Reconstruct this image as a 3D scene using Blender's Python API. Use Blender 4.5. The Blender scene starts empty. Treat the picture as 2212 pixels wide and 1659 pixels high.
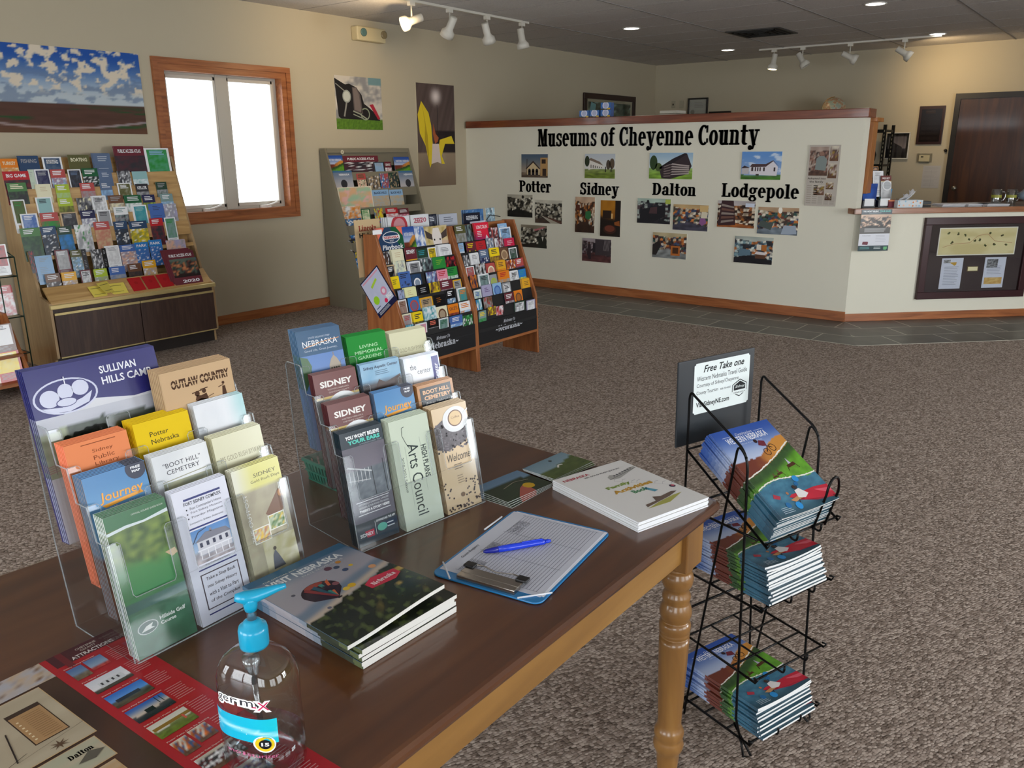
# Visitor-centre room with brochure displays.  Every length is in metres; camera stands at x=0, y=0.
import bpy, math, random
from mathutils import Vector, Matrix, noise
C = bpy.context.scene.collection
random.seed(7)
PI = math.pi
YA, XL, XB, ZC = 6.52, 7.52, 12.04, 2.75      # window wall, low wall, far wall, ceiling

# ------------------------------------------------------------------ colours
def lin(c): return c / 12.92 if c <= .04045 else ((c + .055) / 1.055) ** 2.4
def srgb(r, g, b): return (lin(r), lin(g), lin(b), 1)
def hx(s): return tuple(int(s[i:i + 2], 16) / 255 for i in (0, 2, 4))
PAL = {k: hx(v) for k, v in dict(
    bk='141418', dk='34343a', gy='9a9ca0', wh='e9ebee', cr='e6e2c4', tn='c2a884', br='6b4a38', or_='e07f22', rd='b8282f',
    mr='6a2c36', rs='b4504e', cm='c8244c', pk='e08fa4', cl='ef7d66', yl='f2d420', yo='e2a92c', ly='e8eab4', lm='a9bf3a',
    gn='2f8a3e', gm='4f7f4c', gd='1f5c3a', dg='2c4638', lg='a8c492', mt='c4d4c2', te='3a93a0', tl='8fb9bb', gt='7d9797',
    sk='8fb6dc', sb='2c7cc4', bl='4a6cb0', nb='2c4668', nv='26284f', sl='5c6e8c', ll='a8a4c4', pu='57406e', ol='5a5a36',
    sp='a88f84', pe='dcae94').items()}
PAL['or'] = PAL['or_']
def col(c):
    if isinstance(c, str): c = PAL[c] if c in PAL else hx(c)
    return c
def mixc(a, b, t): return tuple(a[i] + (b[i] - a[i]) * t for i in range(3))
def cl01(x): return 0 if x < 0 else 1 if x > 1 else x
def sm(a, b, x):
    t = cl01((x - a) / (b - a)); return t * t * (3 - 2 * t)
def nz(x, y, s=0): return .5 + .5 * noise.noise(Vector((x, y, s * 7.31)))
def fb(x, y, s=0): return .5 + .28 * (2 * nz(x, y, s) - 1) + .15 * (2 * nz(2.1 * x, 2.1 * y, s + 1) - 1) + .09 * (2 * nz(4.3 * x, 4.3 * y, s + 2) - 1)

# ------------------------------------------------------------------ materials
MATS = {}
def mat(name, rgb=None, rough=.6, metal=0, spec=.5, emit=None, es=0, coat=0):
    if name in MATS: return MATS[name]
    m = bpy.data.materials.new(name); m.use_nodes = True
    b = m.node_tree.nodes['Principled BSDF']
    if rgb is not None: b.inputs['Base Color'].default_value = srgb(*col(rgb))
    b.inputs['Roughness'].default_value = rough; b.inputs['Metallic'].default_value = metal
    b.inputs['Specular IOR Level'].default_value = spec
    b.inputs['Coat Weight'].default_value = coat; b.inputs['Coat Roughness'].default_value = .08
    if emit is not None:
        b.inputs['Emission Color'].default_value = srgb(*col(emit)); b.inputs['Emission Strength'].default_value = es
    MATS[name] = m; return m
def nodes(m): return m.node_tree.nodes, m.node_tree.links, m.node_tree.nodes['Principled BSDF']
def ramp(n, l, src, stops):
    r = n.new('ShaderNodeValToRGB'); e = r.color_ramp.elements
    while len(e) < len(stops): e.new(.5)
    for i, (p, c) in enumerate(stops): e[i].position = p; e[i].color = srgb(*col(c))
    l.new(src, r.inputs[0]); return r.outputs[0]
def coords(n, l, scale=(1, 1, 1), rot=(0, 0, 0), kind='Object'):
    t = n.new('ShaderNodeTexCoord'); mp = n.new('ShaderNodeMapping')
    mp.inputs['Scale'].default_value = scale; mp.inputs['Rotation'].default_value = rot
    l.new(t.outputs[kind], mp.inputs[0]); return mp.outputs[0]
def bump(n, l, b, src, s=.2, d=.01):
    u = n.new('ShaderNodeBump'); u.inputs['Strength'].default_value = s; u.inputs['Distance'].default_value = d
    l.new(src, u.inputs['Height']); l.new(u.outputs[0], b.inputs['Normal'])
def wood(name, c0, c1, c2, axis=0, rough=.35, scale=1.0, coat=0, grain=14):
    m = mat(name, c1, rough, coat=coat); n, l, b = nodes(m)
    sc = [grain * scale] * 3; sc[axis] = 1.1 * scale
    v = coords(n, l, sc)
    t = n.new('ShaderNodeTexNoise'); t.inputs['Scale'].default_value = 2.2; t.inputs['Detail'].default_value = 6
    t.inputs['Distortion'].default_value = .8; l.new(v, t.inputs[0])
    o = ramp(n, l, t.outputs[0], [(.3, c0), (.5, c1), (.68, c2)])
    l.new(o, b.inputs['Base Color']); bump(n, l, b, t.outputs[0], .06, .002)
    return m
def printmat(name, rough, spec=.5, coat=0):
    m = mat(name, None, rough, spec=spec, coat=coat); n, l, b = nodes(m)
    a = n.new('ShaderNodeAttribute'); a.attribute_name = 'Col'
    l.new(a.outputs['Color'], b.inputs['Base Color']); return m
GLOSS = printmat('glossy_print', .22, .36)
MATTE = printmat('matte_print', .7, .3)
def clear(name, tint=(.93, .955, .965), rough=.03, ior=1.45, edge=.04):
    m = bpy.data.materials.new(name); m.use_nodes = True; n = m.node_tree.nodes; l = m.node_tree.links
    n.clear(); o = n.new('ShaderNodeOutputMaterial'); mx = n.new('ShaderNodeMixShader')
    tr = n.new('ShaderNodeBsdfTransparent'); tr.inputs[0].default_value = (*tint, 1)
    g = n.new('ShaderNodeBsdfGlossy'); g.inputs['Roughness'].default_value = rough
    f = n.new('ShaderNodeLayerWeight'); f.inputs['Blend'].default_value = .5
    p5 = n.new('ShaderNodeMath'); p5.operation = 'POWER'; p5.inputs[1].default_value = 4.5; l.new(f.outputs['Facing'], p5.inputs[0])
    a = n.new('ShaderNodeMath'); a.operation = 'MULTIPLY_ADD'; a.inputs[1].default_value = .8; a.inputs[2].default_value = ((ior - 1) / (ior + 1)) ** 2 + edge * .3
    l.new(p5.outputs[0], a.inputs[0]); l.new(a.outputs[0], mx.inputs[0]); l.new(tr.outputs[0], mx.inputs[1]); l.new(g.outputs[0], mx.inputs[2])
    l.new(mx.outputs[0], o.inputs[0]); MATS[name] = m; return m
ACRYL = clear('clear_acrylic', (.955, .965, .97), .07)
GLASS = clear('window_glass', (.97, .98, .98), .01)

# ------------------------------------------------------------------ mesh builder
class MB:
    """vertices, faces, per-vertex colour; faces carry a material slot"""
    def __init__(s): s.v = []; s.f = []; s.c = []; s.m = []; s.cur = 0; s.smooth = []; s.sm = False
    def add(s, vs, fs, c=(1, 1, 1)):
        b = len(s.v); s.v += [tuple(p) for p in vs]; c = col(c)
        s.c += [c] * len(vs)
        for f in fs: s.f.append([b + i for i in f]); s.m.append(s.cur); s.smooth.append(s.sm)
        return b
    def box(s, x0, y0, z0, x1, y1, z1, c=(1, 1, 1)):
        s.add([(x0, y0, z0), (x1, y0, z0), (x1, y1, z0), (x0, y1, z0), (x0, y0, z1), (x1, y0, z1), (x1, y1, z1), (x0, y1, z1)],
              [(0, 3, 2, 1), (4, 5, 6, 7), (0, 1, 5, 4), (1, 2, 6, 5), (2, 3, 7, 6), (3, 0, 4, 7)], c); return s
    def prism(s, pts, a, b, axis, c=(1, 1, 1)):
        """pts: 2-D outline in the other two axes, extruded from a to b along axis"""
        def P(p, t):
            q = [p[0], p[1]]; q.insert(axis, t); return q
        n = len(pts); vs = [P(p, a) for p in pts] + [P(p, b) for p in pts]
        fs = [list(range(n)), list(range(2 * n - 1, n - 1, -1))] + [(i, (i + n), (i + 1) % n + n, (i + 1) % n) for i in range(n)]
        s.add(vs, fs, c); return s
    def lathe(s, prof, cx=0, cy=0, n=24, c=(1, 1, 1), sx=1, sy=1, cap=True):
        vs = []; fs = []
        for r, z in prof:
            for i in range(n):
                a = 2 * PI * i / n; vs.append((cx + r * sx * math.cos(a), cy + r * sy * math.sin(a), z))
        for k in range(len(prof) - 1):
            for i in range(n):
                j = (i + 1) % n; fs.append((k * n + i, k * n + j, (k + 1) * n + j, (k + 1) * n + i))
        if cap: fs.append(tuple(range(n - 1, -1, -1))); fs.append(tuple((len(prof) - 1) * n + i for i in range(n)))
        t = s.sm; s.sm = True; s.add(vs, fs, c); s.sm = t; return s
    def tube(s, pts, r, n=8, c=(1, 1, 1), closed=False):
        pts = [Vector(p) for p in pts]; vs = []; fs = []; m = len(pts); up = None
        for i, p in enumerate(pts):
            if closed: d = (pts[(i + 1) % m] - pts[i - 1]).normalized()
            else: d = (pts[min(i + 1, m - 1)] - pts[max(i - 1, 0)]).normalized()
            if up is None: up = d.orthogonal().normalized()
            up = (up - d * up.dot(d)); up = up.normalized() if up.length > 1e-6 else d.orthogonal().normalized()
            w = d.cross(up)
            for k in range(n):
                a = 2 * PI * k / n; vs.append(p + (up * math.cos(a) + w * math.sin(a)) * (r[i] if isinstance(r, list) else r))
        for i in range(m if closed else m - 1):
            j = (i + 1) % m
            for k in range(n): fs.append((i * n + k, i * n + (k + 1) % n, j * n + (k + 1) % n, j * n + k))
        if not closed: fs.append(tuple(range(n - 1, -1, -1))); fs.append(tuple((m - 1) * n + k for k in range(n)))
        t = s.sm; s.sm = True; s.add(vs, fs, c); s.sm = t; return s
    def warp(s, fn):
        s.v = [tuple(fn(Vector(p))) for p in s.v]; return s
    def mesh(s, name, mats):
        me = bpy.data.meshes.new(name); me.from_pydata(s.v, [], s.f)
        a = me.color_attributes.new('Col', 'FLOAT_COLOR', 'POINT')
        a.data.foreach_set('color', [x for c in s.c for x in srgb(*c)])
        if not isinstance(mats, (list, tuple)): mats = [mats]
        for m in mats: me.materials.append(m)
        me.polygons.foreach_set('material_index', s.m); me.polygons.foreach_set('use_smooth', s.smooth)
        me.update(); return me
def link(name, me, parent=None, M=None):
    o = bpy.data.objects.new(name, me); C.objects.link(o)
    if parent is not None: o.parent = parent
    if M is not None: o.matrix_world = M if parent is None else parent.matrix_world @ M; 
    if parent is not None and M is not None: o.matrix_basis = M
    return o
LABELS = {}
def tag(o, label, cat, group=None):
    o['label'] = label; o['category'] = cat
    if group: o['group'] = group
    LABELS.setdefault(label, []).append(o.name); return o
def empty(name, loc=(0, 0, 0), rz=0, M=None):
    o = bpy.data.objects.new(name, None); C.objects.link(o); o.empty_display_size = .05
    if M is not None: o.matrix_world = M
    else: o.location = loc; o.rotation_euler = (0, 0, rz)
    o.matrix_world = M if M is not None else Matrix.Translation(loc) @ Matrix.Rotation(rz, 4, 'Z')
    return o
def obj(name, mb, m, parent=None, M=None, bevel=0, seg=2):
    o = link(name, mb.mesh(name, m), parent, M)
    if bevel:
        md = o.modifiers.new('bevel', 'BEVEL'); md.width = bevel; md.segments = seg; md.limit_method = 'ANGLE'; md.angle_limit = math.radians(40)
    return o
def struct(name, mb, m, parent=None, **k):
    o = obj(name, mb, m, parent, **k)
    if parent is None: o['kind'] = 'structure'
    return o
def dup(root, M, label=None, cat=None, group=None, name=None):
    r = root.copy(); C.objects.link(r); r.matrix_world = M
    if label: tag(r, label, cat or root['category'], group or root.get('group'))
    for ch in list(root.children):
        c = ch.copy(); C.objects.link(c); c.parent = r; c.matrix_basis = ch.matrix_basis.copy(); c.matrix_parent_inverse = ch.matrix_parent_inverse.copy()
        for g in ch.children:
            d = g.copy(); C.objects.link(d); d.parent = c; d.matrix_basis = g.matrix_basis.copy()
    return r
def TR(x, y, z, rz=0, rx=0, ry=0):
    return Matrix.Translation((x, y, z)) @ Matrix.Rotation(rz, 4, 'Z') @ Matrix.Rotation(ry, 4, 'Y') @ Matrix.Rotation(rx, 4, 'X')

# ------------------------------------------------------------------ lettering
_T = {}
def glyphs(s, bold=0.0, res=3):
    k = (s, bold, res)
    if k in _T: return _T[k]
    cu = bpy.data.curves.new('t', 'FONT'); cu.body = s; cu.resolution_u = res; cu.offset = bold; cu.fill_mode = 'FRONT'
    ob = bpy.data.objects.new('t', cu); C.objects.link(ob)
    dg = bpy.context.evaluated_depsgraph_get(); me = ob.evaluated_get(dg).to_mesh()
    vs = [(v.co.x, v.co.y) for v in me.vertices]; fs = [tuple(p.vertices) for p in me.polygons]
    ob.evaluated_get(dg).to_mesh_clear(); bpy.data.objects.remove(ob); bpy.data.curves.remove(cu)
    x0 = min(p[0] for p in vs); x1 = max(p[0] for p in vs); y0 = min(p[1] for p in vs); y1 = max(p[1] for p in vs)
    vs = [((a - x0) / (x1 - x0), (b - y0) / (y1 - y0)) for a, b in vs]
    _T[k] = (vs, fs); return _T[k]
# slab-serif alphabet drawn from stems, slabs, rings and diagonals (unit cap height)
def _ring(cx, cy, rx, ry, a0=0, a1=360, tx=.17, ty=.1, n=18):
    vs = []; fs = []
    for i in range(n + 1):
        a = math.radians(a0 + (a1 - a0) * i / n); c, s = math.cos(a), math.sin(a)
        vs += [(cx + rx * c, cy + ry * s), (cx + (rx - tx) * c, cy + (ry - ty) * s)]
    for i in range(n): fs.append((2 * i, 2 * i + 2, 2 * i + 3, 2 * i + 1))
    return vs, fs
def _q(x0, y0, x1, y1): return [(x0, y0), (x1, y0), (x1, y1), (x0, y1)], [(0, 1, 2, 3)]
def _d(x0, y0, x1, y1, w): return [(x0, y0), (x0 + w, y0), (x1 + w, y1), (x1, y1)], [(0, 1, 2, 3)]
def _st(x, y0, y1, a=.05, b=.05, c=.05, e=.05, w=.17, h=.1):
    """stem with slabs: a,b = overhang left/right at foot, c,e = at head"""
    r = [_q(x, y0, x + w, y1)]
    if a or b: r.append(_q(x - a, y0, x + w + b, y0 + h))
    if c or e: r.append(_q(x - c, y1 - h, x + w + e, y1))
    return r
X = .74
SL = {
 'M': (.74, [_st(.05, 0, 1, .05, .05, .05, 0, w=.1)] + [[_d(.1, 1, .31, 0, .17)], [_d(.31, 0, .5, 1, .07)], _st(.5, 0, 1, .08, .05, 0, .05)]),
 'P': (.62, [_st(.07, 0, 1, .07, .07, .07, 0), [_ring(.3, .74, .29, .26, -90, 90), _q(.2, .9, .3, 1), _q(.2, .48, .3, .58)]]),
 'S': (.58, [[_ring(.28, .74, .25, .27, 20, 270, .16, .11), _ring(.28, .27, .26, .28, -160, 90, .17, .11), _q(.43, .62, .51, .98), _q(.02, .02, .1, .38)]]),
 'D': (.7, [_st(.07, 0, 1, .07, 0, .07, 0), [_ring(.3, .5, .36, .5, -90, 90, .18, .1), _q(.2, .9, .3, 1), _q(.2, 0, .3, .1)]]),
 'L': (.6, [_st(.07, 0, 1, .07, .05, .07, .08), [_q(.1, 0, .58, .1), _q(.46, 0, .58, .32)]]),
 'C': (.64, [[_ring(.34, .5, .31, .51, 50, 310, .18, .1), _q(.5, .62, .58, .98), _q(.52, .12, .6, .34)]]),
 'N': (.8, [_st(.07, 0, 1, .07, .07, .07, 0, w=.09), _st(.6, 0, 1, 0, 0, .07, .07, w=.09), [_d(.08, 1, .5, 0, .19)]]),
 'W': (.98, [[_d(.08, 1, .24, 0, .17), _d(.32, 0, .46, 1, .08), _d(.42, 1, .56, 0, .17), _d(.66, 0, .82, 1, .08), _q(0, .9, .36, 1), _q(.66, .9, .96, 1)]]),
 'T': (.66, [_st(.24, 0, 1, .08, .08, 0, 0), [_q(.02, .9, .64, 1), _q(.02, .7, .1, 1), _q(.56, .7, .64, 1)]]),
 'u': (.6, [_st(.08, .14, X, 0, 0, .08, 0), _st(.35, 0, X, 0, .06, .05, 0), [_ring(.26, .17, .18, .18, 180, 330, .16, .1)]]),
 's': (.44, [[_ring(.22, .55, .19, .2, 20, 270, .13, .09), _ring(.22, .2, .2, .21, -160, 90, .14, .09), _q(.34, .48, .41, .72), _q(.02, .02, .09, .26)]]),
 'e': (.5, [[_ring(.25, .37, .24, .38, 0, 315, .16, .09), _q(.1, .36, .49, .45)]]),
 'o': (.52, [[_ring(.26, .37, .25, .38, 0, 360, .16, .09, 26)]]),
 'm': (.88, [_st(.07, 0, X, .07, .04, .07, 0, w=.15), _st(.35, 0, .6, .04, .04, 0, 0, w=.15), _st(.63, 0, .6, .04, .07, 0, 0, w=.15), [_ring(.34, .56, .16, .18, 0, 140, .15, .1), _ring(.62, .56, .16, .18, 0, 140, .15, .1)]]),
 'n': (.6, [_st(.07, 0, X, .07, .05, .07, 0, w=.15), _st(.36, 0, .58, .05, .07, 0, 0, w=.15), [_ring(.34, .56, .17, .18, 0, 140, .15, .1)]]),
 'h': (.6, [_st(.07, 0, 1, .07, .05, .07, 0, w=.15), _st(.36, 0, .58, .05, .07, 0, 0, w=.15), [_ring(.34, .56, .17, .18, 0, 140, .15, .1)]]),
 'b': (.56, [_st(.07, 0, 1, 0, 0, .07, 0, w=.15), [_ring(.29, .37, .25, .38, -140, 140, .16, .09)]]),
 'k': (.62, [_st(.07, 0, 1, .07, .05, .07, 0, w=.15), [_d(.2, .32, .4, X, .1), _d(.3, .42, .42, 0, .15), _q(.32, .64, .58, X), _q(.34, 0, .62, .1)]]),
 'f': (.42, [_st(.09, 0, .8, .08, .1, 0, 0), [_ring(.28, .78, .19, .22, 30, 180, .17, .1), _q(.01, .62, .38, .72)]]),
 't': (.4, [_st(.09, .12, .96, 0, 0, 0, 0), [_ring(.27, .17, .18, .18, 180, 320, .17, .1), _q(0, .62, .38, .72)]]),
 'i': (.33, [_st(.08, 0, X, .08, .08, .08, 0), [_q(.07, .84, .26, 1.0)]]),
 'l': (.33, [_st(.08, 0, 1, .08, .08, .08, 0)]),
 'r': (.46, [_st(.07, 0, X, .07, .07, .07, 0), [_ring(.3, .57, .16, .18, 20, 150, .12, .1), _q(.34, .5, .46, .68)]]),
 'a': (.56, [_st(.33, 0, .5, 0, .08, 0, 0, w=.15), [_ring(.28, .5, .2, .25, 0, 170, .15, .09), _ring(.22, .2, .2, .21, 40, 330, .15, .09), _q(.06, .46, .2, .6)]]),
 'd': (.58, [_st(.34, 0, 1, 0, .08, .08, 0), [_ring(.25, .36, .23, .37, 40, 320, .16, .09)]]),
 'y': (.62, [[_d(.06, X, .25, -.02, .17), _d(.3, .02, .46, X, .07), _q(0, .64, .28, X), _q(.36, .64, .6, X), _d(.2, -.22, .3, .05, .1), _ring(.13, -.14, .11, .12, 0, 360, .1, .09)]]),
 'p': (.58, [_st(.07, -.28, X, .07, .07, .07, 0, w=.16), [_ring(.3, .37, .25, .38, -140, 140, .16, .09)]]),
 'g': (.56, [[_ring(.25, .5, .22, .24, 0, 360, .14, .08), _ring(.26, -.08, .25, .19, 0, 360, .14, .08), _q(.1, .08, .4, .2), _q(.4, .6, .55, .72)]]),
 'c': (.48, [[_ring(.26, .37, .24, .38, 45, 315, .16, .09), _ring(.38, .55, .09, .09, 0, 360, .09, .08)]]),
 '~': (.6, [[([(.03, .3), (.13, .47), (.22, .5), (.4, .36), (.5, .42), (.57, .52), (.55, .38), (.45, .26), (.36, .24), (.2, .36), (.1, .28), (.06, .22)], [tuple(range(12))])]]), ' ': (.26, [])}
def slab(s):
    vs = []; fs = []; x = 0
    for ch in s:
        w, parts = SL.get(ch, SL['o'])
        for grp in parts:
            for pv, pf in grp:
                for dx in (-.016, .016): b = len(vs); vs += [(x + a + dx, y) for a, y in pv]; fs += [tuple(b + i for i in f) for f in pf]
        x += w + (.04 if ch != ' ' else 0)
    x0 = min(p[0] for p in vs); x1 = max(p[0] for p in vs); y0 = min(p[1] for p in vs); y1 = max(p[1] for p in vs)
    return [((a - x0) / (x1 - x0), (b - y0) / (y1 - y0)) for a, b in vs], fs

# ------------------------------------------------------------------ flat artwork on an upright sheet: x width, z height, faces -y
class Art(MB):
    def __init__(s, w, h, t=.0012, side='e8e8e4', back='dddddd', body=True, seg=None):
        super().__init__(); s.w, s.h = w, h; s.L = 0; s.dl = .00022
        if body and seg:
            nx, ny = seg; g = lambda i, j, y: (-w / 2 + w * i / nx, y, h * j / ny)
            for y, fl in ((0, 0), (t, 1)):
                b = s.add([g(i, j, y) for j in range(ny + 1) for i in range(nx + 1)], [], side)
                for j in range(ny):
                    for i in range(nx):
                        q = [b + j * (nx + 1) + i, b + j * (nx + 1) + i + 1, b + (j + 1) * (nx + 1) + i + 1, b + (j + 1) * (nx + 1) + i]
                        s.f.append(q[::-1] if fl else q); s.m.append(0); s.smooth.append(False)
            for i in range(nx): s.add([g(i, 0, 0), g(i + 1, 0, 0), g(i + 1, 0, t), g(i, 0, t)], [(3, 2, 1, 0)], side); s.add([g(i, ny, 0), g(i + 1, ny, 0), g(i + 1, ny, t), g(i, ny, t)], [(0, 1, 2, 3)], side)
            for j in range(ny): s.add([g(0, j, 0), g(0, j + 1, 0), g(0, j + 1, t), g(0, j, t)], [(0, 1, 2, 3)], side); s.add([g(nx, j, 0), g(nx, j + 1, 0), g(nx, j + 1, t), g(nx, j, t)], [(3, 2, 1, 0)], side)
        elif body: s.box(-w / 2, 0, 0, w / 2, t, h, side)
    def P(s, x, y, L): return (s.w * (x - .5), -s.dl * L, s.h * y)
    def poly(s, pts, c, L=1): s.add([s.P(x, y, L) for x, y in pts], [list(range(len(pts)))], c); return s
    def rect(s, x0, y0, x1, y1, c, L=1): return s.poly([(x0, y0), (x1, y0), (x1, y1), (x0, y1)], c, L)
    def ell(s, cx, cy, rx, ry=None, c='wh', L=2, n=20, a0=0, a1=360):
        ry = rx * s.w / s.h if ry is None else ry
        return s.poly([(cl01(cx + rx * math.cos(math.radians(a0 + (a1 - a0) * i / n))), cl01(cy + ry * math.sin(math.radians(a0 + (a1 - a0) * i / n)))) for i in range(n)], c, L)
    def ring(s, cx, cy, rx, ry, t, c, L=2, n=28, a0=0, a1=360):
        vs = []; 
        for i in range(n + 1):
            a = math.radians(a0 + (a1 - a0) * i / n)
            vs += [s.P(cx + rx * math.cos(a), cy + ry * math.sin(a), L), s.P(cx + (rx - t) * math.cos(a), cy + (ry - t * s.w / s.h) * math.sin(a), L)]
        s.add(vs, [(2 * i, 2 * i + 2, 2 * i + 3, 2 * i + 1) for i in range(n)], c); return s
    def line(s, pts, wd, c, L=2):
        k = s.w / s.h
        for (x0, y0), (x1, y1) in zip(pts, pts[1:]):
            dx, dy = (x1 - x0) * s.w, (y1 - y0) * s.h; q = math.hypot(dx, dy) or 1; nx, ny = -dy / q * wd / 2, dx / q * wd / 2
            s.poly([(x0 + nx, y0 + ny * k), (x0 - nx, y0 - ny * k), (x1 - nx, y1 - ny * k), (x1 + nx, y1 + ny * k)], c, L)
        return s
    def grid(s, x0, y0, x1, y1, nx, ny, fn, L=1):
        vs = [s.P(x0 + (x1 - x0) * i / nx, y0 + (y1 - y0) * j / ny, L) for j in range(ny + 1) for i in range(nx + 1)]
        b = s.add(vs, [(j * (nx + 1) + i, j * (nx + 1) + i + 1, (j + 1) * (nx + 1) + i + 1, (j + 1) * (nx + 1) + i) for j in range(ny) for i in range(nx)])
        for j in range(ny + 1):
            for i in range(nx + 1): s.c[b + j * (nx + 1) + i] = tuple(cl01(q) for q in fn(i / nx, j / ny))
        return s
    def text(s, t, x0, y0, x1, y1, c='wh', L=3, bold=.0, shear=0, slabf=False, res=2, rot=0):
        vs, fs = slab(t) if slabf and all(q in SL for q in t) else glyphs(t, bold, res)
        pv = []
        for a, b in vs:
            if rot == 90: a, b = 1 - b, a        # reads downward or upward along the sheet
            if rot == -90: a, b = b, 1 - a
            pv.append(s.P(x0 + (x1 - x0) * a + shear * b * (y1 - y0), y0 + (y1 - y0) * b, L))
        s.add(pv, fs, c); return s
    def lines(s, x0, y0, x1, y1, n, c='gy', L=2, fill=.45, ragged=.25, seed=0):
        r = random.Random(seed); h = (y1 - y0) / n
        for i in range(n):
            e = x1 - r.random() * ragged * (x1 - x0); s.rect(x0, y1 - h * (i + fill), e, y1 - h * i, c, L)
        return s
    def cover(s, name, m=None): return s.mesh(name, m or GLOSS)
# picture functions -> rgb
def f_noise(a, b, sc=5, seed=0, c=None):
    a, b = col(a), col(b)
    def f(u, v):
        t = sm(.35, .65, fb(u * sc, v * sc, seed)); q = mixc(a, b, t)
        return mixc(q, col(c), sm(.62, .7, nz(u * sc * 2, v * sc * 2, seed + 9))) if c else q
    return f
def f_land(sky, low, grd, hz=.5, seed=0, cloud=None):
    sky, low, grd = col(sky), col(low), col(grd)
    def f(u, v):
        h = hz + .08 * (nz(u * 3, 0, seed) - .5)
        if v > h:
            q = mixc(low, sky, sm(h, 1, v))
            return mixc(q, col(cloud), .8 * sm(.52, .62, fb(u * 4, v * 6, seed))) if cloud else q
        k = .65 + .7 * nz(u * 6, v * 14, seed + 3); return tuple(x * k for x in mixc(grd, low, .25 * sm(0, h, v) ** 2))
    return f
def f_room(pal, seed=0, ceil='cfc6b4', floor='6a4a36', hz=.28):
    pal = [col(p) for p in pal]; ceil, floor = col(ceil), col(floor)
    def f(u, v):
        if v > .8 + .15 * abs(u - .5) + .04 * nz(u * 8, 0, seed): return tuple(x * (.8 + .3 * nz(u * 3, v * 3, seed)) for x in ceil)
        if v < hz * (1.1 - abs(u - .45)) : return tuple(x * (.6 + .6 * nz(u * 7, v * 9, seed + 4)) for x in floor)
        i, j = int(u * 13 + 2.2 * nz(v * 5, 1, seed)), int(v * 11 + 2 * nz(u * 6, 2, seed))
        r = random.Random(i * 131 + j * 17 + seed * 977); q = pal[int(r.random() * len(pal))]
        k = .55 + .8 * nz(u * 17, v * 15, seed + 8); return tuple(x * k for x in q)
    return f

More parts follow.
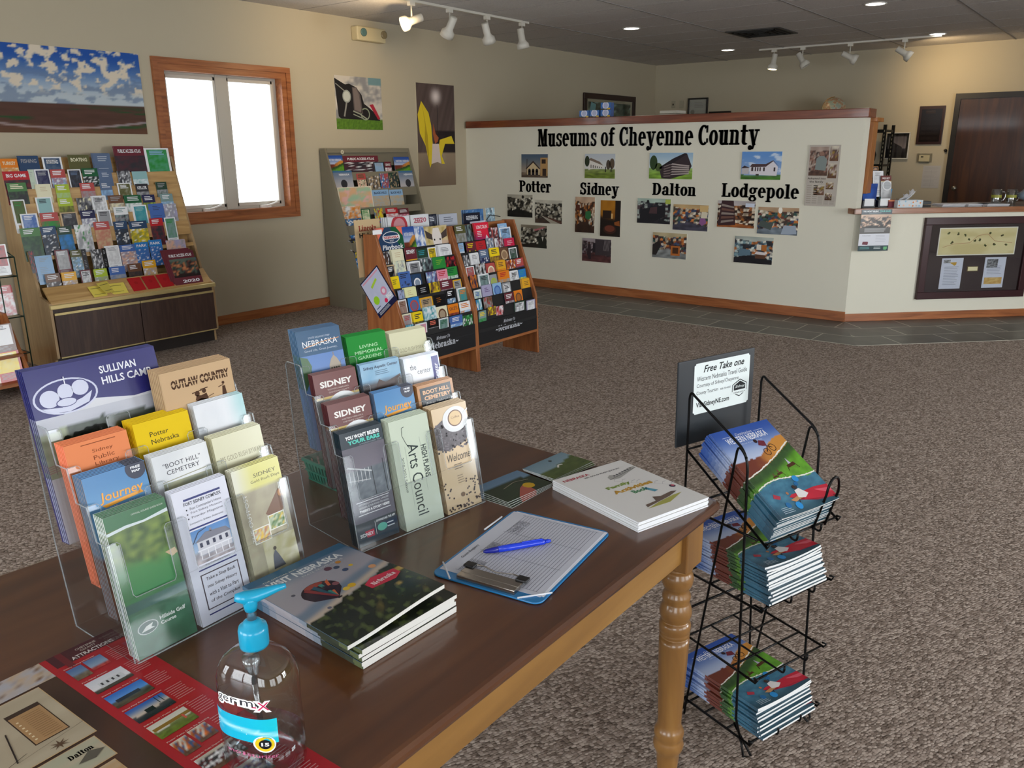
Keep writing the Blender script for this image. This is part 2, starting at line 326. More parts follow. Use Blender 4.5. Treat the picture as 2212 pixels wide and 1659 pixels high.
# ------------------------------------------------------------------ leaflet covers
def leaf_mesh(kind, cs, title, w, h, t=.0016, seed=0, det=1):
    c1, c2, c3 = cs; a = Art(w, h, t, side=mixc(col(c1), (1, 1, 1), .35)); r = random.Random(seed)
    G = (10, 22)
    if kind == 'band':
        k = .88 if w > .15 else .8
        a.rect(0, 0, 1, 1, c1, 1)
        a.grid(0, 0, 1, .74, G[0], G[1], f_noise(c2, mixc(col(c2), col(c1), .5), 6, seed, c3 if r.random() < .5 else None), 2)
        if title: a.text(title, .12, .82, .88, .92, c3, 3, bold=.02)
        else: a.lines(.15, .8, .85, .95, 3, c3, 3, .5, .4, seed)
    elif kind == 'frame':
        a.rect(0, 0, 1, 1, c1, 1); m = .09
        a.grid(m, .3, 1 - m, .965, 8, 16, f_noise(c2, mixc(col(c2), col(c3), .35), 5, seed), 2)
        a.lines(.2, .8, .8, .93, 3, c3 if c3 != c2 else 'dk', 3, .5, .3, seed); a.lines(.15, .06, .85, .26, 5, 'gy', 2, .4, .3, seed)
        if title: a.text(title, .2, .82, .8, .92, 'wh', 3, bold=.02)
    elif kind == 'text':
        a.rect(0, 0, 1, 1, c1, 1); a.lines(.25, .76, .8, .92, 3, mixc(col(c3), col(c1), .35), 2, .4, .5, seed)
        a.lines(.2, .3, .8, .6, 5, mixc(col(c3), col(c1), .5), 2, .3, .4, seed + 1)
        if title: a.text(title, .15, .8, .85, .92, c3, 3, bold=.02)
    elif kind == 'round':
        a.rect(0, 0, 1, 1, c1, 1); a.ell(.5, .76, .38, None, c2, 2, 22); a.ell(.5, .76, .27, None, mixc(col(c2), col(c1), .5), 3, 18); a.lines(.2, .5, .8, .6, 2, c3, 2, .4, .3, seed)
    elif kind == 'west':
        a.grid(0, 0, 1, 1, 20, 26, f_west, 1); a.text('WESTERN NEBRASKA', .1, .78, .9, .86, 'wh', 2, bold=.01)
    elif kind == 'balloon':
        a.grid(0, 0, 1, 1, 12, 16, f_land('6a7c96', 'b8b4b8', '3a4434', .3, seed), 1); a.rect(0, .93, 1, 1, '3f6d94', 2); a.text('NEBRASKA', .3, .8, .85, .88, 'wh', 2, bold=.02)
        a.ell(.5, .45, .17, None, 'dk', 2)
    elif kind == 'play':
        a.rect(0, 0, 1, 1, 'nb', 1); a.poly([(.5, 1), (1, 1), (1, .3), (.9, .3)], 'gd', 2); a.poly([(0, 1), (.3, 1), (0, .72)], 'cl', 3); a.poly([(.72, 1), (1, 1), (1, .72)], 'cl', 3)
        a.ell(.5, .77, .32, .14, 'wh', 3); a.ell(.5, .77, .3, .125, 'nb', 4); a.rect(.2, .73, .8, .81, 'wh', 5); a.text('NEBRASKA', .23, .74, .77, .8, 'rd', 6, bold=.03); a.text('WEST', .42, .67, .58, .71, 'wh', 6)
        a.text('Playbook', .12, .45, .88, .6, 'wh', 4, bold=.02, shear=.15)
        a.rect(0, .0, 1, .36, 'bk', 2)
    elif kind == 'cow':
        a.grid(0, 0, 1, 1, 14, 16, f_noise('b09a5a', 'd4c49a', 8, seed), 1)
        a.poly([(.34, .3), (.66, .3), (.7, .75), (.62, .95), (.38, .95), (.3, .75)], 'e4dcd6', 2); a.poly([(.3, .8), (.02, .92), (.06, .72), (.3, .66)], '4a403c', 2); a.poly([(.7, .8), (.98, .92), (.94, .72), (.7, .66)], '4a403c', 2)
        a.poly([(.6, .3), (.98, .2), (.98, .62), (.7, .64)], 'cdb49c', 2); a.ell(.38, .66, .03, None, 'bk', 3); a.ell(.62, .66, .03, None, 'bk', 3); a.ell(.5, .38, .12, None, 'c9a49a', 3)
    elif kind == 'sidney':
        a.rect(0, 0, 1, 1, 'mr', 1); a.grid(0, 0, 1, .64, 6, 8, f_noise('8f8f8f', 'b8b8b8', 4, seed), 2); a.rect(0, .63, 1, .66, 'yo', 3)
        a.ell(.5, .47, .36, None, 'wh', 3); a.ell(.5, .47, .28, None, '8f8f8f', 4); a.text('SIDNEY', .12, .82, .88, .93, 'wh', 3, bold=.03)
    elif kind == 'lincoln':
        a.grid(0, 0, 1, 1, 10, 14, lambda u, v: mixc(hx('5a2a7a'), hx('e02a44'), sm(.3, .8, v + .15 * u)), 1); a.text('LINCOLN', .12, .82, .88, .93, 'wh', 2, bold=.01); a.lines(.12, .55, .45, .75, 4, 'wh', 2, .35, .3, seed)
        a.poly([(.45, .0), (.98, 0), (.98, .4), (.75, .62), (.55, .35)], 'd8d0d8', 2)
    elif kind == 'map':
        a.rect(0, 0, 1, 1, 'e8e0c8', 1); a.grid(.03, .03, .97, .97, 24, 14, lambda u, v: mixc(mixc(hx('e2b48c'), hx('a9c8a8'), sm(.4, .6, fb(u * 3, v * 3, 4))), hx('e8b8b0'), sm(.5, .62, fb(u * 4, v * 4, 9))), 2)
    else:
        a.grid(0, 0, 1, 1, 12, 26, f_noise(c1, c2, 5, seed, c3), 1)
        if title: a.text(title, .1, .8, .9, .93, 'wh', 2, bold=.03)
    return a.cover('leaflet')
def f_west(u, v):
    # torn-paper travel cover: sky and rock, green valley, water
    t1 = .44 + .16 * u + .1 * u * u ; t2 = .3 + .04 * math.sin(u * 5) + .06 * u
    if v > t1:
        hill = .62 + .17 * sm(.35, .95, u) + .02 * nz(u * 12, 3)
        if v > hill: return mixc(hx('b4c0da'), hx('2b4f9e'), sm(.62, .98, v))
        return mixc(hx('6e3426'), hx('c98a3e'), sm(.25, .7, u + .25 * (fb(u * 9, v * 9, 2) - .5)))
    if v > t2:
        k = sm(t1 - .14, t1 - .05, v); q = mixc(hx('5f9a2e'), hx('33502a'), k)
        return tuple(x * (.75 + .5 * fb(u * 10, v * 14, 6)) for x in q)
    q = mixc(hx('1f4a66'), hx('5f9cb4'), fb(u * 7, v * 16, 11)); return mixc(q, hx('2a3a40'), sm(.16, .0, v) * .6)

# ------------------------------------------------------------------ room shell
def wallmat(name, c, b1=.03):
    m = mat(name, c, .85, spec=.2); n, l, b = nodes(m)
    t = n.new('ShaderNodeTexNoise'); t.inputs['Scale'].default_value = 160; t.inputs['Detail'].default_value = 3
    l.new(coords(n, l), t.inputs[0]); bump(n, l, b, t.outputs[0], .12, .003); return m
WALL = wallmat('cream_wall_paint', 'b9af98')
WALL2 = wallmat('white_wall_paint', 'dad7c7')
OAK = wood('oak_trim', '7a4522', '9a5a30', 'a96a3c', 0, .38, 1, .15)
OAKY = wood('oak_trim_side', '7a4522', '9a5a30', 'a96a3c', 1, .38, 1, .15)
OAKZ = wood('oak_upright', '6e3d20', '8c5230', '9f6238', 2, .4, 1, .1)
def carpet():
    m = mat('loop_carpet', None, .95, spec=.1); n, l, b = nodes(m)
    v = coords(n, l, (1, 1, 1), (0, 0, .35)); mp = n.new('ShaderNodeMapping'); mp.inputs['Scale'].default_value = (88, 128, 88); l.new(v, mp.inputs[0])
    a = n.new('ShaderNodeTexVoronoi'); a.inputs['Scale'].default_value = 1; a.inputs['Randomness'].default_value = .62; l.new(mp.outputs[0], a.inputs[0])
    sp = n.new('ShaderNodeSeparateColor'); l.new(a.outputs['Color'], sp.inputs[0])
    c1 = ramp(n, l, sp.outputs[0], [(0, '6f6157'), (.3, '8b7c71'), (.6, 'a09186'), (1, 'bcada1')])
    d = n.new('ShaderNodeMath'); d.operation = 'MULTIPLY_ADD'; d.inputs[1].default_value = -1.25; d.inputs[2].default_value = 1.55; d.use_clamp = True; l.new(a.outputs['Distance'], d.inputs[0])
    mu = n.new('ShaderNodeMix'); mu.data_type = 'RGBA'; mu.blend_type = 'MULTIPLY'; mu.inputs[0].default_value = .75
    l.new(c1, mu.inputs[6]); l.new(d.outputs[0], mu.inputs[7])
    l.new(mu.outputs[2], b.inputs['Base Color']); bump(n, l, b, d.outputs[0], .9, .006); return m
CARPET = carpet()
def tile():
    m = mat('slate_tile', None, .42, spec=.4); n, l, b = nodes(m)
    k = n.new('ShaderNodeTexBrick'); k.offset = .5; k.inputs['Scale'].default_value = 1; k.inputs['Brick Width'].default_value = .46; k.inputs['Row Height'].default_value = .3
    k.inputs['Mortar Size'].default_value = .005; k.inputs['Mortar Smooth'].default_value = .1
    k.inputs['Color1'].default_value = srgb(*hx('4c4843')); k.inputs['Color2'].default_value = srgb(*hx('5a554e')); k.inputs['Mortar'].default_value = srgb(*hx('aaa496'))
    l.new(coords(n, l), k.inputs[0])
    t = n.new('ShaderNodeTexNoise'); t.inputs['Scale'].default_value = 5; t.inputs['Detail'].default_value = 8; l.new(coords(n, l), t.inputs[0])
    mu = n.new('ShaderNodeMix'); mu.data_type = 'RGBA'; mu.blend_type = 'OVERLAY'; mu.inputs[0].default_value = .5; l.new(k.outputs[0], mu.inputs[6]); l.new(t.outputs[0], mu.inputs[7])
    l.new(mu.outputs[2], b.inputs['Base Color']); bump(n, l, b, t.outputs[0], .2, .004); return m
TILE = tile()
def ceilmat():
    m = mat('ceiling_panel', 'c4c1be', .9, spec=.15); n, l, b = nodes(m)
    t = n.new('ShaderNodeTexNoise'); t.inputs['Scale'].default_value = 90; t.inputs['Detail'].default_value = 4; l.new(coords(n, l), t.inputs[0])
    o = ramp(n, l, t.outputs[0], [(.3, 'c0bcba'), (.7, 'd2cecb')]); l.new(o, b.inputs['Base Color']); bump(n, l, b, t.outputs[0], .3, .004); return m
CEIL = ceilmat()
SHELL = mat('outer_wall_paint', 'd9d3c0', .9)

X0, Y0 = -3.0, -4.0        # walls behind the camera
m = MB(); m.box(X0 - .1, Y0 - .1, -.1, XB + .1, YA + .15, 0); struct('floor', m, CARPET)
m = MB(); m.box(X0 - .1, Y0 - .1, ZC, XB + .1, YA + .15, ZC + .1); struct('ceiling', m, CEIL)
# tile border along the partition and the counter (local x runs along the rows)
def quadplate(pts, z, M=None):
    m = MB(); Mi = (M or Matrix()).inverted(); q = [Mi @ Vector((x, y, z)) for x, y in pts]; lo = [Vector((p.x, p.y, p.z - .004)) for p in q]
    n = len(q); m.add(q + lo, [list(range(n)), list(range(2 * n - 1, n - 1, -1))] + [(i, i + n, (i + 1) % n + n, (i + 1) % n) for i in range(n)]); return m
Mt = TR(6.62, 0.1, 0, PI / 2) @ Matrix.Scale(1, 4)
a = struct('floor_tile_border', quadplate([(7.6, 6.52), (6.62, 6.52), (6.62, 1.715), (7.6, 2.12)], .006, TR(7.52, 0, 0, PI / 2)), TILE); a.matrix_world = TR(7.52, 0, 0, PI / 2)
Md = TR(7.526, 2.081, 0, -PI / 4)
a = struct('floor_tile_border', quadplate([(7.6, 2.12), (6.62, 1.715), (8.6, -.265), (9.9, -.2)], .006, Md), TILE); a.matrix_world = Md
# window wall, with opening
OX0, OX1, OZ0, OZ1 = 3.81, 4.96, 1.0, 2.145
m = MB(); y0, y1 = YA, YA + .15
m.box(X0 - .1, y0, 0, OX0, y1, ZC); m.box(OX1, y0, 0, XB + .1, y1, ZC); m.box(OX0, y0, 0, OX1, y1, OZ0); m.box(OX0, y0, OZ1, OX1, y1, ZC)
struct('wall_left', m, WALL)
m = MB(); m.box(XB, Y0, 0, XB + .12, YA, ZC); struct('wall_far', m, WALL)
# walls behind the camera with the big windows that let the daylight in
def pierced(name, axis, at, out, a0, a1, holes, zb, zt):
    m = MB(); e = a0
    def B(p, q, z0, z1):
        if axis == 0: m.box(min(at, out), p, z0, max(at, out), q, z1)
        else: m.box(p, min(at, out), z0, q, max(at, out), z1)
    for h0, h1 in holes:
        B(e, h0, 0, ZC); B(h0, h1, 0, zb); B(h0, h1, zt, ZC); e = h1
    B(e, a1, 0, ZC); struct(name, m, WALL)
pierced('wall_near', 0, X0, X0 - .15, Y0, YA, [(-2.6, -.6), (.4, 2.4), (3.4, 5.2)], .35, 2.3)
pierced('wall_right', 1, Y0, Y0 - .15, X0, XB, [(-1.8, .4), (1.2, 3.4), (4.4, 6.4)], .35, 2.3)
WFR = mat('taupe_window_frame', 'bab4a8', .5)
k = 2
for axis, at, holes in ((0, X0 - .07, [(-2.6, -.6), (.4, 2.4), (3.4, 5.2)]), (1, Y0 - .07, [(-1.8, .4), (1.2, 3.4), (4.4, 6.4)])):
    for h0, h1 in holes:
        m = MB(); 
        for p0, p1, z0, z1 in ((h0, h0 + .06, .35, 2.3), (h1 - .06, h1, .35, 2.3), ((h0 + h1) / 2 - .04, (h0 + h1) / 2 + .04, .35, 2.3), (h0, h1, .35, .41), (h0, h1, 2.24, 2.3)):
            if axis == 0: m.box(at - .03, p0, z0, at + .03, p1, z1)
            else: m.box(p0, at - .03, z0, p1, at + .03, z1)
        w = struct('window_%d' % k, m, WFR); g = MB()
        if axis == 0: g.box(at - .004, h0, .4, at, h1, 2.25)
        else: g.box(h0, at - .004, .4, h1, at, 2.25)
        obj('pane', g, GLASS, w); k += 1
# the visible window: oak casing, two casements, crank handles
m = MB(); e = .092; yf = YA - .018; li = .006
for o_, d0 in ((e, yf), ):
    m.box(OX0 - e, yf, OZ1, OX1 + e, YA - .0005, OZ1 + e); m.box(OX0 - e, yf, OZ0 - e, OX1 + e, YA - .0005, OZ0)
    m.box(OX0 - e, yf, OZ0, OX0, YA - .0005, OZ1); m.box(OX1, yf, OZ0, OX1 + e, YA - .0005, OZ1)
m.box(OX0, yf, OZ1 - li, OX1, YA + .074, OZ1 - .0005); m.box(OX0, yf, OZ0 + .0005, OX1, YA + .074, OZ0 + li)
m.box(OX0 + .0005, yf, OZ0 + li, OX0 + li, YA + .074, OZ1 - li); m.box(OX1 - li, yf, OZ0 + li, OX1 - .0005, YA + .074, OZ1 - li)
g2 = e * .5
m.box(OX0 - e, yf - .009, OZ1 + g2, OX1 + e, yf, OZ1 + e); m.box(OX0 - e, yf - .009, OZ0 - e, OX1 + e, yf, OZ0 - g2)
m.box(OX1 + g2, yf - .009, OZ0 - g2, OX1 + e, yf, OZ1 + g2); m.box(OX0 - e, yf - .009, OZ0 - g2, OX0 - g2, yf, OZ1 + g2)
win = struct('window_1', MB().box(OX0, YA + .075, OZ0, OX1, YA + .12, OZ0 + .05).box(OX0, YA + .075, OZ1 - .045, OX1, YA + .12, OZ1).box(OX0, YA + .075, OZ0 + .05, OX0 + .045, YA + .12, OZ1 - .045).box(OX1 - .045, YA + .075, OZ0 + .05, OX1, YA + .12, OZ1 - .045).box(4.325, YA + .06, OZ0 + .01, 4.435, YA + .12, OZ1 - .01), WFR)
obj('casing', m, OAK, win)
SASH = mat('grey_sash', 'c6c2b8', .45)
for s0, s1 in ((3.855, 4.325), (4.435, 4.915)):
    f = MB()
    for p0, p1, z0, z1 in ((s0, s0 + .022, 1.03, 2.12), (s1 - .022, s1, 1.03, 2.12), (s0, s1, 1.03, 1.06), (s0, s1, 2.09, 2.12)): f.box(p0, YA + .07, z0, p1, YA + .11, z1)
    sa = obj('sash', f, SASH, win, bevel=.003)
    obj('pane', MB().box(s0 + .02, YA + .088, 1.055, s1 - .02, YA + .094, 2.095), GLASS, sa)
HND = mat('white_handle', 'e6e4de', .3)
for hx0 in (4.13, 4.72):
    h = MB(); h.box(hx0 - .05, YA + .03, 1.0, hx0 + .05, YA + .07, 1.03); h.tube([(hx0, YA + .03, 1.025), (hx0 + .04, YA + .01, 1.035), (hx0 + .1, YA + .0, 1.055)], .009); obj('crank_handle', h, HND, win, bevel=.003)
# baseboards
BBH = .085
struct('baseboard_left', MB().box(X0, YA - .016, 0, XL, YA, BBH), OAK, bevel=.003)
struct('baseboard_far', MB().box(XB - .016, Y0, 0, XB, YA, BBH), OAKY, bevel=.003)
struct('wall_partition', MB().box(XL, 2.08, 0, XL + .15, YA, 1.75), WALL2)
struct('baseboard_partition', MB().box(XL - .016, 2.075, .006, XL, YA, BBH + .01), OAKY, bevel=.003)
CAPM = wood('partition_cap_wood', '5c2a16', '733820', '84482c', 1, .3, 1, .3)
struct('trim_1', MB().box(XL - .03, 2.045, 1.75, XL + .18, YA - .02, 1.825), CAPM, bevel=.006)
# counter front, 45 degrees
Mc = TR(7.526, 2.081, 0, -PI / 4)
o = struct('wall_counter', MB().box(0, 0, 0, 3.2, .12, .955), WALL2); o.matrix_world = Mc
o = struct('baseboard_counter', MB().box(-.006, -.016, .006, 3.2, 0, BBH - .01), OAK, bevel=.003); o.matrix_world = Mc
CT = wood('countertop_laminate', '8b7f74', '968a7e', 'a1968a', 0, .25, .5, .4)
CTE = wood('countertop_oak_edge', '7c4a2c', '8e5b3a', '9a6848', 0, .3, 1, .2)
ct = obj('countertop', MB().box(-.03, -.04, .957, 3.2, .62, 1.0), CT); ct.matrix_world = Mc
tag(ct, 'long grey countertop with an oak front edge above the cream counter wall', 'countertop')
obj('front_edge', MB().box(-.05, -.06, .955, 3.2, -.04, 1.002).box(-.05, -.06, .955, -.03, .1, 1.002), CTE, ct, bevel=.004)
# ceiling grid: long joints every 1.22 m and faint cross joints
GRD = mat('ceiling_joint', '8e8a88', .8)
m = MB()
for k in range(-4, 4): m.box(X0, 2.92 + 1.22 * k - .008, ZC - .004, XB, 2.92 + 1.22 * k + .008, ZC + .001)
for k in range(0, 24): m.box(X0 + .3 + .61 * k, Y0, ZC - .002, X0 + .306 + .61 * k, YA, ZC + .001)
struct('ceiling_grid', m, GRD)

# ------------------------------------------------------------------ ceiling fittings
LED = mat('lit_lamp_face', 'ffffff', .5, emit='fff6ea', es=14)
RIM = mat('white_lamp_trim', 'd8d6d0', .5)
def at_ceiling(o): return o
spots = [(8.245, 4.782, 'nearest the vent on its left'), (10.79, 4.803, 'left of the far track light'), (8.316, 2.322, 'at the top edge of the photo'), (10.901, 2.33, 'above the far track light on the right')]
for i, (x, y, w) in enumerate(spots):
    e = empty('recessed_light', (x, y, ZC)); tag(e, 'round lit recessed ceiling light ' + w, 'ceiling light', 'recessed lights in the ceiling')
    r = MB(); r.lathe([(.095, 0), (.098, -.006), (.085, -.008), (.08, -.004)], n=28, cap=False); obj('trim_ring', r, RIM, e)
    r = MB(); r.lathe([(.082, -.003), (.0001, -.0035)], n=28, cap=False); obj('lamp_face', r, LED, e)
# vent
e = empty('ceiling_vent', (9.45, 3.82, ZC), 0); tag(e, 'dark square louvred air vent in the ceiling', 'vent')
VM = mat('dark_vent_metal', '3c3a38', .6); m = MB()
m.box(-.3, -.3, -.012, .3, -.27, -.001); m.box(-.3, .27, -.012, .3, .3, -.001); m.box(-.3, -.27, -.012, -.27, .27, -.001); m.box(.27, -.27, -.012, .3, .27, -.001)
obj('frame', m, RIM if 0 else VM, e)
m = MB()
for k in range(4):
    q = .24 - .055 * k; m.box(-q, -q, -.02, q, -q + .014, -.002); m.box(-q, q - .014, -.02, q, q, -.002); m.box(-q, -q, -.02, -q + .014, q, -.002); m.box(q - .014, -q, -.02, q, q, -.002)
obj('louvres', m, mat('vent_black', '1a1918', .7), e); obj('backing', MB().box(-.27, -.27, -.003, .27, .27, -.001), mat('vent_black'), e)
# track lights
TRK = mat('off_white_lamp_metal', 'cfcbc0', .45)
WARM = mat('warm_lit_bulb', 'fff0d0', .5, emit='ffd9a0', es=25)
DIMB = mat('unlit_bulb', 'b8b6ae', .3)
def track(name, p0, p1, heads, label):
    e = empty(name, p0); tag(e, label, 'track light', 'track lights')
    v = Vector(p1) - Vector(p0); L = v.length; a = math.atan2(v.y, v.x); e.rotation_euler = (0, 0, a); e.matrix_world = Matrix.Translation(p0) @ Matrix.Rotation(a, 4, 'Z')
    obj('rail', MB().box(0, -.017, -.02, L, .017, 0), TRK, e)
    for s, d, lit in heads:
        st = MB(); st.box(s - .03, -.018, -.05, s + .03, .018, -.015); st.tube([(s, 0, -.04), (s, 0, -.15)], .007); obj('stem', st, TRK, e)
        D = Vector(d).normalized(); q = D.to_track_quat('Z', 'Y').to_matrix().to_4x4(); M = Matrix.Translation((s, 0, -.17)) @ q
        h = MB(); h.lathe([(.03, -.1), (.034, -.095), (.034, .01), (.046, .03), (.062, .045), (.064, .09), (.058, .09), (.055, .06)], n=24); hd = obj('lamp_head', h, TRK, e, M)
        b = MB(); b.lathe([(.056, .084), (.0001, .085)], n=24, cap=False); obj('bulb', b, LED if lit == 1 else WARM if lit == 2 else DIMB, hd)
track('track_light', (4.2, 5.36, ZC - .001), (7.17, 5.36, ZC - .001), [(1.3, (-.9, .52, -.4), 1), (1.79, (.1, .75, -1), 0), (2.32, (.55, .1, -1), 0), (2.87, (.15, -.1, -1), 0)], 'white four-lamp track light over the window wall, one lamp glaring')
track('track_light', (11.0, 4.46, ZC - .001), (11.0, 2.3, ZC - .001), [(.2, (-.08, -.12, -1), 2), (.57, (.6, .1, -.9), 0), (1.15, (.9, .4, -.5), 0), (1.77, (.9, .3, -.62), 2)], 'white four-lamp track light hanging before the far tan wall')
# emergency light on the window wall
EM = mat('cream_plastic', 'cdbf98', .5)
e = empty('emergency_light', (6.03, YA, 2.61)); tag(e, 'boxy cream emergency light with a round lens high on the window wall', 'emergency light')
obj('housing', MB().box(-.19, -.09, -.065, .19, 0, .065), EM, e, bevel=.012)
q = Matrix.Rotation(PI / 2, 4, 'X')
for xx, nm, c in ((-.11, 'lens', '5a7a78'), (.16, 'lens', '8a7a5a')):
    l_ = MB(); l_.lathe([(.038, .09), (.038, .1), (.03, .104), (.012, .1)], n=20); obj(nm, l_, mat('lens_' + c, c, .15), e, Matrix.Translation((xx, 0, .01)) @ q)

# ------------------------------------------------------------------ flat pictures on the walls
def on_left(x, z): return TR(x, YA - .006, z)                 # faces -y
def on_part(y, z, d=.008): return TR(XL - d, y, z, -PI / 2)       # faces -x
def on_far(y, z, d=.01): return TR(XB - d, y, z, -PI / 2)
def flat(name, a, M, label, cat, group=None, m=None):
    o = link(name, a.mesh(name, m or MATTE), None, M); return tag(o, label, cat, group)
# 1 panorama
def f_pano(u, v):
    hz = .36 - .02 * u
    if v > hz:
        q = mixc(hx('b9c4c9'), hx('1d4f9e'), sm(hz + .05, .95, v)); s = 7 - 3 * v
        q = mixc(q, hx('5f7290'), .6 * sm(.5, .57, fb(u * 11 + 3, v * 13, 21)) * sm(1, .5, v))
        return mixc(q, hx('d9cdb8'), sm(.51, .57, fb(u * 17, v * 9, 20)) * sm(hz + .08, hz + .2, v))
    q = mixc(hx('5a3d34'), hx('4a3226'), nz(u * 9, v * 30, 22)); q = mixc(q, hx('1f4a24'), sm(.5, .58, fb(u * 3, v * 12, 24)) * sm(0, .1, v) * sm(.36, .26, v))
    road = .13 - .07 * math.sin((u - .2) * 4.2); q = mixc(q, hx('9c8f93'), sm(.018, .006, abs(v - road)) * sm(.18, .3, u))
    return mixc(q, hx('8a5c34'), sm(.16, .02, v) * .6 * nz(u * 5, v * 5, 2))
a = Art(1.52, .6, .006, 'cfc6b0'); a.grid(0, 0, 1, 1, 110, 56, f_pano); flat('landscape_print', a, TR(2.86, YA - .006, 1.643), 'wide unframed print of a blue cloudy sky over dark fields', 'picture')
# 2 car print
a = Art(.615, .5, .006, 'cfc6b0'); a.grid(0, 0, 1, 1, 40, 32, lambda u, v: (mixc(hx('3a5a1c'), hx('6f9a2c'), nz(u * 30, v * 20, 3)) if v < .19 + .02 * u else mixc(hx('8a8a8c'), hx('c9c2b8'), sm(.4, .6, fb(u * 4, v * 5, 31))) if not (u > .7 and v > .85) else hx('6f8f94')))
K = 'bk'
a.poly([(.0, .95), (.22, .84), (.3, .86), (.45, .8), (.56, .66), (.6, .5), (.72, .42), (.84, .32), (.95, .18), (.1, .2), (.05, .24)], '1d1a1c', 2)
a.poly([(.36, .8), (.46, .8), (.53, .66), (.57, .3), (.38, .36)], '5f5654', 3); a.poly([(.38, .78), (.44, .79), (.5, .66), (.54, .33), (.4, .38)], '786c68', 4)
a.ell(.24, .62, .09, .12, '9aa098', 3); a.ell(.24, .62, .07, .095, 'c4c8c0', 4); a.ring(.62, .3, .1, .12, .02, '8f9a84', 3); a.line([(.36, .35), (.5, .3), (.66, .2)], .02, '9aa08c', 4); a.line([(.36, .29), (.55, .22)], .015, '9aa08c', 4)
a.poly([(.72, .48), (.8, .5), (.95, .22), (.9, .2)], 'a8263a', 3); a.line([(.17, .24), (.23, .5)], .03, '8f8f88', 3); a.line([(.02, .85), (.2, .72)], .015, '8f8f88', 3)
flat('car_print', a, TR(5.892, YA - .006, 1.713), 'unframed print of an old black car grille and headlamp', 'picture')
# 3 dancer print
a = Art(.61, 1.085, .006, 'cfc6b0'); a.grid(0, 0, 1, 1, 30, 50, lambda u, v: (mixc(hx('7c6a58'), hx('a8957c'), sm(0, .35, v) * nz(u * 4, v * 4, 5)) if v < .33 else mixc(hx('1c1518'), hx('2c2224'), nz(u * 9, v * 9)) if v < .56 and u > .4 else mixc(mixc(hx('453835'), hx('6b5a54'), nz(u * 12 - v * 9, 2)), hx('e8dcd8'), sm(.22, .0, math.hypot(u - .5, (v - .88) * 1.8)))))
Y = 'e0c62a'
a.poly([(.12, .83), (.3, .72), (.36, .6), (.38, .45), (.42, .3), (.3, .18), (.2, .4), (.06, .52), (.02, .7)], Y, 2); a.poly([(.14, .8), (.2, .6), (.18, .45), (.28, .25), (.26, .5)], 'b89d20', 3)
a.poly([(.58, .46), (.9, .5), (.98, .42), (.72, .42), (.62, .3), (.7, .22), (.62, .22), (.54, .38)], Y, 2); a.poly([(.42, .62), (.47, .52), (.55, .48), (.52, .44), (.45, .42), (.4, .52)], 'a85a34', 4)
a.poly([(.38, .42), (.55, .42), (.6, .22), (.5, .24), (.34, .22)], 'd8c8c0', 4); a.line([(.53, .8), (.53, .5)], .01, '1a1416', 3); a.ell(.5, .53, .035, None, '3a2420', 5)
flat('dancer_print', a, TR(7.014, YA - .006, 1.122), 'tall unframed print of a dancer swirling yellow cloth', 'picture')
# museum boards on the partition
def house(a, x0, y0, x1, y1, wallc, roofc, winc='2a2a30', n=3, gable=True):
    a.rect(x0, y0, x1, y1, wallc, 2)
    if gable: a.poly([(x0 - .03, y1), (x1 + .03, y1), ((x0 + x1) / 2, y1 + .2)], roofc, 2)
    for k in range(n):
        c = x0 + (x1 - x0) * (k + .5) / n; a.rect(c - .03, y0 + .06, c + .03, y1 - .08, winc, 3)
B = []
def board(yl, yr, zb, zt, fn, label, extra=None, n=(44, 30)):
    a = Art(abs(yl - yr), zt - zb, .007, 'd4d0c2'); a.grid(0, 0, 1, 1, n[0], n[1], fn)
    if extra: extra(a)
    flat('museum_photo', a, on_part((yl + yr) / 2, zb), label, 'photo board', 'museum photo boards on the low wall')
def x1(a):
    a.poly([(.18, .12), (.18, .4), (.45, .68), (.7, .4), (.7, .12)], 'c9b48e', 2); a.poly([(.16, .38), (.45, .72), (.72, .38), (.68, .36), (.45, .64), (.2, .36)], '3a2c28', 3)
    for c in (.31, .45, .59): a.rect(c - .05, .1, c + .05, .3, '221d20', 3); a.ell(c, .3, .05, .08, '221d20', 3)
    a.rect(.72, .08, .99, .85, 'b08a58', 2); a.rect(.77, .6, .92, .78, '33241c', 3); a.rect(.8, .08, .94, .38, '33241c', 3); a.line([(.2, .1), (.22, .8)], .02, '2a2020', 4)
def x2(a):
    a.poly([(.14, .38), (.14, .74), (.18, .8), (.62, .5), (.64, .44), (.14, .36)], 'd8d4cc', 2); a.poly([(.13, .76), (.2, .84), (.5, .68), (.62, .52)], '7a6a5e', 3)
    for k in range(6): a.rect(.2 + .07 * k, .42, .225 + .07 * k, .56 - .02 * k, '3a3430', 3)
    a.ell(.08, .7, .08, .22, '2a3320', 3); a.ell(.78, .56, .07, .2, '4a3f34', 2); a.ell(.9, .6, .08, .22, '5a4c3c', 2); a.rect(.68, .26, .71, .48, '1e1c18', 3); a.rect(.86, .28, .89, .5, '1e1c18', 3)
def x3(a):
    a.poly([(.24, .36), (.55, .7), (.86, .98), (.98, .5), (.9, .2), (.5, .0), (.3, .02)], '382c30', 2); a.poly([(.24, .44), (.55, .78), (.82, .99), (.86, .94), (.55, .6), (.25, .36)], '241c22', 3)
    for k in range(5): a.poly([(.5, .55 - .1 * k), (.54, .6 - .1 * k), (.93, .52 - .07 * k), (.92, .47 - .07 * k)], 'a89c98', 4); a.poly([(.34, .48 - .09 * k), (.5, .58 - .11 * k), (.5, .54 - .11 * k), (.35, .44 - .09 * k)], '7c6e6c', 4)
    a.ell(.1, .62, .09, .28, '2f4426', 3); a.ell(.22, .45, .08, .16, '4a5a30', 3)
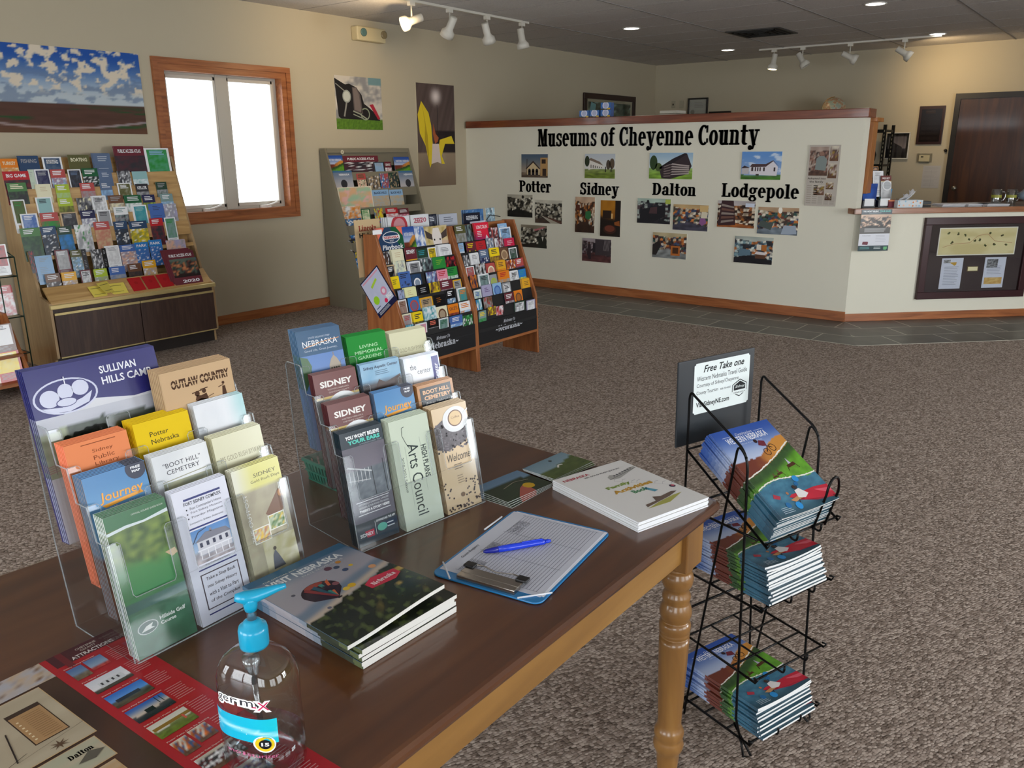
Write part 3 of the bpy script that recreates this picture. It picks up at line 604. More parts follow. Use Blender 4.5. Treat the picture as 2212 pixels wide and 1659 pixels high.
def x4(a):
    a.poly([(.22, .18), (.22, .48), (.6, .5), (.78, .68), (.92, .46), (.9, .14)], 'd8d4da', 2); a.poly([(.22, .46), (.27, .56), (.62, .56), (.8, .7), (.62, .46), (.3, .44)], '4a3638', 3); a.poly([(.62, .46), (.79, .7), (.96, .46), (.8, .66)], '5c4a48', 4)
    a.poly([(.02, .2), (.02, .42), (.2, .42), (.2, .2)], 'b8b4b8', 2); a.poly([(.0, .4), (.08, .5), (.22, .42)], '3c2e34', 3)
    for x, w in ((.26, .05), (.35, .03), (.41, .03), (.47, .03), (.56, .04), (.82, .04)): a.rect(x, .3, x + w, .44, '3a2c2c', 5)
    a.rect(.38, .14, .46, .2, '33302c', 5)
board(5.706, 5.344, 1.212, 1.46, f_land('4a5c70', '9a8c7c', '5a4a3c', .2, 41), 'photo of a cream gabled chapel, above the word Potter', x1)
board(4.867, 4.497, 1.215, 1.462, f_land('b8c0c8', 'd0d0cc', '66782a', .38, 42), 'photo of a long white two-storey house on grass, above the word Sidney', x2)
board(4.102, 3.632, 1.222, 1.471, f_land('9ab8d0', 'c8d8dc', '7aa038', .4, 43), 'photo of a dark log cabin gable, above the word Dalton', x3)
board(3.14, 2.763, 1.231, 1.478, f_land('5f90cf', '8fa8d0', '3f6e24', .17, 44, 'dfe6ee'), 'photo of a white depot under a blue sky, above the word Lodgepole', x4)
BW = ['2a2620', '4a443a', 'b8b2a2', '8c8676', 'd4d0c0', '1a1814']; BRN = ['3c2418', '7a4a28', 'c8b49a', '2a1a14', 'a8682c', 'd8ccb8', '5a3a28']
MX = ['2c2a30', '6a3a30', 'b8a890', '3a5a50', 'c87838', '4c4038', 'd8d0c0', '3a4a6a']
def chairs(a): a.rect(.3, .02, .34, .5, '1a1816', 3)
board(5.908, 5.551, .774, 1.022, f_room(BW, 1, 'b0aa9a', '1c1a16', .35), 'sepia photo of a crowded museum aisle, left one below Potter', lambda a: a.ell(.62, .9, .05, None, '2a2620', 3))
board(5.516, 5.152, .722, .973, f_room(BW, 2, 'c8c4b4', '4a3a30', .25), 'sepia photo with a phonograph horn and long display case, right below Potter', lambda a: (a.ell(.13, .52, .12, None, '3a342c', 3), a.ell(.13, .52, .09, None, 'b8b0a0', 4), a.ell(.13, .52, .04, None, '2a241e', 5), a.poly([(.2, .35), (.95, .0), (.6, .0)], 'a8a090', 3), a.poly([(.24, .35), (1, .08), (.95, .0)], '5a3c30', 4)))
board(5.714, 5.352, .442, .693, f_room(BW, 3, '8c8270', '2c241c', .2), 'sepia photo with a dummy in a dark coat, lowest below Potter', lambda a: (a.poly([(.66, .0), (.68, .42), (.78, .52), (.9, .52), (.98, .4), (.98, .0)], '262820', 3), a.ell(.86, .66, .09, None, '6a6458', 4), a.poly([(.8, .5), (.84, .3), (.88, .5)], 'd4d0c4', 5), a.poly([(.5, .8), (.9, .95), (.92, .9), (.55, .74)], 'b86a70', 4)))
board(4.979, 4.732, .647, 1.02, f_room(BRN, 4, 'c8a88c', '3a2418', .3), 'upright brown photo with a green vase, left below Sidney', lambda a: (a.poly([(.52, .42), (.54, .6), (.8, .62), (.82, .44), (.7, .36)], '2c6a3c', 3), a.rect(.02, .62, .24, .78, '5a2c1c', 3)), (26, 38))
board(4.66, 4.415, .623, .994, lambda u, v: mixc(mixc(hx('c88a1c'), hx('8a5410'), nz(u * 3, v * 3, 2)), hx('1c1008'), sm(.62, .48, v + .1 * u)) if u < .72 else hx('1c120c'), 'upright dark photo lit amber behind a basket, right below Sidney', lambda a: (a.ell(.48, .2, .32, .13, '3a1e14', 3), a.ell(.48, .22, .25, .09, '6a3424', 4), a.rect(.12, .5, .55, .72, '241408', 3), a.rect(.54, .5, .62, .64, 'd8b070', 4), a.poly([(.7, .4), (.95, .45), (.98, .3), (.72, .32)], '8a4c1c', 4)), (20, 30))
board(4.881, 4.517, .344, .59, f_room(['3a3034', '6a5c5c', '8c8084', '4a2c30', '2a2428'], 6, 'a89ca0', '5a3434', .4), 'plum toned photo of two figures by a stair rail, lowest below Sidney', lambda a: (a.rect(.45, .3, .98, .98, '3c3438', 2), a.poly([(.17, .3), (.2, .75), (.3, .75), (.32, .1), (.24, .1)], '2e2226', 3), a.poly([(.36, .4), (.38, .82), (.46, .8), (.46, .4)], '241e22', 3), a.ell(.24, .8, .04, None, '4a3430', 4), [a.line([(.74 + .04 * k, .5), (.78 + .04 * k, .95)], .012, '8c8284', 4) for k in range(5)]))
board(4.22, 3.845, .782, 1.028, f_room(['2a2c34', '4a3c40', 'a8b4ac', '1e1e24', '8c9490'], 7, 'a8bcb0', '26242a', .2), 'photo of a dark upright piano under clocks, left below Dalton', lambda a: (a.poly([(.08, .3), (.1, .55), (.85, .78), (.84, .3), (.4, .0), (.1, .05)], '1e1c22', 3), a.poly([(.36, .4), (.4, .64), (.6, .68), (.6, .4)], '4a3438', 4), a.ell(.32, .88, .04, None, '1a1a1e', 4), a.rect(.84, .8, .99, .98, 'a8b850', 4)))
board(3.814, 3.441, .733, .981, f_room(MX, 8, 'c8a878', '4a4858', .3), 'photo with a purple seated chair and tools, right below Dalton', lambda a: (a.poly([(.76, .3), (.78, .5), (.92, .5), (.96, .32), (.84, .2)], '8c5a8c', 3), a.poly([(.8, .5), (.82, .75), (.99, .72), (.97, .5)], 'd8d0b8', 2), a.rect(.76, .74, .99, .98, 'd0b078', 3)))
board(4.029, 3.653, .445, .697, f_room(MX, 9, 'c8b890', '8c9090', .35), 'photo with an orange wooden cabinet in the middle, lowest below Dalton', lambda a: (a.rect(.55, .12, .82, .5, 'b86a2c', 3), a.rect(.6, .2, .77, .44, '4a2c18', 4), a.poly([(.0, .1), (.0, .5), (.2, .7), (.25, .5), (.12, .1)], '26201e', 3)))
board(3.346, 2.976, .785, 1.033, f_room(BRN, 10, 'b8b0b0', 'a8602c', .16), 'photo of tall dark library shelves, left below Lodgepole', lambda a: (a.poly([(.02, .05), (.1, 1), (.42, 1), (.5, .1)], '3a2226', 2), [a.poly([(.1, .15 + .16 * k), (.11, .24 + .16 * k), (.44, .3 + .12 * k), (.45, .24 + .12 * k)], ['8c8078', '6a4a40'][k % 2], 3) for k in range(5)], a.rect(.74, .78, .98, .92, 'c8d0e0', 3)))
board(2.945, 2.566, .742, .986, f_room(MX, 11, 'b89878', '7c8894', .25), 'bright photo of a glass case and pale floor, right below Lodgepole', lambda a: (a.poly([(.6, .02), (.66, .35), (.95, .35), (.98, .05)], '9ca8b8', 3), a.ell(.55, .9, .05, .12, 'f0ece0', 4), a.poly([(.02, .3), (.08, .5), (.4, .4), (.34, .15)], '4a5450', 3)))
board(3.153, 2.778, .46, .709, f_room(['2c2c34', '6c8890', 'c0ccc8', 'b06a34', '3a4a5a', 'd8d4c8'], 12, 'b0b8b0', '1c1a20', .3), 'bluish photo of a case and draped table, lowest below Lodgepole', lambda a: (a.rect(.56, .2, .82, .36, '5a3a28', 3), a.poly([(.54, .36), (.58, .46), (.84, .44), (.82, .34)], 'd8d0d0', 4), a.rect(.58, .52, .7, .72, 'd8cfc0', 3), a.rect(.71, .5, .84, .72, 'b06a2c', 3), a.poly([(.1, .25), (.14, .55), (.42, .5), (.44, .3)], '5a7484', 3)))
# newspaper clipping
a = Art(.27, .52, .002, 'c8c0b4'); a.rect(0, 0, 1, 1, 'b4aca2', 1); a.grid(.04, .5, .64, .97, 16, 20, f_room(['6a5048', 'a8988c', '8c6a5c', '4c3a38'], 13, 'a89488', '5a4238', .2), 2)
a.ell(.42, .86, .07, None, '8c6a5c', 4); a.poly([(.24, .6), (.26, .78), (.36, .82), (.5, .82), (.6, .76), (.58, .58)], '7c8684', 3)
for q in ((.68, .74, .95, .98, 14), (.66, .46, .94, .7, 15), (.64, .28, .88, .4, 16), (.26, .18, .6, .34, 17), (.64, .1, .86, .22, 18)): a.grid(q[0], q[1], q[2], q[3], 7, 7, f_room(['5a4440', 'a8988c', '7c5c50', 'c0b4a8', '8c7430'], q[4]), 2)
a.text('Adopted into', .03, .43, .62, .47, '3a3432', 3, bold=.01); a.text('the family', .1, .375, .55, .42, '3a3432', 3, bold=.01)
for k in range(5): a.lines(.04 + .19 * k, .02, .2 + .19 * k, .16 if k > 1 else .34, 9, '9a9288', 2, .4, .1, k)
flat('newspaper_clipping', a, on_part(2.39, 1.012), 'grey newspaper page pinned at the right end of the low wall', 'newspaper')
# wall lettering: one sign per word group
BLK = mat('satin_black_vinyl', '0c0c0e', .28)
def sign(txt, yl, yr, zb, zt, label):
    vs, fs = slab(txt); m = MB(); w = yl - yr
    n = len(vs); P0 = [(w * (a - .5), 0, (zt - zb) * b) for a, b in vs]; m.add(P0, fs); m.add([(x, .004, z) for x, y, z in P0], [f[::-1] for f in fs])
    # edges give the letters their thickness
    from collections import Counter
    ed = Counter();
    for f in fs:
        for i in range(len(f)): ed[(f[i], f[(i + 1) % len(f)])] += 1
    m.add(P0 + [(x, .004, z) for x, y, z in P0], [(i, j, j + n, i + n) for (i, j) in ed if (j, i) not in ed])
    o = link('wall_lettering', m.mesh('wall_lettering', BLK), None, on_part((yl + yr) / 2, zb, .0045)); tag(o, label, 'sign')
sign('Museums of Cheyenne County', 5.483, 2.99, 1.492, 1.724, 'large black slab lettering across the top of the low wall')
sign('Potter', 5.74, 5.305, 1.052, 1.178, 'black word Potter on the low wall, leftmost of the four town names')
sign('Sidney', 4.923, 4.446, 1.012, 1.172, 'black word Sidney on the low wall, second of the four town names')
sign('Dalton', 4.06, 3.585, 1.062, 1.182, 'black word Dalton on the low wall, third of the four town names')
sign('Lodgepole', 3.32, 2.584, 1.03, 1.193, 'black word Lodgepole on the low wall, rightmost of the four town names')
# framed pictures etc.
def framed(name, w, h, M, fw, fc, art, label, glass=True, d=.03, matte='cfcabc'):
    e = empty(name, M=M); tag(e, label, 'framed picture')
    m = MB(); m.box(-w / 2, -d, 0, w / 2, 0, fw); m.box(-w / 2, -d, h - fw, w / 2, 0, h); m.box(-w / 2, -d, fw, -w / 2 + fw, 0, h - fw); m.box(w / 2 - fw, -d, fw, w / 2, 0, h - fw)
    obj('frame', m, fc, e, bevel=.004)
    a = Art(w - 2 * fw, h - 2 * fw, .004); art(a); o = link('print', a.mesh('print', MATTE), e, Matrix.Translation((0, -.01, fw)))
    if glass: obj('glass', MB().box(-w / 2 + fw, -.019, fw, w / 2 - fw, -.017, h - fw), GLASS, e)
    return e
DKF = mat('dark_wood_frame', '2a1512', .35); BKF = mat('black_frame', '16130f', .35); MAH = mat('mahogany_frame', '34161a', .3)
framed('framed_poster', 1.41, .62, TR(10.685, YA - .002, 1.642), .075, DKF, lambda a: (a.rect(0, 0, 1, 1, 'a8a088', 1), a.grid(.04, .08, .96, .92, 24, 14, f_noise('30382e', '6a7a66', 6, 51, '9ab4a8'), 2), a.poly([(.04, .4), (.1, .92), (.2, .85), (.16, .4)], '7ab4bc', 3)), 'dark framed poster on the window wall behind the low wall')
framed('framed_certificate', .325, .33, TR(XB - .002, 5.78, 1.918, -PI / 2), .022, BKF, lambda a: (a.rect(0, 0, 1, 1, 'b0aca0', 1), a.lines(.3, .55, .85, .85, 4, '8c887c', 2, .25), a.ell(.2, .38, .12, None, '8c887c', 2)), 'small black framed certificate on the far wall')
framed('framed_notice', .345, .3, TR(XB - .002, 5.418, 1.745, -PI / 2), .03, BKF, lambda a: a.rect(0, 0, 1, 1, '6a6458', 1), 'black topped frame just showing over the low wall')
framed('framed_photo', .3, .34, TR(XB - .002, 2.89, 1.362, -PI / 2), .014, mat('white_frame', 'cfcbc0', .4), lambda a: (a.rect(0, 0, 1, 1, '1e1a1a', 1), a.grid(.1, .12, .9, .88, 20, 18, f_land('6a6264', '8c8080', '241f20', .35, 52), 2), a.poly([(.12, .3), (.14, .75), (.4, .6), (.72, .45), (.74, .3)], '2e282a', 3)), 'white framed dark photograph of a building beside the metal shelving')
pl = empty('wall_plaque', M=TR(XB, 2.515, 1.546, -PI / 2)); tag(pl, 'dark brown wooden plaque left of the door', 'plaque')
obj('board', MB().box(-.152, -.02, 0, .152, 0, .473), mat('plaque_wood', '2c1210', .35), pl, bevel=.004)
a = Art(.24, .4, .002, '1a1210'); a.rect(0, 0, 1, 1, '140c0c', 1)
for r_ in range(5):
    for c_ in range(3): a.rect(.08 + .3 * c_, .06 + .15 * r_, .32 + .3 * c_, .15 + .15 * r_, '1e1614', 2)
a.lines(.2, .84, .8, .95, 2, '3a2c24', 2, .4); link('name_plates', a.mesh('name_plates', GLOSS), pl, Matrix.Translation((0, -.023, .035)))
th = empty('thermostat', M=TR(XB, 2.54, 1.318, -PI / 2)); tag(th, 'cream thermostat box in a clear cover below the plaque', 'thermostat')
obj('base', MB().box(-.065, -.028, .012, .065, 0, .095), EM, th, bevel=.006); obj('display', MB().box(-.04, -.03, .065, -.01, -.028, .08), mat('dark_display', '20241e', .2), th)
obj('clear_cover', MB().box(-.09, -.045, 0, .09, 0, .115), ACRYL, th)
for yy, zz, w, h, lab in ((6.196, 2.12, .06, .1, 'beige light switch on the far wall'), (6.058, 2.11, .07, .11, 'blank beige wall plate right of the light switch')):
    sw = empty('switch_plate', M=TR(XB, yy, zz, -PI / 2)); tag(sw, lab, 'switch'); obj('plate', MB().box(-w / 2, -.008, 0, w / 2, 0, h), mat('beige_plate', 'a8a08a', .5), sw, bevel=.003)
    if w < .065: obj('toggle', MB().box(-.008, -.02, .035, .008, -.008, .06), mat('dark_toggle', '3a3026', .5), sw)
o = link('wall_hook', MB().lathe([(.018, 0), (.02, .012), (.012, .03), (.004, .035)], n=16).mesh('wall_hook', BKF), None, TR(XB, 2.301, 1.47) @ Matrix.Rotation(-PI / 2, 4, 'Y')); tag(o, 'small dark hook on the wall just left of the door', 'hook')
a = Art(.209, .283, .0006, 'dcdcdc'); a.rect(0, 0, 1, 1, 'b4b0ac', 1)
for r_ in range(5): a.lines(.08, .05 + .18 * r_, .92, .2 + .18 * r_, 3, 'a09c98', 2, .2, .3, r_)
a.rect(.5, .05, .51, .8, '9a9692', 2); flat('paper_notice', a, TR(XB - .003, 2.435, .997, -PI / 2), 'white calendar sheet pinned below the thermostat', 'paper')
# door in the far wall
DW = wood('dark_walnut_door', '2c1408', '3c1e0c', '4a2810', 2, .35, .6, .2)
JMB = mat('dark_bronze_jamb', '1c1712', .4)
d = struct('door_1', MB().box(-.46, -.012, 0, .46, .018, 2.085), DW, M=TR(XB - .02, 1.74, .005, -PI / 2)); 
j = MB(); j.box(-.52, -.03, 0, -.46, .018, 2.15); j.box(.46, -.03, 0, .52, .018, 2.15); j.box(-.46, -.03, 2.085, .46, .018, 2.15); obj('door_frame', j, JMB, d)
k_ = MB(); k_.lathe([(.025, 0), (.025, .01), (.012, .015), (.012, .04), (.03, .05), (.03, .07), (.01, .08)], n=20); obj('door_handle', k_, mat('satin_metal', '9a968c', .3, 1), d, Matrix.Translation((-.39, -.012, 1.0)) @ Matrix.Rotation(PI / 2, 4, 'X'))

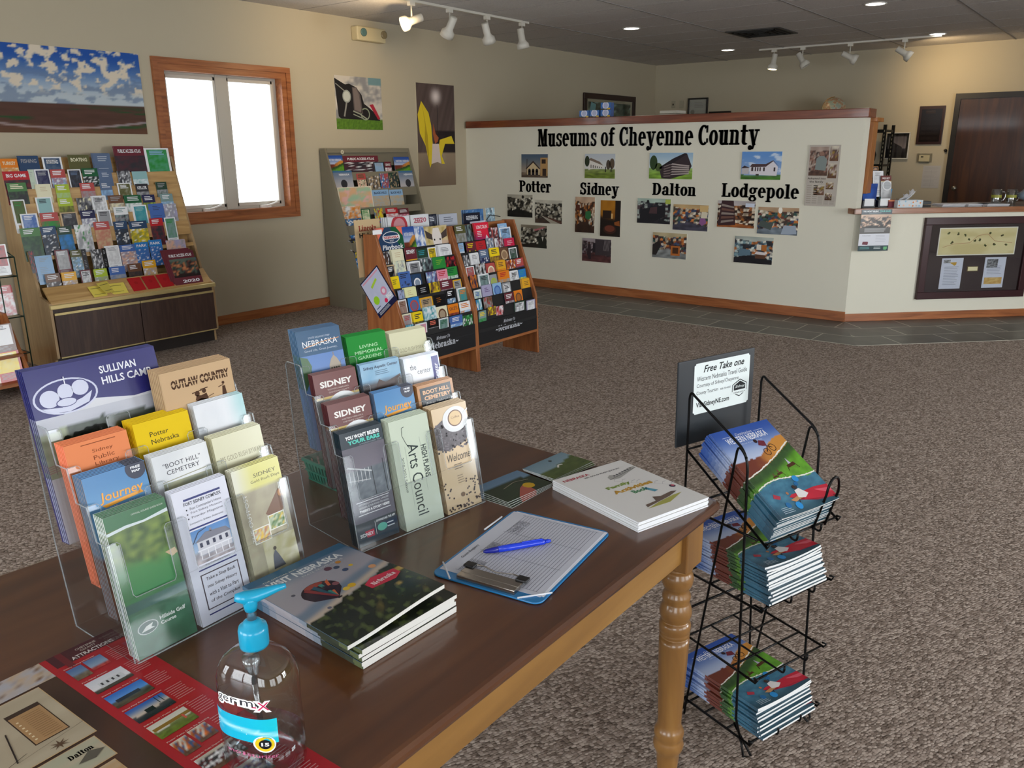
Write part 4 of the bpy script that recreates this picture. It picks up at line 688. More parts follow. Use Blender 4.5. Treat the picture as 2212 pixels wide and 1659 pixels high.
# ------------------------------------------------------------------ brochure displays against the window wall and on the floor
LEAVES = '''
L1|2.439|1.464|0.113|band|or,tn,cr|TURKEY|orange guide|0
L1|2.560|1.483|0.137|band|nb,nb,gy|FISHING|plain navy guide|1
L1|2.718|1.475|0.135|frame|wh,nb,gy|BOATING|navy leaflet with a white border|0
L1|2.900|1.488|0.157|band|ol,ol,cr|BOATING|dark olive guide with an orange slash|0
L1|3.085|1.497|0.133|text|sl,sl,wh||slate blue leaflet|2
L1|3.259|1.548|0.241|band|mr,dk,wh|PUBLIC ACCESS ATLAS|large maroon atlas|1
L1|3.497|1.533|0.208|frame|wh,gn,sk||large green and sky blue guide|1
L2|2.432|1.381|0.172|band|rd,dk,wh|BIG GAME|wide red guide|0
L2|2.600|1.391|0.040|text|mt,mt,gy||narrow pale mint leaflet|0
L2|2.643|1.390|0.102|frame|wh,nv,gy||white leaflet with a navy panel|1
L2|2.749|1.388|0.105|band|rs,sk,wh||red and sky blue leaflet|0
L2|2.871|1.386|0.097|frame|wh,dk,sl||white bordered leaflet with a dark photo|0
L2|2.975|1.391|0.117|band|gd,dk,wh||dark green leaflet|0
L2|3.091|1.374|0.104|text|sl,sl,wh||slate blue leaflet with white lettering|0
L2|3.234|1.367|0.103|pic|gy,dk,wh||grey photo leaflet|0
L2|3.351|1.361|0.122|band|tl,wh,tl||pale teal leaflet|0
L3|2.439|1.304|0.127|band|gm,dk,cr||muted green leaflet|0
L3|2.625|1.288|0.102|text|cr,cr,tn||tall cream leaflet|1
L3|2.754|1.283|0.099|band|lm,lg,wh||light green leaflet|0
L3|2.930|1.288|0.107|band|rs,gy,wh||brick red leaflet with a grey photo|0
L3|3.078|1.290|0.092|band|sl,sk,wh||slate and sky blue leaflet|0
L3|3.209|1.279|0.111|frame|wh,ol,wh||white leaflet with a brown photo|0
L3|3.352|1.267|0.102|band|dk,gy,wh|KELLER|charcoal banded leaflet|0
L3|3.520|1.276|0.093|band|dg,gy,gy||dark grey green leaflet|0
L4|2.437|1.190|0.088|frame|wh,ol,gn||white leaflet standing open|1
L4|2.597|1.200|0.112|frame|wh,tl,tl||white leaflet with a teal panel|0
L4|2.745|1.189|0.106|band|lm,ol,wh||lime and brown leaflet|0
L4|2.878|1.183|0.106|pic|dk,gy,cr||dark grey photo leaflet|0
L4|2.990|1.192|0.109|frame|wh,wh,dk||white text leaflet|1
L4|3.113|1.191|0.117|band|br,cr,gy||leaflet with a brown band over a map|0
L4|3.240|1.185|0.132|band|gd,wh,wh||bottle green leaflet|1
L4|3.382|1.183|0.102|band|nv,lm,wh||navy and lime leaflet|0
L4|3.530|1.184|0.107|band|gt,sk,wh||grey teal leaflet|0
L5|2.468|1.094|0.113|frame|wh,bl,wh||white leaflet with blue stripes|0
L5|2.598|1.093|0.124|band|rs,gn,wh||red and green leaflet|0
L5|2.734|1.088|0.124|frame|tn,dk,gy||taupe leaflet with a dark panel|0
L5|2.878|1.094|0.110|band|nv,wh,wh||navy leaflet over white|0
L5|2.998|1.089|0.106|frame|wh,gy,gy||white bordered grey leaflet|0
L5|3.131|1.105|0.110|band|wh,dk,gt||white leaflet with dark title|0
L5|3.281|1.108|0.114|frame|wh,te,tl||white leaflet with a deep teal panel|2
L5|3.413|1.113|0.122|text|bl,bl,dk||mid blue leaflet|1
L5|3.537|1.106|0.108|pic|ll,gy,wh||lilac grey leaflet|1
L6|2.439|0.998|0.132|band|gm,dg,wh||wide bright green guide|0
L6|2.575|1.001|0.106|band|nb,dk,wh||navy leaflet with a grey photo|0
L6|2.686|0.993|0.102|band|dg,sb,wh||dark green and bright blue leaflet|0
L6|2.807|0.995|0.120|pic|gy,wh,gn||pale grey leaflet with a round wheel|0
L6|2.952|1.007|0.117|band|rs,tn,wh||red leaflet over a tan field|0
L6|3.101|1.000|0.105|band|nb,dk,wh||navy leaflet with a crowd photo|0
L6|3.218|0.994|0.144|band|nb,yl,wh||navy leaflet with yellow wings|0
L6|3.389|1.004|0.109|band|rd,dk,wh||red leaflet with a dark photo|0
L6|3.511|1.003|0.095|frame|wh,gt,gn||white bordered leaflet with a green title|0
L7|2.452|0.844|0.036|pic|dk,dk,rd||black covered booklet|0
L7|2.481|0.806|0.118|text|sk,bl,gy||plain sky blue sheet|0
L7|2.624|0.834|0.101|frame|mr,gy,wh||maroon leaflet with two photos|0
L7|2.730|0.824|0.079|band|ol,sk,wh||olive photo leaflet|0
L7|2.812|0.824|0.033|text|dk,dk,wh||black spined leaflet|0
L7|2.875|0.814|0.082|pic|gy,dk,wh||light grey photo leaflet|0
L7|2.961|0.817|0.029|text|bk,bk,wh||narrow black leaflet|0
L7|2.987|0.829|0.107|frame|wh,wh,gy||white leaflet with a small crest|1
L7|3.097|0.827|0.122|band|bl,pe,wh||blue leaflet with an orange sunset|0
L7|3.218|0.835|0.109|band|sb,bl,wh|PARK|bright blue park leaflet|0
L7|3.334|0.844|0.108|band|sb,bl,wh|PARK|bright blue park leaflet, right of its twin|0
L7|3.480|0.828|0.161|pic|ll,pe,gy||wide lilac and peach leaflet|1
L8|2.516|0.679|0.103|band|br,dk,wh||brown leaflet|0
L8|2.631|0.676|0.102|band|yo,ll,wh||golden yellow leaflet|1
L8|2.760|0.679|0.080|frame|mr,wh,dk||dark leaflet with a white framed photo|0
L8|2.857|0.675|0.101|band|lm,gy,wh||lime green leaflet|0
L8|2.973|0.677|0.123|band|bl,gy,wh||medium blue leaflet|0
L8|3.118|0.684|0.108|band|br,dk,wh||brown leaflet, the right one|0
L8|3.238|0.697|0.111|band|yo,ll,wh||golden yellow leaflet, the right one|0
L8|3.636|0.680|0.058|text|bl,bl,wh||small blue leaflet at the end|0
G1|5.348|1.464|0.200|west|bl,or,wh||blue sky and orange rock magazine|0
G1|5.553|1.458|0.467|band|mr,dk,wh|PUBLIC ACCESS ATLAS|wide maroon atlas|0
G1|5.935|1.395|0.146|frame|dk,sk,gy||pale blue leaflet with a dark border|0
G1|6.088|1.396|0.093|band|mr,wh,wh|SIDNEY|small maroon and white leaflet|0
G1|6.234|1.442|0.260|west|bl,or,wh||blue sky and orange rock magazine at the end|0
G2|5.377|1.319|0.242|balloon|sl,gy,wh||slate magazine with a dark balloon|0
G2|5.667|1.288|0.120|band|rs,cr,gd||red and cream leaflet|0
G2|5.797|1.261|0.164|pic|tn,dk,wh||tan landscape leaflet|0
G2|5.976|1.281|0.120|pic|sb,rs,wh||blue and pink leaflet|0
G2|6.105|1.288|0.130|pic|dg,dk,tn||dark green leaflet|0
G2|6.254|1.300|0.239|balloon|sl,gy,wh||slate magazine with a dark balloon at the end|0
G3|5.378|1.164|0.444|map|cr,mt,pk||wide pastel map|0
G3|5.814|1.123|0.227|band|sk,tn,nv|BLACK HILLS|sky blue and tan guide|0
G3|6.049|1.117|0.195|band|sk,tn,nv|BLACK HILLS|sky blue and tan guide, the right one|0
G4|5.365|0.986|0.245|pic|wh,or,gy||white and orange map leaflet|0
G4|5.603|0.949|0.120|frame|gd,cr,gn||cream leaflet with a green edge|0
G4|5.776|0.944|0.117|pic|bl,yl,rd||blue leaflet with coloured blocks|0
G4|5.933|0.940|0.171|band|rd,wh,wh||bright red leaflet|0
G4|6.106|0.925|0.154|band|mr,pk,wh||pink and maroon leaflet|1
G5|5.360|0.868|0.220|pic|sb,br,wh|WY|blue and brown mountain magazine|0
G6|5.367|0.692|0.175|pic|bl,dk,yl||deep blue magazine|0
G7|5.360|0.494|0.130|band|sb,sk,wh|Kansas|sky blue guide|0
G8|5.384|0.400|0.078|frame|wh,rd,wh||red leaflet with a white border|0
W1|3.590|1.030|0.242|play|nb,gd,cl|Playbook|large navy and green guide|2
W1|3.814|1.024|0.111|west|bl,or,wh||blue sky and orange rock magazine|0
W1|3.924|1.020|0.092|pic|bl,wh,wh||shiny blue and silver magazine|0
W1|4.014|1.011|0.229|cow|tn,wh,dk||magazine with a pale cow face|0
W2|3.576|0.888|0.069|pic|dk,br,wh||dark brown photo leaflet|0
W2|3.662|0.893|0.104|text|cr,cr,tn||cream plain leaflet|2
W2|3.780|0.896|0.105|sidney|mr,gy,wh|SIDNEY|maroon and grey leaflet|0
W2|3.884|0.878|0.100|band|dg,gy,te||dark teal leaflet|0
W2|3.988|0.880|0.082|frame|wh,yl,dk||white leaflet with a yellow dot|0
W2|4.095|0.883|0.128|frame|wh,wh,gy||white list leaflet|3
W3|3.580|0.808|0.070|frame|tn,bk,wh||black leaflet with a tan border|0
W3|3.646|0.824|0.107|pic|mt,cr,gy||pale mint leaflet|0
W3|3.775|0.806|0.109|frame|wh,gy,dk||white leaflet with a cottage sketch|3
W3|3.882|0.815|0.118|pic|gt,dk,wh||grey teal landscape leaflet|0
W3|4.006|0.811|0.121|text|gn,gn,lm||bright green leaflet|1
W3|4.127|0.805|0.104|pic|bk,mr,rd||black and maroon leaflet|0
W4|3.579|0.735|0.079|text|yl,yl,dk||plain yellow leaflet|1
W4|3.658|0.755|0.108|band|bl,bl,dk||royal blue leaflet|0
W4|3.770|0.727|0.087|round|nb,wh,nb||navy leaflet with a white compass|3
W4|3.902|0.729|0.100|pic|pu,sk,wh||purple mountain leaflet|0
W4|4.006|0.730|0.106|band|pk,wh,rd||pink and white leaflet|0
W4|4.099|0.738|0.116|band|gn,wh,gd||white leaflet with a green photo|0
W5|3.609|0.651|0.056|pic|ll,sk,dk||pale lilac leaflet|0
W5|3.670|0.656|0.106|text|ly,ly,tn||pale yellow leaflet|2
W5|3.787|0.658|0.107|text|bk,bk,wh||black leaflet with white script|1
W5|3.901|0.661|0.101|pic|yl,br,dk||yellow and brown photo leaflet|0
W5|4.005|0.661|0.124|band|mr,gy,wh||maroon leaflet with riders|0
W5|4.132|0.652|0.086|frame|yo,gy,gy||grey leaflet with a golden border|0
W6|3.585|0.593|0.074|frame|wh,sp,br||white bordered sepia leaflet|0
W6|3.672|0.595|0.101|round|sb,rs,bk||sky blue leaflet with a red balloon|0
W6|3.775|0.579|0.120|frame|yo,tn,dk||ochre map leaflet|1
W6|3.902|0.579|0.114|text|bk,bk,or||black leaflet with orange lettering|0
W6|4.035|0.598|0.084|band|bk,sk,wh||black leaflet with a sky blue photo|0
W6|4.149|0.594|0.103|frame|wh,te,or||white bordered mural leaflet|1
W7|3.584|0.507|0.078|frame|cr,gy,rs||cream leaflet with a grey band|0
W7|3.675|0.502|0.089|band|yl,dk,dk||lemon yellow leaflet|2
W7|3.778|0.520|0.121|pic|te,wh,wh||teal leaflet|1
W7|3.896|0.507|0.105|round|cr,br,cr||cream leaflet with a brown oval|0
W7|4.009|0.505|0.105|band|or,mr,br|OLE'S|orange leaflet with a peaked top|0
W7|4.123|0.505|0.114|band|wh,sk,or||white and sky blue leaflet|0
W8|3.586|0.440|0.071|pic|te,sk,wh||low teal leaflet|0
W8|3.673|0.432|0.103|frame|wh,pk,gy||white leaflet with a pink block|1
W8|3.792|0.440|0.099|band|bk,gy,cl||black leaflet with salmon lettering|0
W8|3.889|0.432|0.094|frame|wh,gt,gd||white bordered green landscape leaflet|0
W8|4.000|0.428|0.124|band|bl,sk,wh||medium blue leaflet|1
W8|4.121|0.417|0.103|pic|dg,gn,wh||green leaflet with a white stream|0
X1|4.315|1.000|0.111|band|ol,gy,wh||green photo magazine|0
X1|4.427|0.997|0.065|pic|dk,gt,dk||grey forest magazine|0
X1|4.528|0.998|0.159|lincoln|rd,pu,wh|LINCOLN|red and purple magazine|2
X1|4.671|0.957|0.101|pic|dk,rs,wh||dark photo leaflet with coral|0
X1|4.785|0.978|0.110|text|sk,sk,wh||plain light blue leaflet|0
X1|4.789|0.949|0.135|frame|wh,sk,dk||pale blue map leaflet|0
X2|4.298|0.880|0.057|band|sk,wh,gy||white and blue leaflet|0
X2|4.379|0.880|0.102|band|mr,dk,yl||dark brown leaflet with yellow lettering|0
X2|4.484|0.878|0.109|text|rd,rd,dk||red leaflet|0
X2|4.604|0.888|0.086|pic|sl,gy,wh||slate grey photo leaflet|0
X2|4.699|0.881|0.098|pic|wh,mr,dk||white and plum photo leaflet|0
X2|4.810|0.869|0.117|text|cm,cm,wh||crimson leaflet|1
X3|4.306|0.796|0.062|pic|gy,dk,wh||grey mountain leaflet|0
X3|4.384|0.803|0.095|frame|wh,wh,gy||white leaflet with a small sketch|1
X3|4.490|0.818|0.102|band|sl,nv,wh||navy photo leaflet|0
X3|4.610|0.817|0.108|band|yl,br,dk||bright yellow leaflet|1
X3|4.720|0.811|0.102|round|br,tn,or||brown leaflet with a badge|0
X3|4.827|0.801|0.096|frame|wh,dg,gy||dark green leaflet with a white border|0
X4|4.299|0.721|0.091|frame|wh,rs,gy||white leaflet with a rust band|0
X4|4.401|0.727|0.108|pic|bk,wh,br||black and white photo leaflet|0
X4|4.521|0.719|0.099|round|rs,cr,gd||rose leaflet with a cream oval|1
X4|4.644|0.724|0.102|band|yo,or,br||yellow and orange leaflet|3
X4|4.750|0.719|0.108|pic|mr,or,wh||dark red fire leaflet|0
X4|4.865|0.721|0.097|band|rs,pu,wh||rose and purple leaflet|0
X5|4.309|0.661|0.078|pic|nv,or,rs||navy and orange leaflet|0
X5|4.404|0.655|0.115|frame|wh,gt,dk||white leaflet with black script|1
X5|4.519|0.641|0.083|round|gy,lm,gy||grey leaflet with a striped balloon|0
X5|4.624|0.652|0.128|band|or,gy,rd||orange and grey leaflet|2
X5|4.755|0.640|0.101|frame|wh,wh,bk||white leaflet with a black silhouette|1
X5|4.861|0.641|0.090|band|sb,yl,te||sky blue leaflet with a yellow patch|0
X6|4.305|0.561|0.080|frame|wh,mt,bl||white leaflet with a blue drop|0
X6|4.401|0.580|0.111|text|ll,ll,pu||lilac leaflet|1
X6|4.521|0.581|0.100|round|sk,bl,wh||pale leaflet with a blue disc|0
X6|4.632|0.569|0.094|frame|gy,wh,dk||white leaflet with a garden sketch|1
X6|4.865|0.570|0.108|text|yo,yo,dk||orange yellow leaflet|4
X7|4.298|0.498|0.059|pic|wh,te,sb||white and teal water leaflet|0
X7|4.379|0.501|0.097|pic|br,gy,rd||brown leaflet with a red figure|0
X7|4.619|0.499|0.106|band|mr,gy,wh||red brown people leaflet|0
X7|4.732|0.503|0.100|round|or,br,dk||orange leaflet with a dark bird|0
X8|4.291|0.420|0.083|band|gt,gn,yl||green and grey field leaflet|0
X8|4.398|0.432|0.088|pic|br,yl,dk||brown and gold leaflet|0
X8|4.489|0.426|0.082|pic|wh,rd,dk||white leaflet with a red parrot|0
X8|4.700|0.424|0.131|frame|dg,wh,bk||dark leaflet with a white sketch|0
X8|4.847|0.417|0.108|frame|ll,wh,gy||pale lilac pencil sketch leaflet|0
'''
ORD = ['', 'top', 'second', 'third', 'fourth', 'fifth', 'sixth', 'seventh', 'eighth']
DISP = {'L': dict(p0=(6.12, .62), p1=(6.38, 1.52), tilt=8, where='%s row, light wood display', h=.229, grp='leaflets on the light wood display'),
        'G': dict(p0=(6.10, .45), p1=(6.42, 1.45), tilt=10, where='%s shelf, tall grey display', h=.229, grp='leaflets on the tall grey display'),
        'W': dict(p0=(3.65, .45), p1=(3.87, 1.0), tilt=11, where='%s row, oak rack left bay', h=.229, grp='leaflets in the left bay of the oak rack'),
        'X': dict(p0=(3.65, .45), p1=(3.87, 1.0), tilt=11, where='%s row, oak rack right bay', h=.229, grp='leaflets in the right bay of the oak rack')}
def lean(x, y, z, deg, rz=0): return TR(x, y, z, rz) @ Matrix.Rotation(-math.radians(deg), 4, 'X')
ROWZ = {}; recs = []
for i, ln in enumerate(LEAVES.strip().split('\n')):
    p, x, z, w, kind, cs, title, desc, n = ln.split('|'); D = p[0]; row = int(p[1]); z = float(z)
    recs.append((D, row, float(x), z, float(w), kind, cs.split(','), title, desc, int(n), i)); ROWZ.setdefault((D, row), []).append(z)
for D, row, x, z, w, kind, cs, title, desc, n, i in recs:
    d = dict(DISP[D]); d['tilt'] = 2 if D in 'WX' and row == 8 else d['tilt']; t = math.radians(d['tilt']); y = d['p0'][0] + (z - d['p0'][1]) * (d['p1'][0] - d['p0'][0]) / (d['p1'][1] - d['p0'][1])
    big = w > .125 and (kind in ('band', 'frame', 'text', 'pic', 'west', 'balloon', 'play', 'cow', 'lincoln')) and row <= 2 or kind in ('west', 'balloon')
    h = d['h']; 
    if D == 'L' and row == 7: h = .2
    if big and D in 'LW' and row == 1: h = .27
    if D in 'WX' and row == 8: h = .2
    h = min(h, z - .06)
    seed = i * 7 + 3; w0 = max(w - .002, .03)
    me = leaf_mesh(kind, cs, title, w0, h, .003 if n == 0 else .0022, seed)
    nm = 'magazine' if w > .135 else 'leaflet'
    for k in range(n + 1):
        off = k * .005; jx = -k * (.0035 if D != 'X' else .003)
        bz = z - h * math.cos(t); by = y - h * math.sin(t) + off
        M = lean(x + w / 2 + jx, by, bz + (.001 * k), d['tilt'], (nz(i, k) - .5) * .04)
        o = link(nm, me, None, M)
        lab = desc + (', ' if k == 0 else [', second in its pocket, ', ', third in its pocket, ', ', fourth in its pocket, ', ', rearmost in its pocket, '][k - 1]) + d['where'] % ORD[row]
        tag(o, lab, nm, d['grp'])
def rowtop(D, r):
    v = sorted(ROWZ[(D, r)]); return v[len(v) // 2]
def slope_y(D, z):
    d = DISP[D]; return d['p0'][0] + (z - d['p0'][1]) * (d['p1'][0] - d['p0'][0]) / (d['p1'][1] - d['p0'][1])

# light wood display with dark cabinet base
MAPLE = wood('light_maple', 'a8824e', 'b9935c', 'c6a36c', 0, .4, 1, .1)
MAPLEZ = wood('light_maple_side', 'a0825c', 'ad9068', 'b89c74', 2, .35, 1, .3)
ESP = wood('espresso_laminate', '33221c', '3e2a22', '49342a', 2, .5, 1.5)
BRS = mat('brass_trim', 'd9c58a', .3, .6)
PLN = mat('dark_plinth', '241c18', .6)
x0, x1 = 2.47, 3.72
e = empty('brochure_display', ((x0 + x1) / 2, 6.25, 0)); tag(e, 'light wood stepped brochure display with dark cabinet base beside the window', 'display rack')
Mi = e.matrix_world.inverted()
def ch(name, mb, m, par=e, bevel=0):
    o = obj(name, mb, m, par, bevel=bevel); o.matrix_basis = par.matrix_world.inverted(); return o
side = [(6.03, 0), (6.5, 0), (6.5, 1.3), (6.44, 1.47), (6.395, 1.47), (6.115, .53), (5.985, .49), (5.985, .1), (6.03, .08)]
for a_, b_ in ((x0 - .018, x0), (x1, x1 + .018)): ch('side_panel', MB().prism(side, a_, b_, 0), MAPLEZ)
ch('cabinet', MB().box(x0, 5.998, .1, x1, 6.5, .455), ESP)
ch('plinth', MB().box(x0, 6.03, 0, x1, 6.48, .1), PLN)
for a_, b_ in ((x0 + .004, (x0 + x1) / 2 - .003), ((x0 + x1) / 2 + .003, x1 - .004)):
    dr = ch('cabinet_door', MB().box(a_, 5.975, .105, b_, 5.998, .42), ESP, bevel=.001)
    t_ = obj('brass_strip', MB().box(a_, 5.968, .407, b_, 5.976, .423).box(a_, 5.968, .1, b_, 5.976, .108), BRS, dr); t_.matrix_basis = Matrix()
ch('ledge', MB().prism([(5.985, .455), (6.13, .455), (6.135, .505), (5.985, .478)], x0, x1, 0), MAPLE)
ch('sloped_fascia', MB().prism([(5.986, .479), (6.0, .479), (6.1, .585), (6.092, .592), (5.986, .492)], x0, x1, 0), MAPLE)
ch('brass_nosing', MB().box(x0 - .02, 5.965, .45, x1 + .02, 5.987, .482), BRS, bevel=.005)
ch('back_board', MB().prism([(6.2, .5), (6.215, .5), (6.44, 1.47), (6.425, 1.47)], x0, x1, 0), MAPLE)
for r in range(1, 9):
    zt = rowtop('L', r); zb = zt - .229 * math.cos(math.radians(8)) if r < 7 else zt - .2
    zl = (rowtop('L', r + 1) if r < 8 else .53) - .03; zb = max(zb, .5); y = slope_y('L', zt) - .229 * math.sin(math.radians(8))
    dy = math.tan(math.radians(8)); yb = slope_y('L', zt) - (zt - zb) * dy - .004
    s_ = MB(); s_.prism([(yb - .003, zb - .003), (yb + .035, zb - .003), (yb + .035, zb), (yb, zb), (yb + (zl - zb) * dy, zl), (yb + (zl - zb) * dy - .003, zl)], x0, x1, 0)
    ch('pocket_tier', s_, MAPLE if r < 7 else ACRYL)
# things on its ledge
for k, (x, y, rz, lab) in enumerate(((2.83, 5.99, .12, 'left-hand yellow card lying flat on the display ledge'), (2.905, 6.0, .5, 'middle yellow card leaning on the display ledge'), (2.96, 5.992, -.06, 'right-hand yellow card resting against the display ledge'))):
    a = Art(.13, .1, .001, 'd8c860'); a.rect(0, 0, 1, 1, 'ddcc5c', 1); a.rect(.1, .75, .8, .79, '3a3a28', 2); a.rect(.1, .2, .8, .23, '3a3a28', 2)
    flat('yellow_card', a, lean(x, y - .004, .496 + .02 * k * (k == 1), 45, rz), lab, 'card', 'yellow cards on the ledge')
for k in range(3):
    a = Art(.1, .12, .006, 'a01820'); a.rect(0, 0, 1, 1, 'b0181e', 1); a.ell(.5, .6, .15, None, 'a01419', 2)
    flat('red_booklet', a, lean(3.12 + .115 * k, 5.99, .5, 43, .03), ['leftmost', 'middle', 'rightmost'][k] + ' of three plain red booklets on the display ledge', 'booklet', 'red booklets on the ledge')
for k in range(3):
    a = Art(.24, .27, .006, 'mr'); a.rect(0, 0, 1, 1, 'mr', 1); a.grid(.06, .22, 1, .78, 14, 12, f_room(['2a2a2a', '6a3a30', 'c07a50', '4a5a50'], 61, '5a6a60', '2a1c1c', .2), 2); a.text('PUBLIC ACCESS ATLAS', .1, .84, .9, .93, 'wh', 3, bold=.03); a.text('2020', .3, .05, .9, .14, 'wh', 3, bold=.03)
    flat('atlas', a, lean(3.53 - .012 * k, 5.992 + .01 * k, .497 + .01 * k, 24, .0), ['maroon atlas at the front right end of the display ledge', 'maroon atlas second in the pile at the right end of the ledge', 'maroon atlas rearmost in the pile at the right end of the ledge'][k], 'atlas', 'atlases on the ledge')

# tall grey display
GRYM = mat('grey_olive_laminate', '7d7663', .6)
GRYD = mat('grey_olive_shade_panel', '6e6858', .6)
x0, x1 = 5.36, 6.46
e = empty('brochure_display', ((x0 + x1) / 2, 6.25, 0)); tag(e, 'tall grey olive shelf display against the window wall', 'display rack')
gs = [(6.03, 0), (6.5, 0), (6.5, 1.53), (6.43, 1.53), (6.1, .49), (6.03, .27)]
for a_, b_ in ((x0 - .02, x0), (x1, x1 + .02)): ch('side_panel', MB().prism(gs, a_, b_, 0), GRYM, e)
ch('top_panel', MB().box(x0, 6.42, 1.49, x1, 6.5, 1.53), GRYM, e)
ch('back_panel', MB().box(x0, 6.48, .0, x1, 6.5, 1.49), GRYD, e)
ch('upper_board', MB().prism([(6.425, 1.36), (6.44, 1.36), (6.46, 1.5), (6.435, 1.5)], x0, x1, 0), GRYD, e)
zz = [1.46, 1.29, 1.125, .95, .79, .63, .48, .39]
for r in range(8):
    zl = (zz[r + 1] if r < 7 else .3) + .012; zt = zz[r]; d8 = math.tan(math.radians(10)); zb = zt - .225; yb = slope_y('G', zt) - (zt - zb) * d8 - .008
    ch('shelf_tier', MB().prism([(yb - .01, zb - .01), (yb + .1, zb - .01), (yb + .1, zb), (yb, zb), (yb + (zl - zb) * d8, zl), (yb + (zl - zb) * d8 - .01, zl)], x0, x1, 0), GRYM, e)
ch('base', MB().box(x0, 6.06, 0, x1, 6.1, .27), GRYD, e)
o = link('round_sticker', Art(.04, .04, .002, 'd8d0b8', body=False).ell(.5, .5, .5, .5, 'cfc9b0', 1).ell(.5, .5, .3, .3, 'a8a088', 2).mesh('round_sticker', MATTE), None, TR(5.55, 6.418, 1.475)); tag(o, 'small round pale sticker at the top of the tall grey display', 'sticker')

# oak double rack
e = empty('brochure_rack', (4.27, 3.8, 0)); tag(e, 'oak two-bay brochure rack with black pockets standing on the carpet', 'brochure rack')
RACKW = wood('rack_oak', '7a4524', '96592f', 'a86c3e', 2, .4, .8, .15)
RACKX = wood('rack_oak_rail', '7a4524', '96592f', 'a86c3e', 0, .4, .8, .15)
BLKP = mat('black_pocket_panel', '0d0f14', .45)
ys = 3.60
for xa in (3.552, 4.2565, 4.961):
    ch('side_panel', MB().prism([(ys + .012, 0), (ys + .36, 0), (ys + .36, .995), (ys + .25, 1.0), (ys + .035, .45)], xa, xa + .018, 0), RACKW, e, .002)
    if xa == 4.2565: ch('side_panel', MB().prism([(ys + .012, 0), (ys + .36, 0), (ys + .36, .995), (ys + .25, 1.0), (ys + .035, .45)], xa - .0195, xa - .001, 0), RACKW, e, .002)
for D, xa, xb in (('W', 3.57, 4.237), ('X', 4.2745, 4.961)):
    ch('bottom_rail', MB().box(xa, ys + .022, .165, xb, ys + .34, .185), RACKX, e, .002)
    ch('back_panel', MB().box(xa, ys + .335, .185, xb, ys + .352, .98), BLKP, e)
    f = ch('front_panel', MB().prism([(ys + .021, .186), (ys + .026, .186), (ys + .032, .345), (ys + .027, .345)], xa, xb, 0), BLKP, e)
    a = Art(xb - xa, .16, 0, body=False); c0 = .5
    a.text('Welcome To', c0 - .1, .72, c0 + .1, .86, 'c8ccd4', 1, slabf=True, shear=.1); a.text('~Nebraska~', c0 - .23, .38, c0 + .23, .64, 'dfe3ea', 1, slabf=True)
    q = link('lettering', a.mesh('lettering', MATTE), f); q.matrix_basis = TR((xa + xb) / 2, ys + .0196, .186) @ Matrix.Rotation(-.038, 4, 'X')
    for r in range(1, 9):
        zt = rowtop(D, r); zl = (rowtop(D, r + 1) + .002) if r < 8 else .3; tl = math.tan(math.radians(11)); yt = slope_y(D, zt)
        zb = max(zt - .229 * math.cos(math.radians(11)) - .004, .2); yb = yt - (zt - zb) * tl - .003
        if r == 8: continue
        ch('pocket_tier', MB().prism([(yb - .002, zb), (yb + .02, zb), (yb + .02, zb + .002), (yb, zb + .002), (yb + (zl - zb) * tl, zl), (yb + (zl - zb) * tl - .002, zl)], xa, xb, 0), BLKP, e)
ch('top_rail', MB().box(3.57, ys + .33, .93, 4.237, ys + .36, .99).box(4.2745, ys + .33, .93, 4.961, ys + .36, .99), RACKX, e, .002)
WIRE = mat('black_wire', '0e0e0f', .35, .6)
tg = Art(.075, .028, .003, 'f0f0f0'); tg.rect(0, 0, 1, 1, 'f2f2f4', 1); flat('price_tag', tg, TR(3.566, ys + .24, 1.0), 'small white blank tag on top of the oak rack left side', 'tag')
# wire pockets and publications standing behind the top edge
bk = [(3.515, 1.083, .216, 'tn', 'band', 'large tan highway guide with red lettering hanging behind the rack left end', 'Lincoln', 4.0, .36, 0),
      (3.79, 1.083, .2, 'wh', 'round', 'white guide with a red ribbon emblem standing behind the rack', '', 3.99, .26, 3), (4.0, 1.085, .175, 'wh', 'text', 'white guide dated 2020 standing behind the rack', '2020', 3.99, .26, 2),
      (4.165, 1.08, .09, 'bk', 'frame', 'black and white guide slanting between the white guides behind the rack', '', 3.99, .26, 0), (4.28, 1.072, .19, 'gy', 'text', 'silver grey guide with a dark title box behind the rack', '', 3.99, .26, 2),
      (4.515, 1.066, .185, 'bk', 'text', 'black guide lettered GOTHENBURG in the wire stand behind the rack', 'GOTHENBURG', 3.97, .24, 0), (4.57, 1.005, .18, 'ff', 'text', 'plain white card in front of the black guide behind the rack', '', 3.955, .2, 0),
      (4.6, 1.083, .2, 'sb', 'pic', 'royal blue guide standing tall behind the right bay', '', 4.02, .27, 2), (4.81, 1.088, .1, 'sk', 'pic', 'pale blue guide with a dark photo behind the right bay', '', 4.0, .27, 0)]
